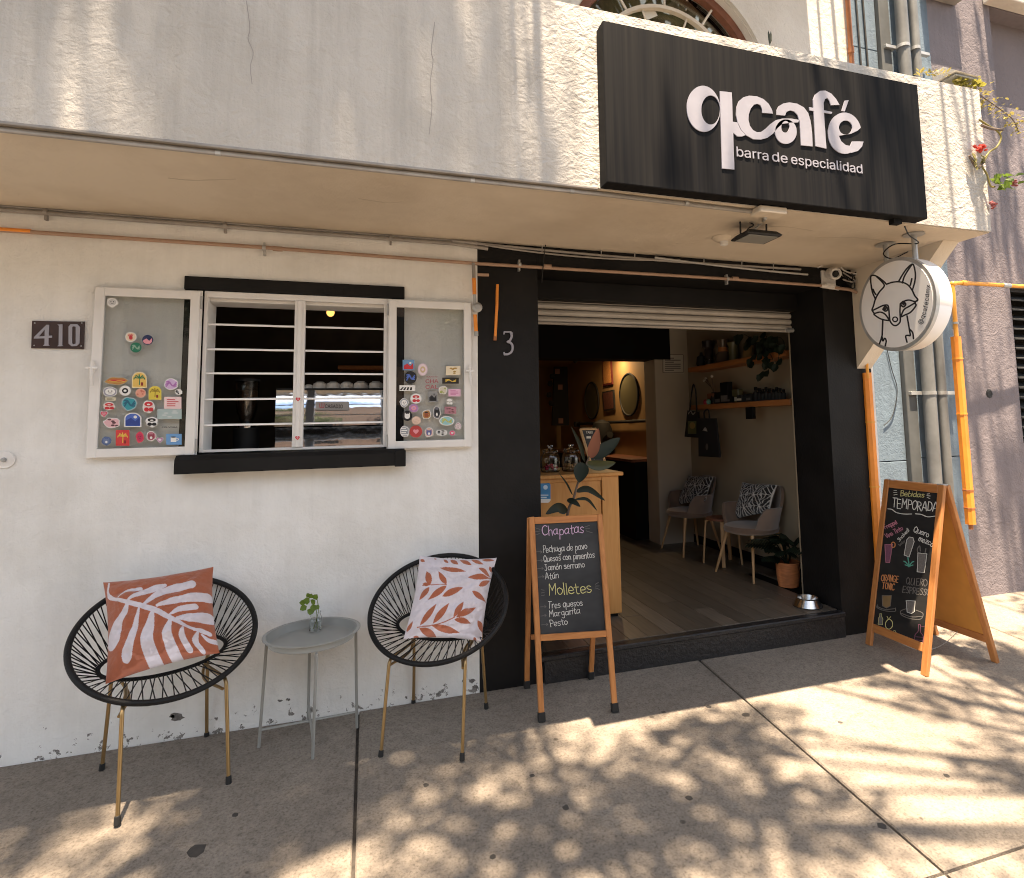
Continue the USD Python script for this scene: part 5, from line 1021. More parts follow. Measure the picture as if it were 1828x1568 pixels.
# ================================================================== HANDWRITING
GLY = {
 'a': ([[(.72, .82), (.45, 1), (.15, .82), (.06, .4), (.2, .04), (.5, .12), (.7, .45)], [(.74, 1), (.7, .3), (.84, 0)]], .98), 'b': ([[(.1, 1.7), (.1, 0)], [(.1, .7), (.4, 1), (.7, .7), (.62, .15), (.35, 0), (.1, .2)]], .85),
 'c': ([[(.7, .85), (.4, 1), (.08, .6), (.15, .12), (.45, 0), (.72, .15)]], .82), 'd': ([[(.7, .82), (.45, 1), (.12, .75), (.06, .35), (.25, 0), (.55, .15), (.7, .5)], [(.74, 1.7), (.74, 0)]], .92),
 'e': ([[(.1, .48), (.68, .56), (.6, .9), (.35, 1), (.1, .7), (.12, .22), (.35, 0), (.72, .15)]], .84), 'f': ([[(.7, 1.55), (.48, 1.7), (.3, 1.4), (.3, 0)], [(.05, .95), (.62, 1)]], .7), 'g': ([[(.7, .82), (.45, 1), (.12, .75), (.1, .35), (.3, .1), (.6, .25), (.72, .6)], [(.74, 1), (.74, -.35), (.45, -.7), (.1, -.5)]], .9),
 'h': ([[(.1, 1.7), (.1, 0)], [(.1, .65), (.4, 1), (.65, .8), (.68, 0)]], .84), 'i': ([[(.1, 1), (.1, 0)], [(.1, 1.32), (.1, 1.4)]], .32), 'k': ([[(.1, 1.7), (.1, 0)], [(.6, 1), (.12, .45)], [(.25, .6), (.65, 0)]], .8), 'l': ([[(.1, 1.7), (.1, 0)]], .32),
 'm': ([[(.1, 1), (.1, 0)], [(.1, .65), (.32, 1), (.5, .8), (.52, 0)], [(.52, .65), (.76, 1), (.95, .8), (.97, 0)]], 1.12), 'n': ([[(.1, 1), (.1, 0)], [(.1, .65), (.4, 1), (.65, .8), (.68, 0)]], .84), 'o': ([[(.4, 1), (.1, .75), (.08, .3), (.35, 0), (.65, .2), (.7, .65), (.4, 1)]], .84), 'p': ([[(.1, 1), (.1, -.75)], [(.1, .7), (.4, 1), (.7, .7), (.62, .15), (.35, 0), (.1, .2)]], .85),
 'q': ([[(.7, .82), (.45, 1), (.12, .75), (.1, .3), (.3, 0), (.6, .2), (.7, .5)], [(.74, 1), (.74, -.75)]], .9), 'r': ([[(.1, 1), (.1, 0)], [(.1, .6), (.35, .98), (.6, .92)]], .66), 's': ([[(.62, .85), (.35, 1), (.1, .8), (.3, .52), (.6, .3), (.4, 0), (.05, .12)]], .74), 't': ([[(.3, 1.5), (.3, .1), (.55, .0)], [(.02, 1), (.62, 1.02)]], .66), 'u': ([[(.1, 1), (.1, .2), (.35, 0), (.65, .3)], [(.68, 1), (.68, 0)]], .84), 'v': ([[(.05, 1), (.35, 0), (.68, 1)]], .78), 'y': ([[(.1, 1), (.35, .2)], [(.68, 1), (.35, .2), (.1, -.6)]], .78), 'z': ([[(.08, 1), (.65, 1)], [(.65, 1), (.08, 0)], [(.08, 0), (.68, 0)]], .78),
 'A': ([[(.02, 0), (.42, 1.7), (.82, 0)], [(.15, .55), (.7, .55)]], .95), 'B': ([[(.1, 1.7), (.1, 0)], [(.1, 1.7), (.6, 1.6), (.6, 1.05), (.12, .92), (.7, .8), (.7, .15), (.1, 0)]], .9), 'C': ([[(.85, 1.45), (.55, 1.7), (.15, 1.3), (.08, .6), (.3, .05), (.62, 0), (.88, .25)]], .98), 'D': ([[(.1, 1.7), (.1, 0)], [(.1, 1.7), (.6, 1.5), (.8, .85), (.6, .2), (.1, 0)]], .95), 'E': ([[(.7, 1.7), (.1, 1.7)], [(.1, 1.7), (.1, 0)], [(.1, 0), (.7, 0)], [(.1, .9), (.6, .9)]], .82), 'F': ([[(.1, 1.7), (.1, 0)], [(.1, 1.7), (.7, 1.7)], [(.1, .9), (.55, .9)]], .8),
 'G': ([[(.85, 1.45), (.55, 1.7), (.15, 1.3), (.08, .6), (.3, .05), (.65, 0), (.85, .35), (.85, .75)], [(.55, .78), (.9, .78)]], 1.0), 'I': ([[(.1, 1.7), (.1, 0)]], .34), 'J': ([[(.15, 1.7), (.75, 1.7)], [(.5, 1.7), (.5, .35), (.3, 0), (.05, .2)]], .85), 'M': ([[(.08, 0), (.14, 1.7)], [(.14, 1.7), (.5, .7)], [(.5, .7), (.88, 1.7)], [(.88, 1.7), (.94, 0)]], 1.1), 'N': ([[(.1, 0), (.1, 1.7)], [(.1, 1.7), (.72, 0)], [(.72, 0), (.72, 1.7)]], .9), 'O': ([[(.45, 1.7), (.12, 1.3), (.08, .5), (.4, 0), (.78, .4), (.8, 1.2), (.45, 1.7)]], .95), 'P': ([[(.1, 1.7), (.1, 0)], [(.1, 1.7), (.65, 1.55), (.65, .95), (.1, .75)]], .8), 'Q': ([[(.45, 1.7), (.12, 1.3), (.08, .5), (.4, 0), (.78, .4), (.8, 1.2), (.45, 1.7)], [(.5, .4), (.95, -.1)]], 1.02), 'R': ([[(.1, 1.7), (.1, 0)], [(.1, 1.7), (.65, 1.55), (.62, 1.0), (.1, .8)], [(.3, .8), (.75, 0)]], .85), 'S': ([[(.7, 1.45), (.4, 1.7), (.1, 1.35), (.35, .95), (.7, .5), (.45, 0), (.08, .2)]], .85), 'T': ([[(.02, 1.7), (.85, 1.7)], [(.43, 1.7), (.43, 0)]], .9), 'U': ([[(.1, 1.7), (.1, .4), (.4, 0), (.7, .4), (.72, 1.7)]], .88), 'V': ([[(.05, 1.7), (.4, 0), (.78, 1.7)]], .88),
 '!': ([[(.1, 1.7), (.1, .5)], [(.1, .1), (.1, .02)]], .3), ' ': ([], .5)}
ACC = {'á': 'a', 'é': 'e', 'ó': 'o', 'ú': 'u'}
def write(text, p0, p1, xh, wpx, seed=1):
    """chalk handwriting from pixel p0 to pixel p1 along the base line; xh: height of an x in pixels"""
    r = random.Random(seed); tot = sum(GLY[ACC.get(ch, ch)][1] for ch in text)
    p0, p1 = np.array(p0, float), np.array(p1, float); L = np.linalg.norm(p1 - p0); d = (p1 - p0) / L; n = np.array([d[1], -d[0]]); sx = L / tot; x = 0; out = []
    for ch in text:
        ss, adv = GLY[ACC.get(ch, ch)]; dy = r.gauss(0, .05); sk = r.gauss(0, .04); ss = list(ss)
        if ch in ACC: ss = ss + [[(.35, 1.25), (.6, 1.55)]]
        for s_ in ss:
            pts = [p0 + d * (x + (a + sk * b + r.gauss(0, .025)) * sx) + n * (b + dy + r.gauss(0, .025)) * xh for a, b in s_]
            out.append(stroke(pts, wpx * r.uniform(.8, 1.1)))
        x += adv * sx
    return unary_union(out)

# ================================================================== A-BOARD 1 (menu)
a1 = thing('menu_board', 'wooden A-frame chalkboard with the sandwich menu standing before the doorway', 'chalkboard')
F1, F2, R1, R2 = G(962, 1290), G(1100, 1272), G(937, 1229), G(1058, 1212)
T1, T2 = np.array([0.915, -0.235, 1.045]), np.array([1.375, -0.25, 1.035])
F1[0], F2[0] = 0.91, 1.365
def bar2(a, b, w, t, side, ch=0.003):
    """square bar from a to b; side: direction of its width"""
    a, b = np.asarray(a, float), np.asarray(b, float); d = (b - a) / np.linalg.norm(b - a); s = np.asarray(side, float); s = s - d * (s @ d); s /= np.linalg.norm(s); n = np.cross(d, s)
    m = box((-w / 2, -t / 2, 0), (w / 2, t / 2, np.linalg.norm(b - a)), ch); T = np.eye(4); T[:3, 0], T[:3, 1], T[:3, 2], T[:3, 3] = s, n, d, a; m.apply_transform(T); return m
side1 = (T2 - T1) / np.linalg.norm(T2 - T1)
def foot(parent, p, d, w=0.04):
    obj('foot_cap', bar2(p - np.array([0, 0, 0.0]) + d * 0.001, p + d * 0.05, w, w * 0.8, side1, 0.004), rubber, parent)
pw = 0.032
for (f, t_) in ((F1, T1), (F2, T2)):
    s = 1 if f is F1 else -1
    d = (t_ - f) / np.linalg.norm(t_ - f); o_ = side1 * s * pw / 2
    l = obj('leg', bar2(f + o_ + d * 0.02, t_ + o_, pw, 0.02, side1), board_wood, a1); foot(l, f + o_, d)
nrm1 = np.cross(T2 - T1, F1 - T1); nrm1 /= np.linalg.norm(nrm1); nrm1 = nrm1 if nrm1[1] < 0 else -nrm1
for (f, t_) in ((R1, T1), (R2, T2)):
    s = 1 if f is R1 else -1
    tt_ = t_ + np.array([0, 0.03, -0.01]); d = (tt_ - f) / np.linalg.norm(tt_ - f); o_ = side1 * s * 0.012
    l = obj('leg', bar2(f + o_ + d * 0.02, tt_ + o_, 0.03, 0.02, side1), board_wood, a1); foot(l, f + o_, d, 0.036)
dn1 = (F1 - T1) / np.linalg.norm(F1 - T1); dn2 = (F2 - T2) / np.linalg.norm(F2 - T2)
def on1(x, y): return onplane(x, y, T1, nrm1)
tb0, tb1 = T1 + dn1 * 0.022 + side1 * pw, T2 + dn2 * 0.022 - side1 * pw
bb0, bb1 = on1(962, 1138), on1(1083, 1130)
bb0 = T1 + dn1 * np.linalg.norm(bb0 - T1) * 1.0; bb0 = bb0 + side1 * pw; bb1 = T2 + dn2 * ((on1(1080, 1131) - T2) @ dn2) - side1 * pw
bb0 = T1 + dn1 * ((on1(960, 1139) - T1) @ dn1) + side1 * pw
obj('rail', bar2(tb0, tb1, 0.040, 0.02, dn1), board_wood_x, a1)
obj('rail', bar2(bb0, bb1, 0.034, 0.02, dn1), board_wood_x, a1)
obj('rail', bar2(R1 + (T1 - R1) * 0.30 + side1 * 0.03, R2 + (T2 - R2) * 0.30 - side1 * 0.03, 0.03, 0.015, dn1), board_wood_x, a1)
cs = [tb0 + dn1 * 0.018 - side1 * 0.002, tb1 + dn2 * 0.018 + side1 * 0.002, bb1 - dn2 * 0.015 + side1 * 0.002, bb0 - dn1 * 0.015 - side1 * 0.002]
cs = [c - nrm1 * ((c - cs[0]) @ nrm1) for c in cs]
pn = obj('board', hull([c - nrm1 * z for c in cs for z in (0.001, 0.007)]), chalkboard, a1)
obj('back_panel', hull([c - nrm1 * z + np.array([0, 0.0, 0]) for c in cs for z in (0.0072, 0.009)]), board_back, a1)
BP = cs[0] - nrm1 * 0.001
cb = crop(930, 910, 6.533)
def chalkwrite(text, a, b, xh, w, mat, parent, P, n, seed=1, f=None, name='lettering'):
    g = write(text, (f or cb)([a])[0], (f or cb)([b])[0], xh / 6.533 if f is None else xh, w, seed); obj(name, flat(g, P, n, 0.0003, 0.0012), mat, parent)
chalkwrite('Chapatas', (250, 305), (740, 272), 66, 1.25, ck_lilac, pn, BP, nrm1, 2)
chalkwrite('Pechuga de pavo', (258, 502), (778, 460), 47, 0.95, ck_white, pn, BP, nrm1, 3)
chalkwrite('Quesos con pimentos', (265, 612), (862, 556), 44, 0.95, ck_white, pn, BP, nrm1, 4)
chalkwrite('Jamón serrano', (278, 712), (748, 670), 44, 0.95, ck_white, pn, BP, nrm1, 5)
chalkwrite('Atún', (288, 812), (444, 800), 44, 0.95, ck_white, pn, BP, nrm1, 6)
chalkwrite('Molletes', (325, 1000), (830, 962), 78, 1.4, ck_yellow, pn, BP, nrm1, 7)
chalkwrite('Tres quesos', (315, 1155), (725, 1115), 46, 0.95, ck_white, pn, BP, nrm1, 8)
chalkwrite('Margarita', (330, 1252), (700, 1205), 46, 0.95, ck_white, pn, BP, nrm1, 9)
chalkwrite('Pesto', (342, 1365), (550, 1335), 46, 0.95, ck_white, pn, BP, nrm1, 10)
marks = []
for x, y, dx, dy in ((180, 490, 66, 4), (182, 595, 70, 0), (190, 690, 72, -4), (200, 788, 70, -6), (228, 1135, 66, -4), (230, 1242, 66, -8), (235, 1345, 80, -6)):
    marks += [stroke(cb([(x, y), (x + dx, y + dy)]), 0.8, False), stroke(cb([(x + dx - 20, y + dy - 14), (x + dx, y + dy), (x + dx - 18, y + dy + 14)]), 0.8, False)]
for pts in ([(158, 210), (225, 232)], [(160, 258), (222, 250)], [(162, 298), (222, 278)], [(742, 205), (802, 182)], [(752, 225), (802, 222)], [(760, 248), (834, 272)], [(235, 935), (270, 940)], [(238, 972), (272, 968)], [(240, 1004), (274, 996)], [(866, 872), (906, 848)], [(866, 892), (914, 890)], [(868, 914), (918, 932)]):
    marks.append(stroke(cb(pts), 0.8, False))
obj('chalk_marks', flat(unary_union(marks), BP, nrm1, 0.0002, 0.0009), ck_grey, pn)

# ================================================================== A-BOARD 2 (drinks)
a2 = thing('drinks_board', 'tall wooden A-frame chalkboard with seasonal drinks at the right end of the shopfront', 'chalkboard')
ya, yb = -0.165, -0.672
xf, xr, xt, zt2 = 3.43, 4.06, 3.715, 1.125
def gnd3(x, y): return np.array([x, y, gz(x, y)])
side2 = np.array([0, 1.0, 0])
A1_, A2_, A3_, A4_ = gnd3(xf, ya), gnd3(xf, yb), gnd3(xr, yb), gnd3(xr, ya)
TA, TB = np.array([xt - 0.01, ya, zt2]), np.array([xt - 0.01, yb, zt2])
TC, TD = np.array([xt + 0.022, yb, zt2 - 0.002]), np.array([xt + 0.022, ya, zt2 - 0.002])
w2 = 0.046
for f, t_ in ((A1_, TA), (A2_, TB)):
    o_ = side2 * (w2 / 2 if f is A2_ else -w2 / 2); obj('leg', bar2(f + o_, t_ + o_, w2, 0.028, side2), board_wood, a2)
for f, t_ in ((A3_, TC), (A4_, TD)):
    o_ = side2 * (w2 / 2 if f is A3_ else -w2 / 2); obj('leg', bar2(f + o_, t_ + o_, w2, 0.028, side2), board_wood, a2)
dnA = (A1_ - TA) / np.linalg.norm(A1_ - TA); nA = np.cross(dnA, side2); nA = nA if nA[0] < 0 else -nA
dnC = (A3_ - TC) / np.linalg.norm(A3_ - TC); nC = np.cross(dnC, side2); nC = nC if nC[0] > 0 else -nC
LA = np.linalg.norm(A1_ - TA)
railA = lambda s: bar2(TA + dnA * s - side2 * w2, TB + dnA * s + side2 * w2, 0.055, 0.028, dnA)
wood_y = wood('board_wood_cross', (0.33, 0.118, 0.030), (0.54, 0.235, 0.075), 0.5, 'y', 1.3)
obj('rail', railA(0.03), wood_y, a2)
lowA = ((onplane(1608, 1140, TA, nA) - TA) @ dnA)
obj('rail', railA(lowA), wood_y, a2)
obj('rail', bar2(TC + dnC * 0.03 + side2 * w2, TD + dnC * 0.03 - side2 * w2, 0.055, 0.028, dnC), wood_y, a2)
obj('rail', bar2(TC + dnC * (lowA + 0.02) + side2 * w2, TD + dnC * (lowA + 0.02) - side2 * w2, 0.055, 0.028, dnC), wood_y, a2)
cs = [TA + dnA * 0.055 - side2 * (w2 - .003), TB + dnA * 0.055 + side2 * (w2 - .003), TB + dnA * (lowA - 0.025) + side2 * (w2 - .003), TA + dnA * (lowA - 0.025) - side2 * (w2 - .003)]
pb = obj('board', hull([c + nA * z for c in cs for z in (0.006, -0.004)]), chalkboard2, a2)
obj('back_panel', hull([c - nA * z for c in cs for z in (0.0042, 0.007)]), board_back, a2)
cs = [TC + dnC * 0.055 + side2 * (w2 - .003), TD + dnC * 0.055 - side2 * (w2 - .003), TD + dnC * (lowA - 0.005) - side2 * (w2 - .003), TC + dnC * (lowA - 0.005) + side2 * (w2 - .003)]
obj('back_panel', hull([c + nC * z for c in cs for z in (0.004, -0.006)]), board_back, a2)
obj('hinge', box((xt - 0.02, ya - 0.06, zt2 - 0.004), (xt + 0.03, ya - 0.01, zt2 + 0.006), 0.002), galv, a2)
obj('hinge', box((xt - 0.02, yb + 0.01, zt2 - 0.004), (xt + 0.03, yb + 0.06, zt2 + 0.006), 0.002), galv, a2)
ch0, ch1 = TA + dnA * (lowA + 0.02) - side2 * 0.25, TC + dnC * (lowA + 0.03) + side2 * 0.25
cp_ = sag(ch0, ch1, 0.10, 46)
obj('chain', cat([tube([cp_[i] + (cp_[i + 1] - cp_[i]) * t + np.array([0, 0.004 * (1 if i % 2 else 0) * math.sin(a), 0.004 * math.cos(a) * (0 if i % 2 else 1)]) for t, a in zip((0, .3, .7, 1.0), (0, 1.57, 1.57, 0))], 0.0018, 5) for i in range(45)]), galv, a2)
P2 = cs[0]; BP2 = TA + nA * 0.006
cd = crop(1540, 850, 4.478)
def cw2(text, a, b, xh, w, mat, seed): chalkwrite(text, a, b, xh / 4.478, w, mat, pb, BP2, nA, seed, cd)
cw2('Bebidas', (300, 160), (494, 172), 26, 1.1, ck_yellow, 21)
cw2('TEMPORADA', (232, 250), (600, 288), 44, 1.5, ck_white, 22)
cw2('Frappé', (180, 425), (280, 380), 20, 1.2, ck_pink, 23)
cw2('Vino Tinto', (192, 498), (328, 428), 22, 1.1, ck_pink, 24)
cw2('Shaked!', (292, 525), (378, 432), 16, 0.8, ck_white, 25)
cw2('baby', (298, 562), (342, 522), 12, 0.7, ck_grey, 26)
cw2('Quero', (405, 445), (528, 490), 28, 1.1, ck_white, 27)
cw2('mezcal', (442, 515), (575, 572), 28, 1.1, ck_white, 28)
cw2('ORANGE', (148, 838), (285, 850), 30, 1.2, ck_orange, 29)
cw2('TONIC', (155, 900), (255, 912), 30, 1.2, ck_orange, 30)
cw2('QUIERO', (345, 865), (518, 882), 32, 1.1, ck_grey, 31)
cw2('ESPRESSO', (318, 932), (540, 958), 30, 1.1, ck_grey, 32)
dr = lambda pts, w=1.0, sm=True: stroke(cd(pts), w, sm)
obj('chalk_drawing', flat(unary_union([dr([(202, 262), (235, 268), (270, 292), (330, 304), (392, 304)], 1.5), dr([(422, 302), (470, 308), (520, 326), (590, 320)], 1.5), dr([(250, 115), (272, 118)]), dr([(248, 132), (274, 134)]), dr([(250, 152), (276, 148)]), dr([(516, 145), (536, 142)]), dr([(514, 158), (540, 160)]), dr([(516, 172), (538, 180)])]), BP2, nA, 0.0002, 0.0009), ck_white, pb)
def hatch(poly, mat, outline, parent, w=0.9):
    p = Polygon(cd(poly)); obj('chalk_drawing', flat(p.buffer(-0.6), BP2, nA, 0.0002, 0.0006), mat, parent); obj('chalk_drawing', flat(p.buffer(w / 2).difference(p.buffer(-w / 2)), BP2, nA, 0.0002, 0.0010), outline, parent)
hatch([(178, 548), (240, 545), (216, 694), (186, 692)], ck_mauve, ck_pink, pb)
obj('chalk_drawing', flat(ell(*cd([(245, 550)])[0], 4.2, 5.5).difference(ell(*cd([(245, 550)])[0], 2.6, 3.8)), BP2, nA, 0.0002, 0.0010), ck_orange, pb)
hatch([(352, 512), (372, 488), (402, 492), (412, 525), (372, 648), (332, 632)], ck_grey, ck_white, pb)
obj('chalk_drawing', flat(unary_union([dr([(370, 725), (368, 690), (362, 652)], 2), dr([(370, 720), (345, 690), (330, 682)], 2), dr([(372, 720), (395, 690), (408, 684)], 2), dr([(370, 722), (340, 710)], 1.6), dr([(372, 722), (402, 712)], 1.6)]), BP2, nA, 0.0002, 0.0009), ck_green, pb)
hatch([(442, 615), (514, 622), (494, 772), (436, 766)], ck_grey, ck_white, pb)
obj('chalk_drawing', flat(unary_union([dr([(442, 620), (438, 585), (456, 560), (462, 600)], 1.6), dr([(500, 612), (506, 580)], 1.6)]), BP2, nA, 0.0002, 0.0009), ck_grey, pb)
hatch([(156, 955), (230, 955), (222, 1040), (190, 1056), (158, 1038)], M('chalk_tea', (0.22, 0.14, 0.06), 0.95), ck_grey, pb)
obj('chalk_drawing', flat(unary_union([dr([(118, 1030), (118, 1055), (180, 1078), (258, 1082), (262, 1055)], 1.2), dr([(118, 1045), (180, 1066), (262, 1060)], 1.2)]), BP2, nA, 0.0002, 0.0009), ck_grey, pb)
hatch([(348, 995), (420, 1000), (414, 1085), (390, 1100), (356, 1088)], ck_grey, ck_white, pb)
obj('chalk_drawing', flat(unary_union([dr([(345, 1062), (305, 1080), (312, 1112), (380, 1140), (455, 1146), (480, 1125), (478, 1095), (425, 1072)], 1.2), dr([(310, 1098), (390, 1126), (476, 1122)], 1.2)]), BP2, nA, 0.0002, 0.0009), ck_grey, pb)
obj('chalk_drawing', flat(unary_union([dr([(200, 1150), (184, 1175), (188, 1212), (215, 1224), (238, 1200), (236, 1165), (215, 1145), (198, 1152)], 1.2), dr([(205, 1140), (195, 1122)], 1), dr([(212, 1140), (225, 1124)], 1), dr([(236, 1250), (256, 1235), (270, 1256)], .8)]), BP2, nA, 0.0002, 0.0009), ck_yellow, pb)
hatch([(138, 1100), (150, 1100), (151, 1122), (162, 1142), (160, 1190), (124, 1186), (127, 1138), (137, 1120)], ck_grey, ck_yellow, pb, 0.7)
obj('chalk_drawing', flat(unary_union([dr([(446, 1190), (444, 1240), (420, 1270), (418, 1325), (450, 1342), (480, 1330), (484, 1280), (462, 1245), (462, 1192), (446, 1188)], 1.1), dr([(424, 1285), (478, 1290)], 1), dr([(424, 1310), (478, 1316)], 1), dr([(470, 1205), (495, 1200)], .8)]), BP2, nA, 0.0002, 0.0009), ck_mauve, pb)

# ================================================================== INSIDE THE CAFE
FZ = 0.16
# counter
ctn = thing('serving_counter', 'pale pine serving counter just inside the doorway', 'counter')
CY = 0.50
obj('top', box((0.9, CY - 0.03, 1.195), (1.835, 1.20, 1.222), 0.005), counter_wood, ctn)
obj('stile', box((1.665, CY - 0.012, 0.19), (1.80, CY + 0.03, 1.194), 0.003), counter_wood, ctn)
obj('panel', box((0.9, CY, 0.19), (1.66, CY + 0.02, 1.165), 0.002), counter_wood, ctn)
obj('rail', box((0.9, CY - 0.010, 1.166), (1.664, CY + 0.02, 1.194), 0.002), counter_wood, ctn)
obj('end_panel', box((1.775, CY + 0.031, 0.19), (1.799, 1.2, 1.194), 0.002), counter_wood, ctn)
obj('plinth', box((0.9, CY + 0.02, FZ), (1.78, 1.18, 0.19)), black_flat, ctn)
cc6 = crop(920, 730, 6.819)
g0 = sbox(955, 860, *cc6([(428, 1145)])[0]).buffer(0); x9, y9 = cc6([(428, 1145)])[0]; x8, y8 = cc6([(250, 895)])[0]
g0 = sbox(x8, y8, x9, y9).buffer(-6).buffer(6)
m, c = printed([(g0, WHT), (g0.intersection(sbox(x8, y8, x9, y9 - 7)), (0.05, 0.24, 0.50)), (unary_union([sbox(x8 + 4, y8 + 22 + 4 * kk, x9 - 4 - (kk % 2) * 3, y8 + 24.2 + 4 * kk) for kk in range(2)] + [ell(x9 - 9, y8 + 9, 4, 4)]), (0.55, 0.68, 0.8))], (0, CY, 0), PN)
obj('sticker', m, stick, ctn, 'blue and white badge sticker', col=c)
def candyjar(x, y, label, cols, seed):
    r = random.Random(seed); j = thing('candy_jar', label, 'jar', None)
    p = np.array([x, y, 1.2225])
    obj('glass', lathe([(0.001, 0), (0.065, 0), (0.074, 0.008), (0.076, 0.10), (0.066, 0.135), (0.055, 0.145), (0.055, 0.152), (0.050, 0.152), (0.050, 0.145), (0.062, 0.133), (0.072, 0.10), (0.070, 0.010), (0.001, 0.008)], p, 28), glass, j, smooth=40)
    obj('lid', lathe([(0.001, 0.153), (0.060, 0.153), (0.060, 0.163), (0.045, 0.175), (0.016, 0.182), (0.014, 0.19), (0.022, 0.198), (0.020, 0.208), (0.001, 0.21)], p, 28), glass, j, smooth=40)
    for kk, cmat in enumerate(cols):
        obj('sweets', cat([ball(p + np.array([0.05 * math.sqrt(r.random()) * math.cos(a), 0.05 * math.sqrt(r.random()) * math.sin(a), 0.02 + 0.035 * r.random()]), 0.013, 1, (1, 1.2, .8)) for a in [r.random() * 6.28 for _ in range(16)]]), cmat, j)
sweet_red, sweet_tan = M('sweet_red', (0.45, 0.02, 0.05), 0.3), M('sweet_tan', (0.45, 0.25, 0.09), 0.6)
candyjar(1.345, 0.76, 'glass jar of red sweets at the left end of the counter', [sweet_red, ceramic], 2)
candyjar(1.515, 0.76, 'glass jar of tan biscuits right of the jar of red sweets', [sweet_tan, sweet_tan], 3)
ts = thing('counter_sign', 'small leaning wood framed black sign with white print behind the rubber plant', 'sign')
sq = [W(*p, Y=0.66) for p in ((1036, 766), (1064, 766), (1080, 825), (1054, 825))]
S0 = cat([tube([sq[0], sq[3]], 0.011, 4), tube([sq[0], sq[1]], 0.009, 4), tube([sq[1], sq[2]], 0.009, 4)])
obj('frame', S0, light_wood, ts)
obj('board', hull([p + np.array([0, dy, 0]) for p in sq for dy in (0.004, 0.012)]), ink, ts)
lettering('TABS', (1046, 774), (1058, 774), 0.016, 0.655, paper, ts, True)
obj('print', cat([flat(sbox(1047, 779, 1055, 783), (0, 0.66, 0), PN, 0, 0.001), flat(sbox(1060, 818, 1068, 820), (0, 0.66, 0), PN, 0, 0.001)]), paper, ts)

# rubber plant
rp_ = thing('rubber_plant', 'rubber plant with big dark leaves standing between menu board and counter', 'plant')
py0 = 0.30
rq = lambda x, y, Y=py0: W(x, y, Y=Y)
potc = np.array([rq(1012, 930)[0], py0, FZ])
obj('pot', lathe([(0.001, 0), (0.095, 0), (0.12, 0.24), (0.128, 0.24), (0.128, 0.27), (0.11, 0.27), (0.108, 0.23), (0.001, 0.225)], potc, 28), terracotta, rp_, smooth=40)
obj('stem', tube(smoothline([potc + [0, 0, 0.22], rq(1012, 930), rq(1024, 890), rq(1032, 862), rq(1044, 835), rq(1052, 815)], 8), np.interp(np.linspace(0, 1, 41), [0, 1], [0.012, 0.006]), 8), bark, rp_, smooth=40)
def bigleaf(px_pts, w, mat, dy0=0.0, dy1=-0.05, tilt=0.4):
    """leaf along a pixel path, w metres wide, slightly folded"""
    k = len(px_pts); p = smoothline([rq(x, y, py0 + dy0 + (dy1 - dy0) * i / (k - 1)) for i, (x, y) in enumerate(px_pts)], 8); n = len(p)
    t = np.gradient(p, axis=0); t /= np.linalg.norm(t, axis=1, keepdims=True); view = EYE - p[n // 2]; view /= np.linalg.norm(view)
    s = np.cross(t, view); s /= np.linalg.norm(s, axis=1, keepdims=True); nn = np.cross(s, t)
    u = np.linspace(0, 1, n); wd = w * np.sin(np.pi * np.clip(u, 0.0, 1) ** 0.8) ** 0.7 + 0.002
    v = np.vstack([p - s * wd[:, None] / 2 + nn * wd[:, None] * .18 + s * 0, p, p + s * wd[:, None] / 2 * (1 - tilt * 0.3) + nn * wd[:, None] * .18]); f = []
    for i in range(n - 1):
        for a, b in ((0, n), (n, 2 * n)):
            f += [[a + i, b + i, b + i + 1], [a + i, b + i + 1, a + i + 1]]
    obj('leaf', trimesh.Trimesh(v, f, process=False), mat, rp_, smooth=True)
bigleaf([(1054, 818), (1062, 795), (1068, 765)], 0.085, leaf_red, 0, -0.06)
bigleaf([(1056, 818), (1080, 803), (1107, 782)], 0.10, leaf_dark, 0, 0.05)
bigleaf([(1046, 828), (1072, 832), (1099, 826)], 0.075, leafmat('ficus_leaf_olive', (0.05, 0.055, 0.012), (0.06, 0.065, 0.016), 0.4, 0.1), 0, -0.08)
bigleaf([(1044, 825), (1036, 795), (1020, 762)], 0.03, leaf_dark, 0, -0.05)
bigleaf([(1040, 826), (1036, 845), (1034, 862)], 0.11, leaf_dark, 0, -0.07)
bigleaf([(1028, 878), (1050, 874), (1080, 894)], 0.045, leaf_dark, 0, -0.05)
bigleaf([(1026, 892), (1048, 892), (1066, 912)], 0.022, leaf_dark, 0, -0.05)
bigleaf([(1012, 893), (1024, 896), (1036, 905)], 0.04, leaf_dark, 0, -0.07)
bigleaf([(1012, 915), (996, 906), (974, 918)], 0.07, leaf_dark, 0, -0.04)
bigleaf([(1022, 884), (1012, 864), (998, 845)], 0.012, leaf_dark, 0, -0.05)

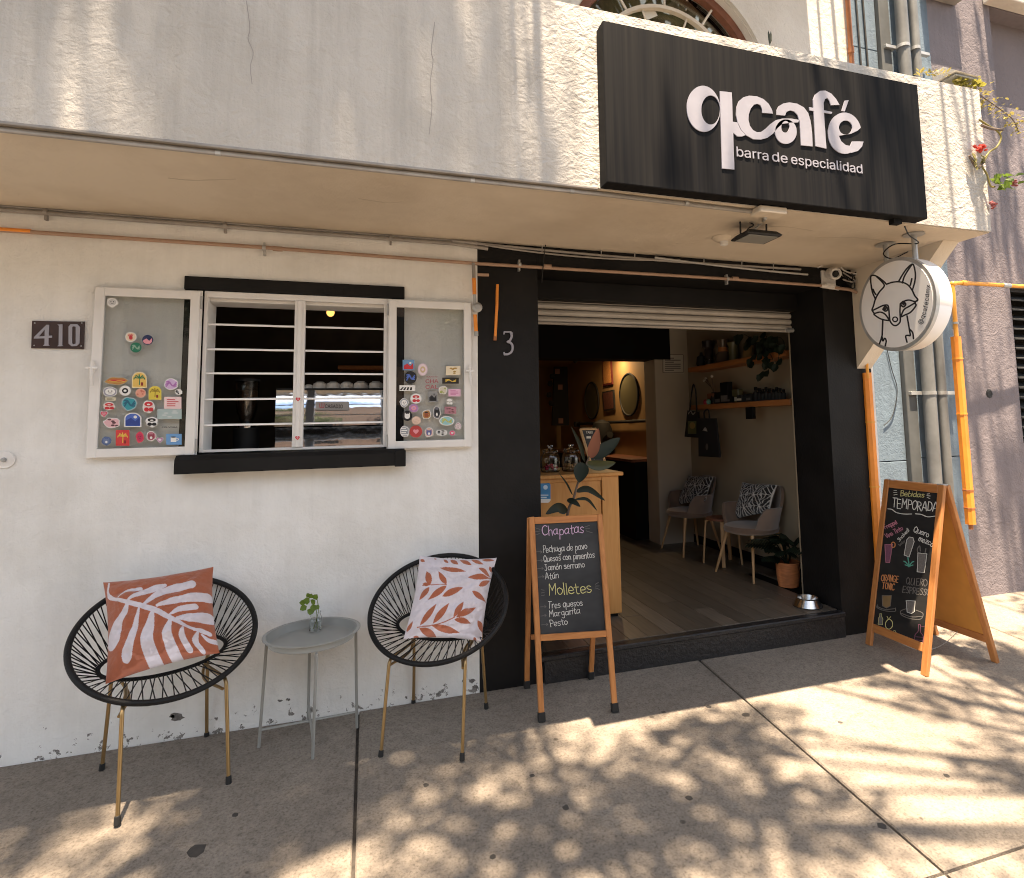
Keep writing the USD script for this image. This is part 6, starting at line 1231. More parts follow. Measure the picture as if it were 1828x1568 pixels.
# shelves and what stands on them
def xitem(x0, x1, y0, y1, X): a, b = W(x0, y1, X=X), W(x1, y0, X=X); return min(a[1], b[1]), max(a[1], b[1]), a[2], b[2]
sA = single('wall_shelf', box((3.48, 0.62, 2.148), (3.699, 2.36, 2.200), 0.004), shelf_wood, 'upper wooden wall shelf with coffee makers and a trailing plant', 'shelf')
sB = single('wall_shelf', box((3.48, 0.60, 1.716), (3.699, 2.36, 1.768), 0.004), shelf_wood, 'lower wooden wall shelf crowded with dark packets and bottles', 'shelf')
bk = single('shelf_bracket', box((3.46, 1.13, 1.60), (3.50, 1.24, 1.714), 0.003), black_flat, 'black bracket under the lower wall shelf', 'bracket')
XS = 3.58
olive_g = M('olive_glass', (0.12, 0.11, 0.05), 0.2)
def vessel(name, pxl, pxr, pyt, prof, mat, label, category, Z, extra=None):
    y0, y1, _, zt_ = xitem(pxl, pxr, pyt, pyt + 5, XS); yc, r = (y0 + y1) / 2, (y1 - y0) / 2 * 0.75; h = max(zt_ - Z, 0.05)
    t = thing(name, label, category); obj('body', lathe([(max(a * r, .001), b * h) for a, b in prof], (XS, yc, Z), 20), mat, t, smooth=40)
    if extra: extra(t, XS, yc, r, h, Z)
    return t
vessel('small_kettle', 1245, 1258, 628, [(.8, 0), (1, .2), (.8, .7), (.3, .8), (.25, 1), (.01, 1)], rubber, 'small black kettle at the far end of the upper shelf', 'kettle', 2.201, lambda t, x, y, r, h, z: obj('handle', tube([(x, y - r, z + h * .7), (x - 0.01, y - r * 1.8, z + h * .5), (x, y - r, z + h * .2)], 0.005, 6), rubber, t))
vessel('press_brewer', 1257, 1272, 607, [(.7, 0), (.75, .6), (.7, .65), (1, .72), (1.1, 1), (.01, 1)], M('brewer_dark', (0.03, 0.02, 0.016), 0.15), 'dark glass coffee press with flared black top on the upper shelf', 'coffee maker', 2.201, lambda t, x, y, r, h, z: obj('band', lathe([(.78 * r, .2 * h), (.78 * r, .24 * h)], (x, y, z), 20), steel, t))
vessel('wood_collar_carafe', 1280, 1299, 605, [(1, 0), (1, .35), (.5, .55), (.95, 1), (.9, 1), (.4, .56), (.01, .5)], M('carafe_glass', (0.10, 0.07, 0.05), 0.1), 'hourglass coffee carafe with a wooden collar on the upper shelf', 'coffee maker', 2.201, lambda t, x, y, r, h, z: obj('collar', lathe([(.62 * r, .42 * h), (.66 * r, .5 * h), (.62 * r, .7 * h)], (x, y, z), 20), shelf_wood, t))
vessel('olive_carafe', 1300, 1317, 610, [(.8, 0), (.75, .7), (1, 1), (.9, 1), (.01, .9)], olive_g, 'olive tinted carafe behind the wood collared one on the upper shelf', 'carafe', 2.201)
vessel('glass_pitcher', 1327, 1345, 610, [(1, 0), (.9, .5), (.7, 1), (.65, 1), (.6, .2), (.01, .1)], M('amber_glass', (0.28, 0.17, 0.07), 0.12), 'amber looking glass pitcher under the trailing plant', 'pitcher', 2.201)
pt = thing('trailing_plant', 'dark heart leaved plant trailing over the near end of the upper shelf', 'plant')
rt = random.Random(5)
yp = W(1368, 615, X=XS)[1]
obj('pot', lathe([(0.05, 0), (0.085, 0.03), (0.10, 0.12), (0.09, 0.12), (0.01, 0.10)], (XS, yp, 2.201), 20), black_flat, pt, smooth=40)
for pts in ([(1350, 600), (1345, 615), (1342, 640), (1346, 652)], [(1368, 600), (1372, 625), (1380, 645), (1372, 660), (1366, 668)], [(1372, 602), (1385, 612), (1392, 635)], [(1378, 602), (1395, 604), (1402, 620)], [(1362, 602), (1366, 620), (1370, 640)], [(1340, 604), (1330, 598), (1324, 600)], [(1386, 606), (1390, 640), (1384, 652)]):
    pth = smoothline([W(x, y, X=3.42) for x, y in pts], 4)
    obj('stem', tube(pth, 0.003, 5), leaf_dark, pt)
    for p in pth[::2]:
        obj('leaf', leafquad(p + np.array([-0.02, rt.gauss(0, .03), rt.gauss(0, .02)]), 0.085, 0.075, (-0.3, rt.uniform(-1, 1), -0.7), (-1, -0.4, 0.3), 0.12), leaf_dark, pt)
rb = random.Random(12)
sa, sb_ = 0.0, 0.0
packs = [(1310, 1322, 695, 'olive paper bag', olive_g), (1292, 1306, 682, 'tall black carton', black_flat), (1279, 1290, 700, 'small dark box', black_flat), (1322, 1332, 705, 'low black tin', rubber), (1332, 1345, 703, 'wide black tin', rubber), (1303, 1311, 708, 'short dark packet', black_flat), (1266, 1277, 702, 'brown packet', red_wood)]
for i, (xa, xb, yt, nm, mt) in enumerate(packs):
    y0, y1, _, z1_ = xitem(xa, xb, yt, yt + 5, XS - 0.03 * (i % 2)); t = thing('packet', nm + (' standing among the goods on the lower shelf' if i % 2 else ' on the lower wall shelf'), 'packet')
    Xc = XS - 0.05 * (i % 2)
    obj('body', box((Xc - 0.03, y0 + 0.003, 1.769), (Xc + 0.03, y1 - 0.003, max(z1_, 1.80)), 0.004), mt, t)
    obj('print', box((Xc - 0.0315, y0 + 0.012, 1.785), (Xc - 0.0305, y1 - 0.012, 1.785 + 0.3 * (max(z1_, 1.80) - 1.769))), paper if i % 3 == 0 else ck_grey, t)
for i in range(9):
    xa = 1346 + i * 6.2; y0, y1, _, z1_ = xitem(xa, xa + 6, 691 + (i % 3) * 2, 700, XS)
    t = thing('bottle', ('first', 'second', 'third', 'fourth', 'fifth', 'sixth', 'seventh', 'eighth', 'last')[i] + ' little dark bottle from the left in the row on the lower shelf', 'bottle', 'row of dark bottles on the lower shelf'); r = (y1 - y0) * .45; yc = (y0 + y1) / 2; h = z1_ - 1.769
    obj('body', lathe([(r, 0), (r, .6 * h), (r * .5, .7 * h), (r * .45, .75 * h)], (XS, yc, 1.769), 12), rubber, t, smooth=40); obj('cap', lathe([(r * .6, .76 * h), (r * .6, h)], (XS, yc, 1.769), 12), black_flat, t)
vs = thing('branch_vase', 'dark vase with pale dry branches on the lower shelf', 'vase')
vb = W(1275, 715, X=XS)
obj('vase', lathe([(0.03, 0), (0.045, 0.05), (0.025, 0.11), (0.03, 0.13)], (XS, vb[1], 1.769), 16), rubber, vs, smooth=40)
for pts in ([(1274, 702), (1268, 688), (1260, 676)], [(1274, 700), (1272, 684), (1271, 672)], [(1270, 692), (1262, 684), (1257, 680)]):
    pth = [W(x, y, X=XS) for x, y in pts]; obj('branch', tube(smoothline(pth, 4), 0.005, 5), bark, vs); obj('bud', ball(pth[-1], 0.016, 1), paper, vs)
for i, (cx, cy, mt, nm) in enumerate(((1259, 712, sweet_red, 'small red ornament'), (1265, 714, M('ornament_green', (.2, .45, .35), .2), 'small green glass ornament'))):
    p = W(cx, cy, X=XS - .06); single('ornament', ball((XS - .06, p[1], 1.769 + 0.025), 0.025, 2, (1, 1, 1.3)), mt, nm + ' beside the branch vase on the lower shelf', 'ornament', smooth=True)
def tote(label, quad, strap, X, printer):
    t = thing('tote_bag', label, 'tote bag'); q4 = [W(*p, X=X) for p in quad]
    obj('bag', hull([p + np.array([dx, 0, 0]) for p in q4 for dx in (0, 0.02)]), black_cloth, t)
    sp_ = smoothline([W(*p, X=X) for p in strap], 8); obj('handle', cat([tube(sp_, 0.010, 4)]), black_cloth, t)
    g, c = printed(printer, (X - 0.0005, 0, 0), (-1, 0, 0)); obj('print', g, stick, t, col=c)
tote('black tote bag with a coloured picture, left one of two on the wall', [(1227, 733), (1246, 735), (1248, 782), (1222, 780)], [(1231, 736), (1235, 700), (1238, 687), (1242, 700), (1244, 736)], 3.44, [(sbox(1228, 752, 1243, 775), (.10, .13, .05)), (ell(1236, 760, 5, 6), (.35, .25, .08)), (stroke([(1229, 739), (1233, 734), (1237, 740), (1241, 736)], 1.6), (.45, .45, .42))])
tote('black tote bag with a small white emblem, right one of two on the wall', [(1246, 747), (1277, 747), (1285, 817), (1247, 815)], [(1258, 748), (1257, 736), (1264, 732), (1267, 748)], 3.40, [(unary_union([stroke([(1255, 769), (1259, 764), (1262, 770)], 1.4), ell(1259, 768, 2, 2)]), (.45, .44, .42)), (ell(1262, 798, 2.2, 6), (.12, .10, .09))])
# pier notice
nt = thing('wall_notice', 'framed printed notice on the pier inside', 'notice')
nq = [W(*p, Y=2.745) for p in ((1183, 633), (1220, 633), (1221, 667), (1184, 666))]
obj('sheet', hull([p + np.array([0, dy, 0]) for p in nq for dy in (0, -0.003)]), paper, nt)
g = sbox(1184, 634, 1219, 665); obj('border', flat(g.buffer(1.0).difference(g.buffer(0.2)), (0, 2.742, 0), PN, 0, 0.001), ink, nt)
obj('print', flat(unary_union([sbox(1187, 639 + kk * 3.6, 1187 + (16 if kk in (0, 2, 6) else 28), 640.6 + kk * 3.6) for kk in range(7)]), (0, 2.742, 0), PN, 0, 0.001), ck_grey, nt)
# mirrors and pictures on the far wall
MX = 3.445
def oval(label, xl, xr, yt, yb):
    a, b = W(xl, (yt + yb) / 2, X=MX), W(xr, (yt + yb) / 2, X=MX); yc, ry = (a[1] + b[1]) / 2, abs(a[1] - b[1]) / 2
    t0, b0 = W((xl + xr) / 2, yt, X=MX), W((xl + xr) / 2, yb, X=MX); zc_, rz = (t0[2] + b0[2]) / 2, abs(t0[2] - b0[2]) / 2
    t = thing('oval_mirror', label, 'mirror'); thq = np.linspace(0, 2 * np.pi, 48, endpoint=False)
    e = np.stack([np.full(48, MX - 0.012), yc + ry * np.cos(thq), zc_ + rz * np.sin(thq)], 1)
    obj('frame', tube(e, 0.014, 6, True), rubber, t, smooth=40)
    v = np.vstack([[MX - 0.012, yc, zc_], e]); obj('glass', trimesh.Trimesh(v, [[0, 1 + (i + 1) % 48, 1 + i] for i in range(48)], process=False), mirror_reflection_mat, t)
oval('larger looking oval mirror on the ochre wall, the nearer one', 1108, 1140.5, 667, 742)
oval('narrower looking oval mirror on the ochre wall, the farther one', 1045.5, 1070, 683, 748)
def picture(label, quad, fmat, imat):
    t = thing('wall_picture', label, 'picture'); q4 = [W(*p, X=MX) for p in quad]; c = sum(q4) / 4
    obj('frame', hull([p + np.array([dx, 0, 0]) for p in q4 for dx in (0, -0.02)]), fmat, t)
    obj('picture', hull([c + (p - c) * 0.86 + np.array([dx, 0, 0]) for p in q4 for dx in (-0.0205, -0.022)]), imat, t)
picture('tall red framed print lit by a spotlight', [(1077, 644), (1092, 640), (1095, 686), (1079, 689)], darkred, M('orange_print', (0.55, 0.25, 0.08), 0.6, 0.3, 60))
picture('dark framed picture below the red framed print', [(1077, 700), (1097, 696), (1099, 731), (1080, 734)], rubber, M('dark_print', (0.10, 0.035, 0.025), 0.6, 0.5, 40))
pr2 = thing('pipe_rail', 'black pipe rail fixed along the ochre wall under the mirrors', 'rail')
r0, r1_ = W(1163, 751, X=3.40), W(1030, 757, X=3.40)
obj('pipe', tube([r0, r1_], 0.022, 8), rubber, pr2, smooth=40)
for e in (r0, r1_): obj('flange', lathe([(0.05, -0.05), (0.06, 0), (0.05, 0.04)], e, 12, (0, 0, 1)), rubber, pr2)
br_ = thing('bar_counter', 'black bar counter with a reddish top along the ochre wall', 'counter')
obj('body', box((3.10, 3.10, FZ), (3.44, 6.8, 1.10)), black_flat, br_); obj('top', box((3.06, 3.08, 1.10), (3.445, 6.8, 1.135), 0.004), red_wood, br_)
kp = W(1074, 762, X=3.25)
kt = thing('bar_pot', 'dark rounded pot standing on the bar counter below the mirrors', 'pot')
obj('body', lathe([(0.12, 0), (0.17, 0.1), (0.17, 0.3), (0.12, 0.45), (0.03, 0.5)], (3.25, kp[1], 1.136), 20), rubber, kt, smooth=40)
obj('spout', tube([(3.25, kp[1] - 0.14, 1.36), (3.25, kp[1] - 0.32, 1.42)], 0.05, 8), rubber, kt)
col_ = thing('hanging_display', 'tall black display strip with small cards hanging at the back left inside', 'display')
dq = [W(*p, Y=6.3) for p in ((990, 655), (1013, 655), (1016, 760), (986, 760))]
obj('strip', hull([p + np.array([0, dy, 0]) for p in dq for dy in (0, 0.06)]), black_cloth, col_)
for cx, cy in ((995, 664), (1000, 692), (1001, 752)):
    obj('card', flat(sbox(cx - 4, cy - 5, cx + 4, cy + 4), (0, 6.3, 0), PN, 0.001, 0.01), M(f'card_{cx}', (0.22, 0.10, 0.07), 0.6), col_)
for cx, cy in ((982, 685), (980, 705), (984, 720), (986, 672)): obj('tuft', ball(W(cx, cy, Y=6.28), 0.05, 1), black_cloth, col_)
tr_ = thing('track_light', 'black ceiling track with spot heads near the back of the room', 'track light')
tp = [W(996, 641, Y=5.6), W(1052, 630, Y=4.4)]
obj('track', tube(tp, 0.02, 4), rubber, tr_)
for (x, y, Y) in ((1025, 642, 4.9), (1053, 637, 4.3)):
    p = W(x, y, Y=Y); obj('head', lathe([(0.03, -0.05), (0.035, 0.05), (0.01, 0.06)], p, 12, (0.6, -0.2, -0.7)), rubber, tr_)
# lit lamps
lampm = emit('warm_lamp', (1.0, 0.80, 0.55), 0.6)
sl = thing('ceiling_spotlight', 'small lit ceiling spot above the red framed print', 'lamp')
lp = W(1082, 630, X=3.20)
obj('trim', lathe([(0.06, 0), (0.06, 0.02)], lp + [0, 0, 0.012], 16), rubber, sl); obj('bulb', lathe([(0.04, -0.01), (0.045, 0.01)], lp, 16), lampm, sl)
ld = UsdLux.DiskLight.Define(stage, '/World/ceiling_spotlight/beam'); ld.CreateRadiusAttr(0.04); ld.CreateIntensityAttr(150.0); ld.CreateColorAttr(Gf.Vec3f(1.0, 0.66, 0.32)); ld.AddTranslateOp().Set(Gf.Vec3d(*(lp + np.array([0, 0, -0.02]))))
pd = thing('pendant_lamp', 'bare glowing pendant bulb seen through the service window', 'lamp')
bp_ = W(590, 558, Y=1.3)
obj('bulb', ball(bp_, 0.030, 2, (1, 1, 1.15)), emit('bulb_glow', (1.0, 0.50, 0.12), 0.40), pd, smooth=True); obj('socket', lathe([(0.018, 0.03), (0.018, 0.08)], bp_, 10), rubber, pd); obj('cord', tube([bp_ + [0, 0, 0.08], [bp_[0], bp_[1], SOF - 0.05]], 0.003, 5), rubber, pd)

# armchairs and cushions inside
ac = thing('tub_chair', 'grey brown velvet tub chair with wooden legs, the far one by the pier', 'armchair', 'tub chairs along the interior wall', (3.40, 2.30, FZ), math.radians(90 + 180))
def shell():
    """local: seat opens toward -y"""
    na, nh = 41, 9; out = []
    ang = np.linspace(-math.radians(128), math.radians(128), na)
    def surf(off):
        rows = []
        for a in ang:
            k = abs(a) / math.radians(128); sm = max(0.0, min(1.0, (k - 0.22) / 0.30)); sm = sm * sm * (3 - 2 * sm)
            top = (0.375 * (1 - sm) + 0.205 * sm) * min(1.0, max(0.0, (1 - k) / 0.16)) ** 0.55
            top = max(top, 0.005); col = []
            for h in np.linspace(0, 1, nh):
                z = 0.43 + top * h; r = 0.235 + 0.075 * h * (top / 0.4) ** .5 + off
                col.append((1.06 * r * math.sin(a), 0.97 * r * math.cos(a), z + (off if h == 0 else 0) * 0))
            rows.append(col)
        return np.array(rows)
    A, B = surf(0.0), surf(-0.026); v = np.vstack([A.reshape(-1, 3), B.reshape(-1, 3)]); f = []; N = na * nh
    for i in range(na - 1):
        for j in range(nh - 1):
            a, b, c, d = i * nh + j, (i + 1) * nh + j, (i + 1) * nh + j + 1, i * nh + j + 1
            f += [[a, b, c], [a, c, d], [N + a, N + c, N + b], [N + a, N + d, N + c]]
        t0, t1 = i * nh + nh - 1, (i + 1) * nh + nh - 1; f += [[t0, t1, N + t1], [t0, N + t1, N + t0]]; t0, t1 = i * nh, (i + 1) * nh; f += [[t0, N + t1, t1], [t0, N + t0, N + t1]]
    return trimesh.Trimesh(v, f, process=False)
obj('shell', shell(), shell_grey, ac, smooth=50)
obj('seat', lathe([(0.20, 0.385), (0.245, 0.40), (0.255, 0.43), (0.24, 0.455), (0.15, 0.462), (0.001, 0.462)], (0, -0.005, 0), 36), shell_grey, ac, smooth=50)
for sx, sy in ((-1, -1), (1, -1), (-1, 1), (1, 1)):
    obj('leg', tube([(sx * 0.255, sy * 0.235, 0.0), (sx * 0.17, sy * 0.15, 0.39)], [0.010, 0.017], 10), light_wood, ac, smooth=40)
copy(ac, (3.42, 1.17, FZ), math.radians(90 + 180 + 8), 'grey brown velvet tub chair with wooden legs, the near one beside the potted palm')
def pat3(s, t):
    u, v = s * 5.0, t * 5.0; out = np.zeros((len(s), 3)); i, j = np.floor(u), np.floor(v * 0.5); fu, fv = u - i, v * 0.5 - j
    d = np.where((i + j) % 2 == 0, fu - fv, fu + fv - 1); stripe = np.abs(((d * 2.5) % 1.0) - 0.5) > 0.385; edge = (fu < .05) | (fu > .95) | (fv < .04)
    return np.where((stripe | edge)[:, None], np.array([0.55, 0.53, 0.50]), np.array([0.012, 0.012, 0.013]))
q = lambda x, y, X: W(x, y, X=X)
cushion('monochrome_cushion', [q(1325, 861, 3.58), q(1388, 866, 3.58), q(1374, 915, 3.44), q(1310, 928, 3.42)], 0.07, pat3, np.array([.012] * 3), 'black and white patterned cushion on the near tub chair', 110)
cushion('monochrome_cushion', [q(1229, 849, 3.56), q(1274, 851, 3.56), q(1260, 895, 3.42), q(1208, 902, 3.40)], 0.06, pat3, np.array([.012] * 3), 'black and white patterned cushion on the far tub chair', 100)
so = thing('bentwood_stool', 'bentwood stool standing between the two tub chairs', 'stool', None)
sc_ = np.array([3.40, 1.66, FZ])
obj('seat', lathe([(0.001, 0.435), (0.15, 0.435), (0.155, 0.445), (0.15, 0.455), (0.001, 0.455)], sc_, 24), red_wood, so, smooth=40)
for a in (2.6, 0.6, 4.2, 5.6):
    d = np.array([math.cos(a), math.sin(a), 0])
    obj('leg', bar2(sc_ + d * 0.19, sc_ + d * 0.155 + [0, 0, 0.42], 0.035, 0.018, np.cross(d, [0, 0, 1])), light_wood, so); obj('leg_bend', bar2(sc_ + d * 0.155 + [0, 0, 0.418], sc_ + d * 0.09 + [0, 0, 0.433], 0.035, 0.014, np.cross(d, [0, 0, 1])), light_wood, so)
pl_ = thing('potted_palm', 'leafy green plant in an orange terracotta pot by the right jamb', 'plant')
pc_ = np.array([3.46, 0.72, FZ])
obj('pot', lathe([(0.001, 0), (0.085, 0), (0.098, 0.10), (0.10, 0.19), (0.105, 0.205), (0.092, 0.205), (0.088, 0.17), (0.001, 0.165)], pc_, 28), terracotta, pl_, smooth=40)
rpl = random.Random(21)
for kk in range(11):
    a = rpl.uniform(2.2, 5.0); L = rpl.uniform(0.22, 0.38); h = rpl.uniform(0.28, 0.52)
    tip = pc_ + np.array([math.cos(a) * L * .75, math.sin(a) * L, h - 0.05]); mid = pc_ + np.array([math.cos(a) * L * .3, math.sin(a) * L * .35, h * 0.85])
    tip[0] = min(tip[0], 3.62); pth = smoothline([pc_ + [0, 0, 0.17], mid, tip], 8); obj('stem', tube(pth, 0.005, 5), leaf_dark, pl_)
    obj('frond', cat([leafquad(p, 0.13 * (1 - .3 * i / 9), 0.030, (math.cos(a) * .6 + s * -math.sin(a), math.sin(a) * .6 + s * math.cos(a), -0.35), (0, 0, 1)) for i, p in enumerate(pth[7:]) for s in (-1, 1)]), leaf_dark, pl_)
dbp = W(1442, 1082, Z=FZ); db = thing('dog_bowl', 'shiny steel pet bowl on the right end of the doorstep', 'bowl')
obj('bowl', lathe([(0.105, 0.0), (0.108, 0.006), (0.082, 0.058), (0.084, 0.064), (0.076, 0.064), (0.062, 0.015), (0.001, 0.010)], (dbp[0], max(dbp[1], 0.15), FZ + 0.0015), 40), steel_brushed, db, smooth=40)
obj('foot_ring', lathe([(0.110, 0), (0.110, 0.006)], (dbp[0], max(dbp[1], 0.15), FZ + 0.0013), 40), rubber, db)

# behind the service window: coffee machine, cups, grinder
cm = thing('coffee_machine', 'polished steel espresso machine behind the service window', 'coffee machine')
MY = 0.36
ml = W(491, 750, Y=MY)[0]; mt_ = W(600, 694, Y=MY)[2]; mb = W(600, 800, Y=MY)[2] - 0.05; mid_ = W(600, 761, Y=MY)[2]
mr = 0.42
def bowed(x0, x1, z0, z1, y, bow, n=10):
    zs = np.linspace(z0, z1, n); ys = y - bow * np.sin(np.linspace(0, np.pi, n)); pts = [(ys[i], zs[i]) for i in range(n)] + [(y + 0.05, z1), (y + 0.05, z0)]
    return along_x(Polygon(pts), x0, x1)
def tilted(x0, x1, z0, z1, y0, y1, bow, n=14):
    zs = np.linspace(z0, z1, n); ys = np.linspace(y0, y1, n) - bow * np.sin(np.linspace(0, np.pi, n)); pts = [(ys[i], zs[i]) for i in range(n)] + [(y1 + 0.05, z1), (y1 + 0.05, z0)]
    return along_x(Polygon(pts), x0, x1)
obj('upper_panel', tilted(ml, mr, mid_ + 0.004, mt_ - 0.004, MY - 0.012, MY + 0.03, 0.008), chrome, cm, smooth=40)
obj('lower_panel', bowed(ml, mr, mb, mid_ - 0.004, MY + 0.012, -0.010), chrome, cm, smooth=40)
obj('body', box((ml + 0.005, MY + 0.052, mb), (mr, MY + 0.5, mt_ - 0.006)), black_flat, cm)
obj('cup_tray', box((ml, MY + 0.020, mt_ - 0.004), (mr, MY + 0.48, mt_ + 0.004), 0.002), rubber, cm)
bp0 = sbox(*[563, 717], *[623, 732]).buffer(-2).buffer(2)
bpd = obj('badge', flat(bp0, (0, MY - 0.014, 0), PN, 0.0, 0.004), M('badge_grey', (0.42, 0.41, 0.40), 0.4), cm)
lettering('CASADIO', (580, 728.4), (612, 729), 0.022, MY - 0.0182, ink, bpd, True)
obj('emblem', flat(unary_union([stroke([(570, 721), (571, 728), (578, 728), (579, 721)], 1.6, False), stroke([(574.5, 720), (574.5, 728)], 1.6, False)]), (0, MY - 0.018, 0), PN, 0, 0.001), red_ink, bpd)
obj('foot', box((ml + 0.02, MY + 0.05, mb - 0.09), (mr, MY + 0.45, mb)), black_flat, cm)
for i, (xc, w) in enumerate(((551, 16), (571, 25), (595, 25), (619, 25), (644, 27), (671, 27), (696, 27))):
    c = W(xc, 693, Y=MY + 0.10); s = w / 25; t = thing('cup', ('first' if i == 0 else 'second' if i == 1 else 'third' if i == 2 else 'fourth' if i == 3 else 'fifth' if i == 4 else 'sixth' if i == 5 else 'seventh') + ' cup from the left in the row upturned on the coffee machine', 'cup', 'cups on the coffee machine')
    R = 0.042 * s; obj('bowl', lathe([(R * .9, 0), (R * 1.03, 0.008), (R * 1.04, 0.018 * s), (R * .92, 0.034 * s), (R * .6, 0.042 * s), (R * .5, 0.046 * s), (R * .01, 0.046 * s)], (c[0], c[1], mt_ + 0.004), 24), ceramic, t, smooth=40)
gr_ = thing('coffee_grinder', 'tall coffee grinder with a clear bean hopper behind the left window bars', 'grinder')
gy = 0.55; gc_ = W(440, 765, Y=gy)
bean = M('beans', (0.06, 0.028, 0.012), 0.5, 0.5, 120)
obj('body', lathe([(0.075, -0.30), (0.075, 0.0), (0.05, 0.005)], gc_, 24), rubber, gr_, smooth=40)
obj('collar', lathe([(0.052, 0.0), (0.054, 0.006), (0.054, 0.03), (0.045, 0.035)], gc_, 24), steel, gr_, smooth=40)
obj('beans', lathe([(0.03, 0.05), (0.055, 0.12), (0.062, 0.24), (0.001, 0.25)], gc_, 20), bean, gr_, smooth=40)
obj('hopper', lathe([(0.034, 0.036), (0.060, 0.11), (0.068, 0.30), (0.066, 0.30), (0.058, 0.11), (0.032, 0.038)], gc_, 24), glass, gr_, smooth=40)
obj('lid', lathe([(0.072, 0.301), (0.072, 0.315), (0.03, 0.32)], gc_, 24), rubber, gr_, smooth=40)
bar_ = thing('coffee_bar', 'dark worktop under the coffee machine behind the window', 'counter')
obj('top', box((-1.6, 0.24, 1.18), (0.85, 1.0, 1.22)), interior_dark, bar_); obj('front', box((-1.6, 0.30, FZ), (0.85, 0.95, 1.18)), black_flat, bar_)
bs = thing('back_shelf', 'brown wooden shelf on the dark back wall behind the coffee machine', 'shelf')
sz = W(640, 660, Y=1.75)[2]
obj('board', box((W(603, 660, Y=1.75)[0], 1.75, sz), (1.2, 1.99, sz + 0.035), 0.003), shelf_wood, bs)
bw = thing('side_cabinet', 'dark brown wooden cabinet side at the left inside the window', 'cabinet')
obj('side', box((-1.75, 0.9, 1.22), (-1.70, 1.9, 2.2)), red_wood, bw); obj('shelf', box((-1.70, 0.95, 1.62), (-1.25, 1.9, 1.65)), shelf_wood, bw)

# ================================================================== STREET TREES (over and behind the camera; they dapple the light)
def tree(loc, H, seed, label, clumps, leaves_per, crad, lsize=0.10, lean=(0, 0)):
    rt_ = np.random.default_rng(seed); t = thing('street_tree', label, 'tree'); loc = np.array(loc, float)
    tp_ = loc + np.array([lean[0], lean[1], H]); tr = smoothline([loc, loc + np.array([lean[0] * .2 + .08, lean[1] * .2, H * .4]), loc + np.array([lean[0] * .6, lean[1] * .6, H * .75]), tp_], 6)
    obj('trunk', tube(tr, np.linspace(0.16, 0.05, len(tr)), 12), bark, t, smooth=50)
    P, tri = [], []
    br = []
    for c in clumps:
        c = np.array(c, float); a = tr[min(len(tr) - 1, int(len(tr) * rt_.uniform(.45, .95)))]
        mid_p = (a + c) / 2 + np.array([rt_.normal(0, .15), rt_.normal(0, .15), 0.25]); pth = smoothline([a, mid_p, c], 6); br.append(tube(pth, np.linspace(0.045, 0.012, len(pth)), 6))
        for _ in range(4):
            e = c + rt_.normal(0, crad * .7, 3) * [1, 1, .6]; br.append(tube([c, (c + e) / 2 + [0, 0, .04], e], [0.012, 0.009, 0.005], 5))
    obj('limbs', cat(br), bark, t, smooth=50)
    n = len(clumps) * leaves_per; cc_ = np.repeat(np.array(clumps, float), leaves_per, 0)
    d = rt_.normal(0, 1, (n, 3)); d /= np.linalg.norm(d, axis=1, keepdims=True); c = cc_ + d * (rt_.random((n, 1)) ** 0.5) * crad * np.array([1, 1, 0.55])
    ax = rt_.normal(0, 1, (n, 3)) * [1, 1, .5]; ax /= np.linalg.norm(ax, axis=1, keepdims=True); up_ = rt_.normal(0, .5, (n, 3)) + [0, 0, 1]; s = np.cross(ax, up_); s /= np.linalg.norm(s, axis=1, keepdims=True)
    L = (lsize * rt_.uniform(.7, 1.3, (n, 1))); w = L * .5
    v = np.stack([c, c + ax * L * .5 + s * w * .5, c + ax * L, c + ax * L * .5 - s * w * .5], 1).reshape(-1, 3); k = np.arange(n)[:, None] * 4
    f = np.vstack([k + [0, 1, 2], k + [0, 2, 3]]); obj('crown', trimesh.Trimesh(v, f, process=False), leaf_tree, t)
def clumpset(seed, n, cx, cy, cz, rx, ry, rz):
    r = np.random.default_rng(seed); d = r.normal(0, 1, (n, 3)); d /= np.linalg.norm(d, axis=1, keepdims=True); return [tuple(x) for x in np.array([cx, cy, cz]) + d * (r.random((n, 1)) ** .4) * [rx, ry, rz]]
hr = random.Random(77)
high_row = [(hr.uniform(-4.8, 0.35), -2.98 + hr.uniform(-.45, .45), 12.5 + hr.uniform(-.5, .5)) for _ in range(34)]
tree((-2.6, -4.35, gz(-2.6, -4.35)), 9.4, 31, 'leafy street tree at the kerb left of the view, shading the left of the facade', clumpset(31, 36, -1.4, -4.9, 10.2, 3.6, 2.2, 1.3) + clumpset(41, 4, -0.6, -3.5, 10.3, 1.9, 0.9, 0.8) + high_row, 210, 0.46, 0.12, (0.4, 0.2))
tree((4.9, -4.35, gz(4.9, -4.35)), 8.6, 32, 'sparser street tree at the kerb right of the view', clumpset(32, 17, 2.8, -5.0, 10.0, 3.0, 1.6, 1.0) + clumpset(42, 22, 2.6, -3.5, 10.0, 2.8, 1.1, 0.9) + [(x, -2.3 + 0.6 * math.sin(x * 9), 9.6) for x in (1.6, 2.4, 3.0, 3.9, 4.6, 5.2, 5.7, 6.3, 6.9, 7.6)] + [(x, -1.15 + 0.35 * math.sin(x * 11), 9.5) for x in (4.9, 5.25, 5.6, 5.8, 6.15, 6.6, 6.8, 7.2, 7.7)], 85, 0.36, 0.12, (-0.3, 0.3))

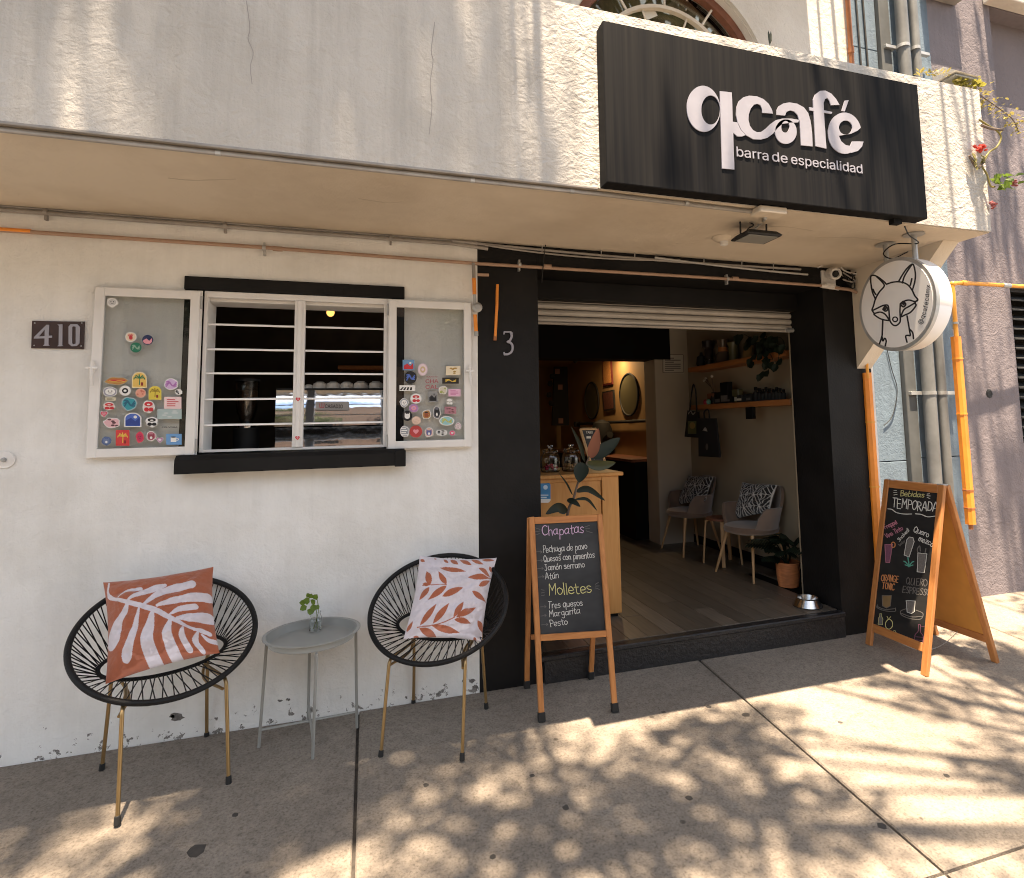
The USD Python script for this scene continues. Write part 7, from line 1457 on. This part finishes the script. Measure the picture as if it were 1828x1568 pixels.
tree((-7.5, -4.4, gz(-7.5, -4.4)), 5.5, 33, 'leafy street tree at the kerb far left of the view', clumpset(33, 26, -7.2, -4.0, 6.8, 2.8, 2.4, 1.3), 220, 0.6, 0.13)
for k, (x, y, w, h, c) in enumerate(((-9.5, -17, 9.0, 7.5, (0.36, 0.30, 0.22)), (0.0, -17.5, 9.8, 9.0, (0.30, 0.20, 0.14)), (10.2, -17, 10.0, 6.5, (0.34, 0.32, 0.28)))):
    nm = ('cream', 'brick red', 'grey')[k]
    hs = thing('street_house', nm + ' house across the street, seen only in reflections', 'house', None)
    mt = M(f'house_{k}', c, 0.8, 0.15, 2); obj('wall', box((x - w / 2, y - 6, -0.55), (x + w / 2, y, h), 0.02), mt, hs); obj('cornice', box((x - w / 2 - .1, y + 0.002, h - 0.4), (x + w / 2 + .1, y + 0.25, h - 0.1), 0.02), mt, hs)
    for wz in (0.6, 3.6):
        for wx in np.arange(x - w / 2 + 1.2, x + w / 2 - 0.8, 2.2): obj('window', box((wx - .55, y + 0.002, wz), (wx + .55, y + 0.06, wz + 1.7), 0.01), rubber, hs)
for k, (x, y, h) in enumerate(((-8, -11.6, 4.2), (-2.6, -11.8, 4.6), (3.4, -11.5, 4.0), (8.8, -11.9, 4.8))):
    tree((x, y, -0.5), h, 50 + k, ('first', 'second', 'third', 'fourth')[k] + ' street tree from the left on the far side of the street', clumpset(50 + k, 26, x, y, h + 0.2, 2.3, 1.9, 1.9), 160, 0.7, 0.17)
far_walk = obj('far_sidewalk', box((-40, -17, -0.6), (40, -10.5, -0.42)), side_concrete, kind='structure')

for k, (x0c, x1c, nm) in enumerate(((0.30, 0.62, 'first'), (0.62, 0.70, 'second'), (3.1, 3.46, 'third'), (3.55, 3.60, 'fourth'), (3.3, 3.74, 'fifth'))):
    oc = thing('overhead_cable', nm + ' service cable from the left, strung from the street to the upper storey', 'cable', 'service cables over the pavement')
    obj('cable', tube(sag((x0c, -9.0, 8.3), (x1c, -0.02, 6.75), 0.25, 20), 0.020 if k % 2 else 0.014, 6), rubber, oc, smooth=40)
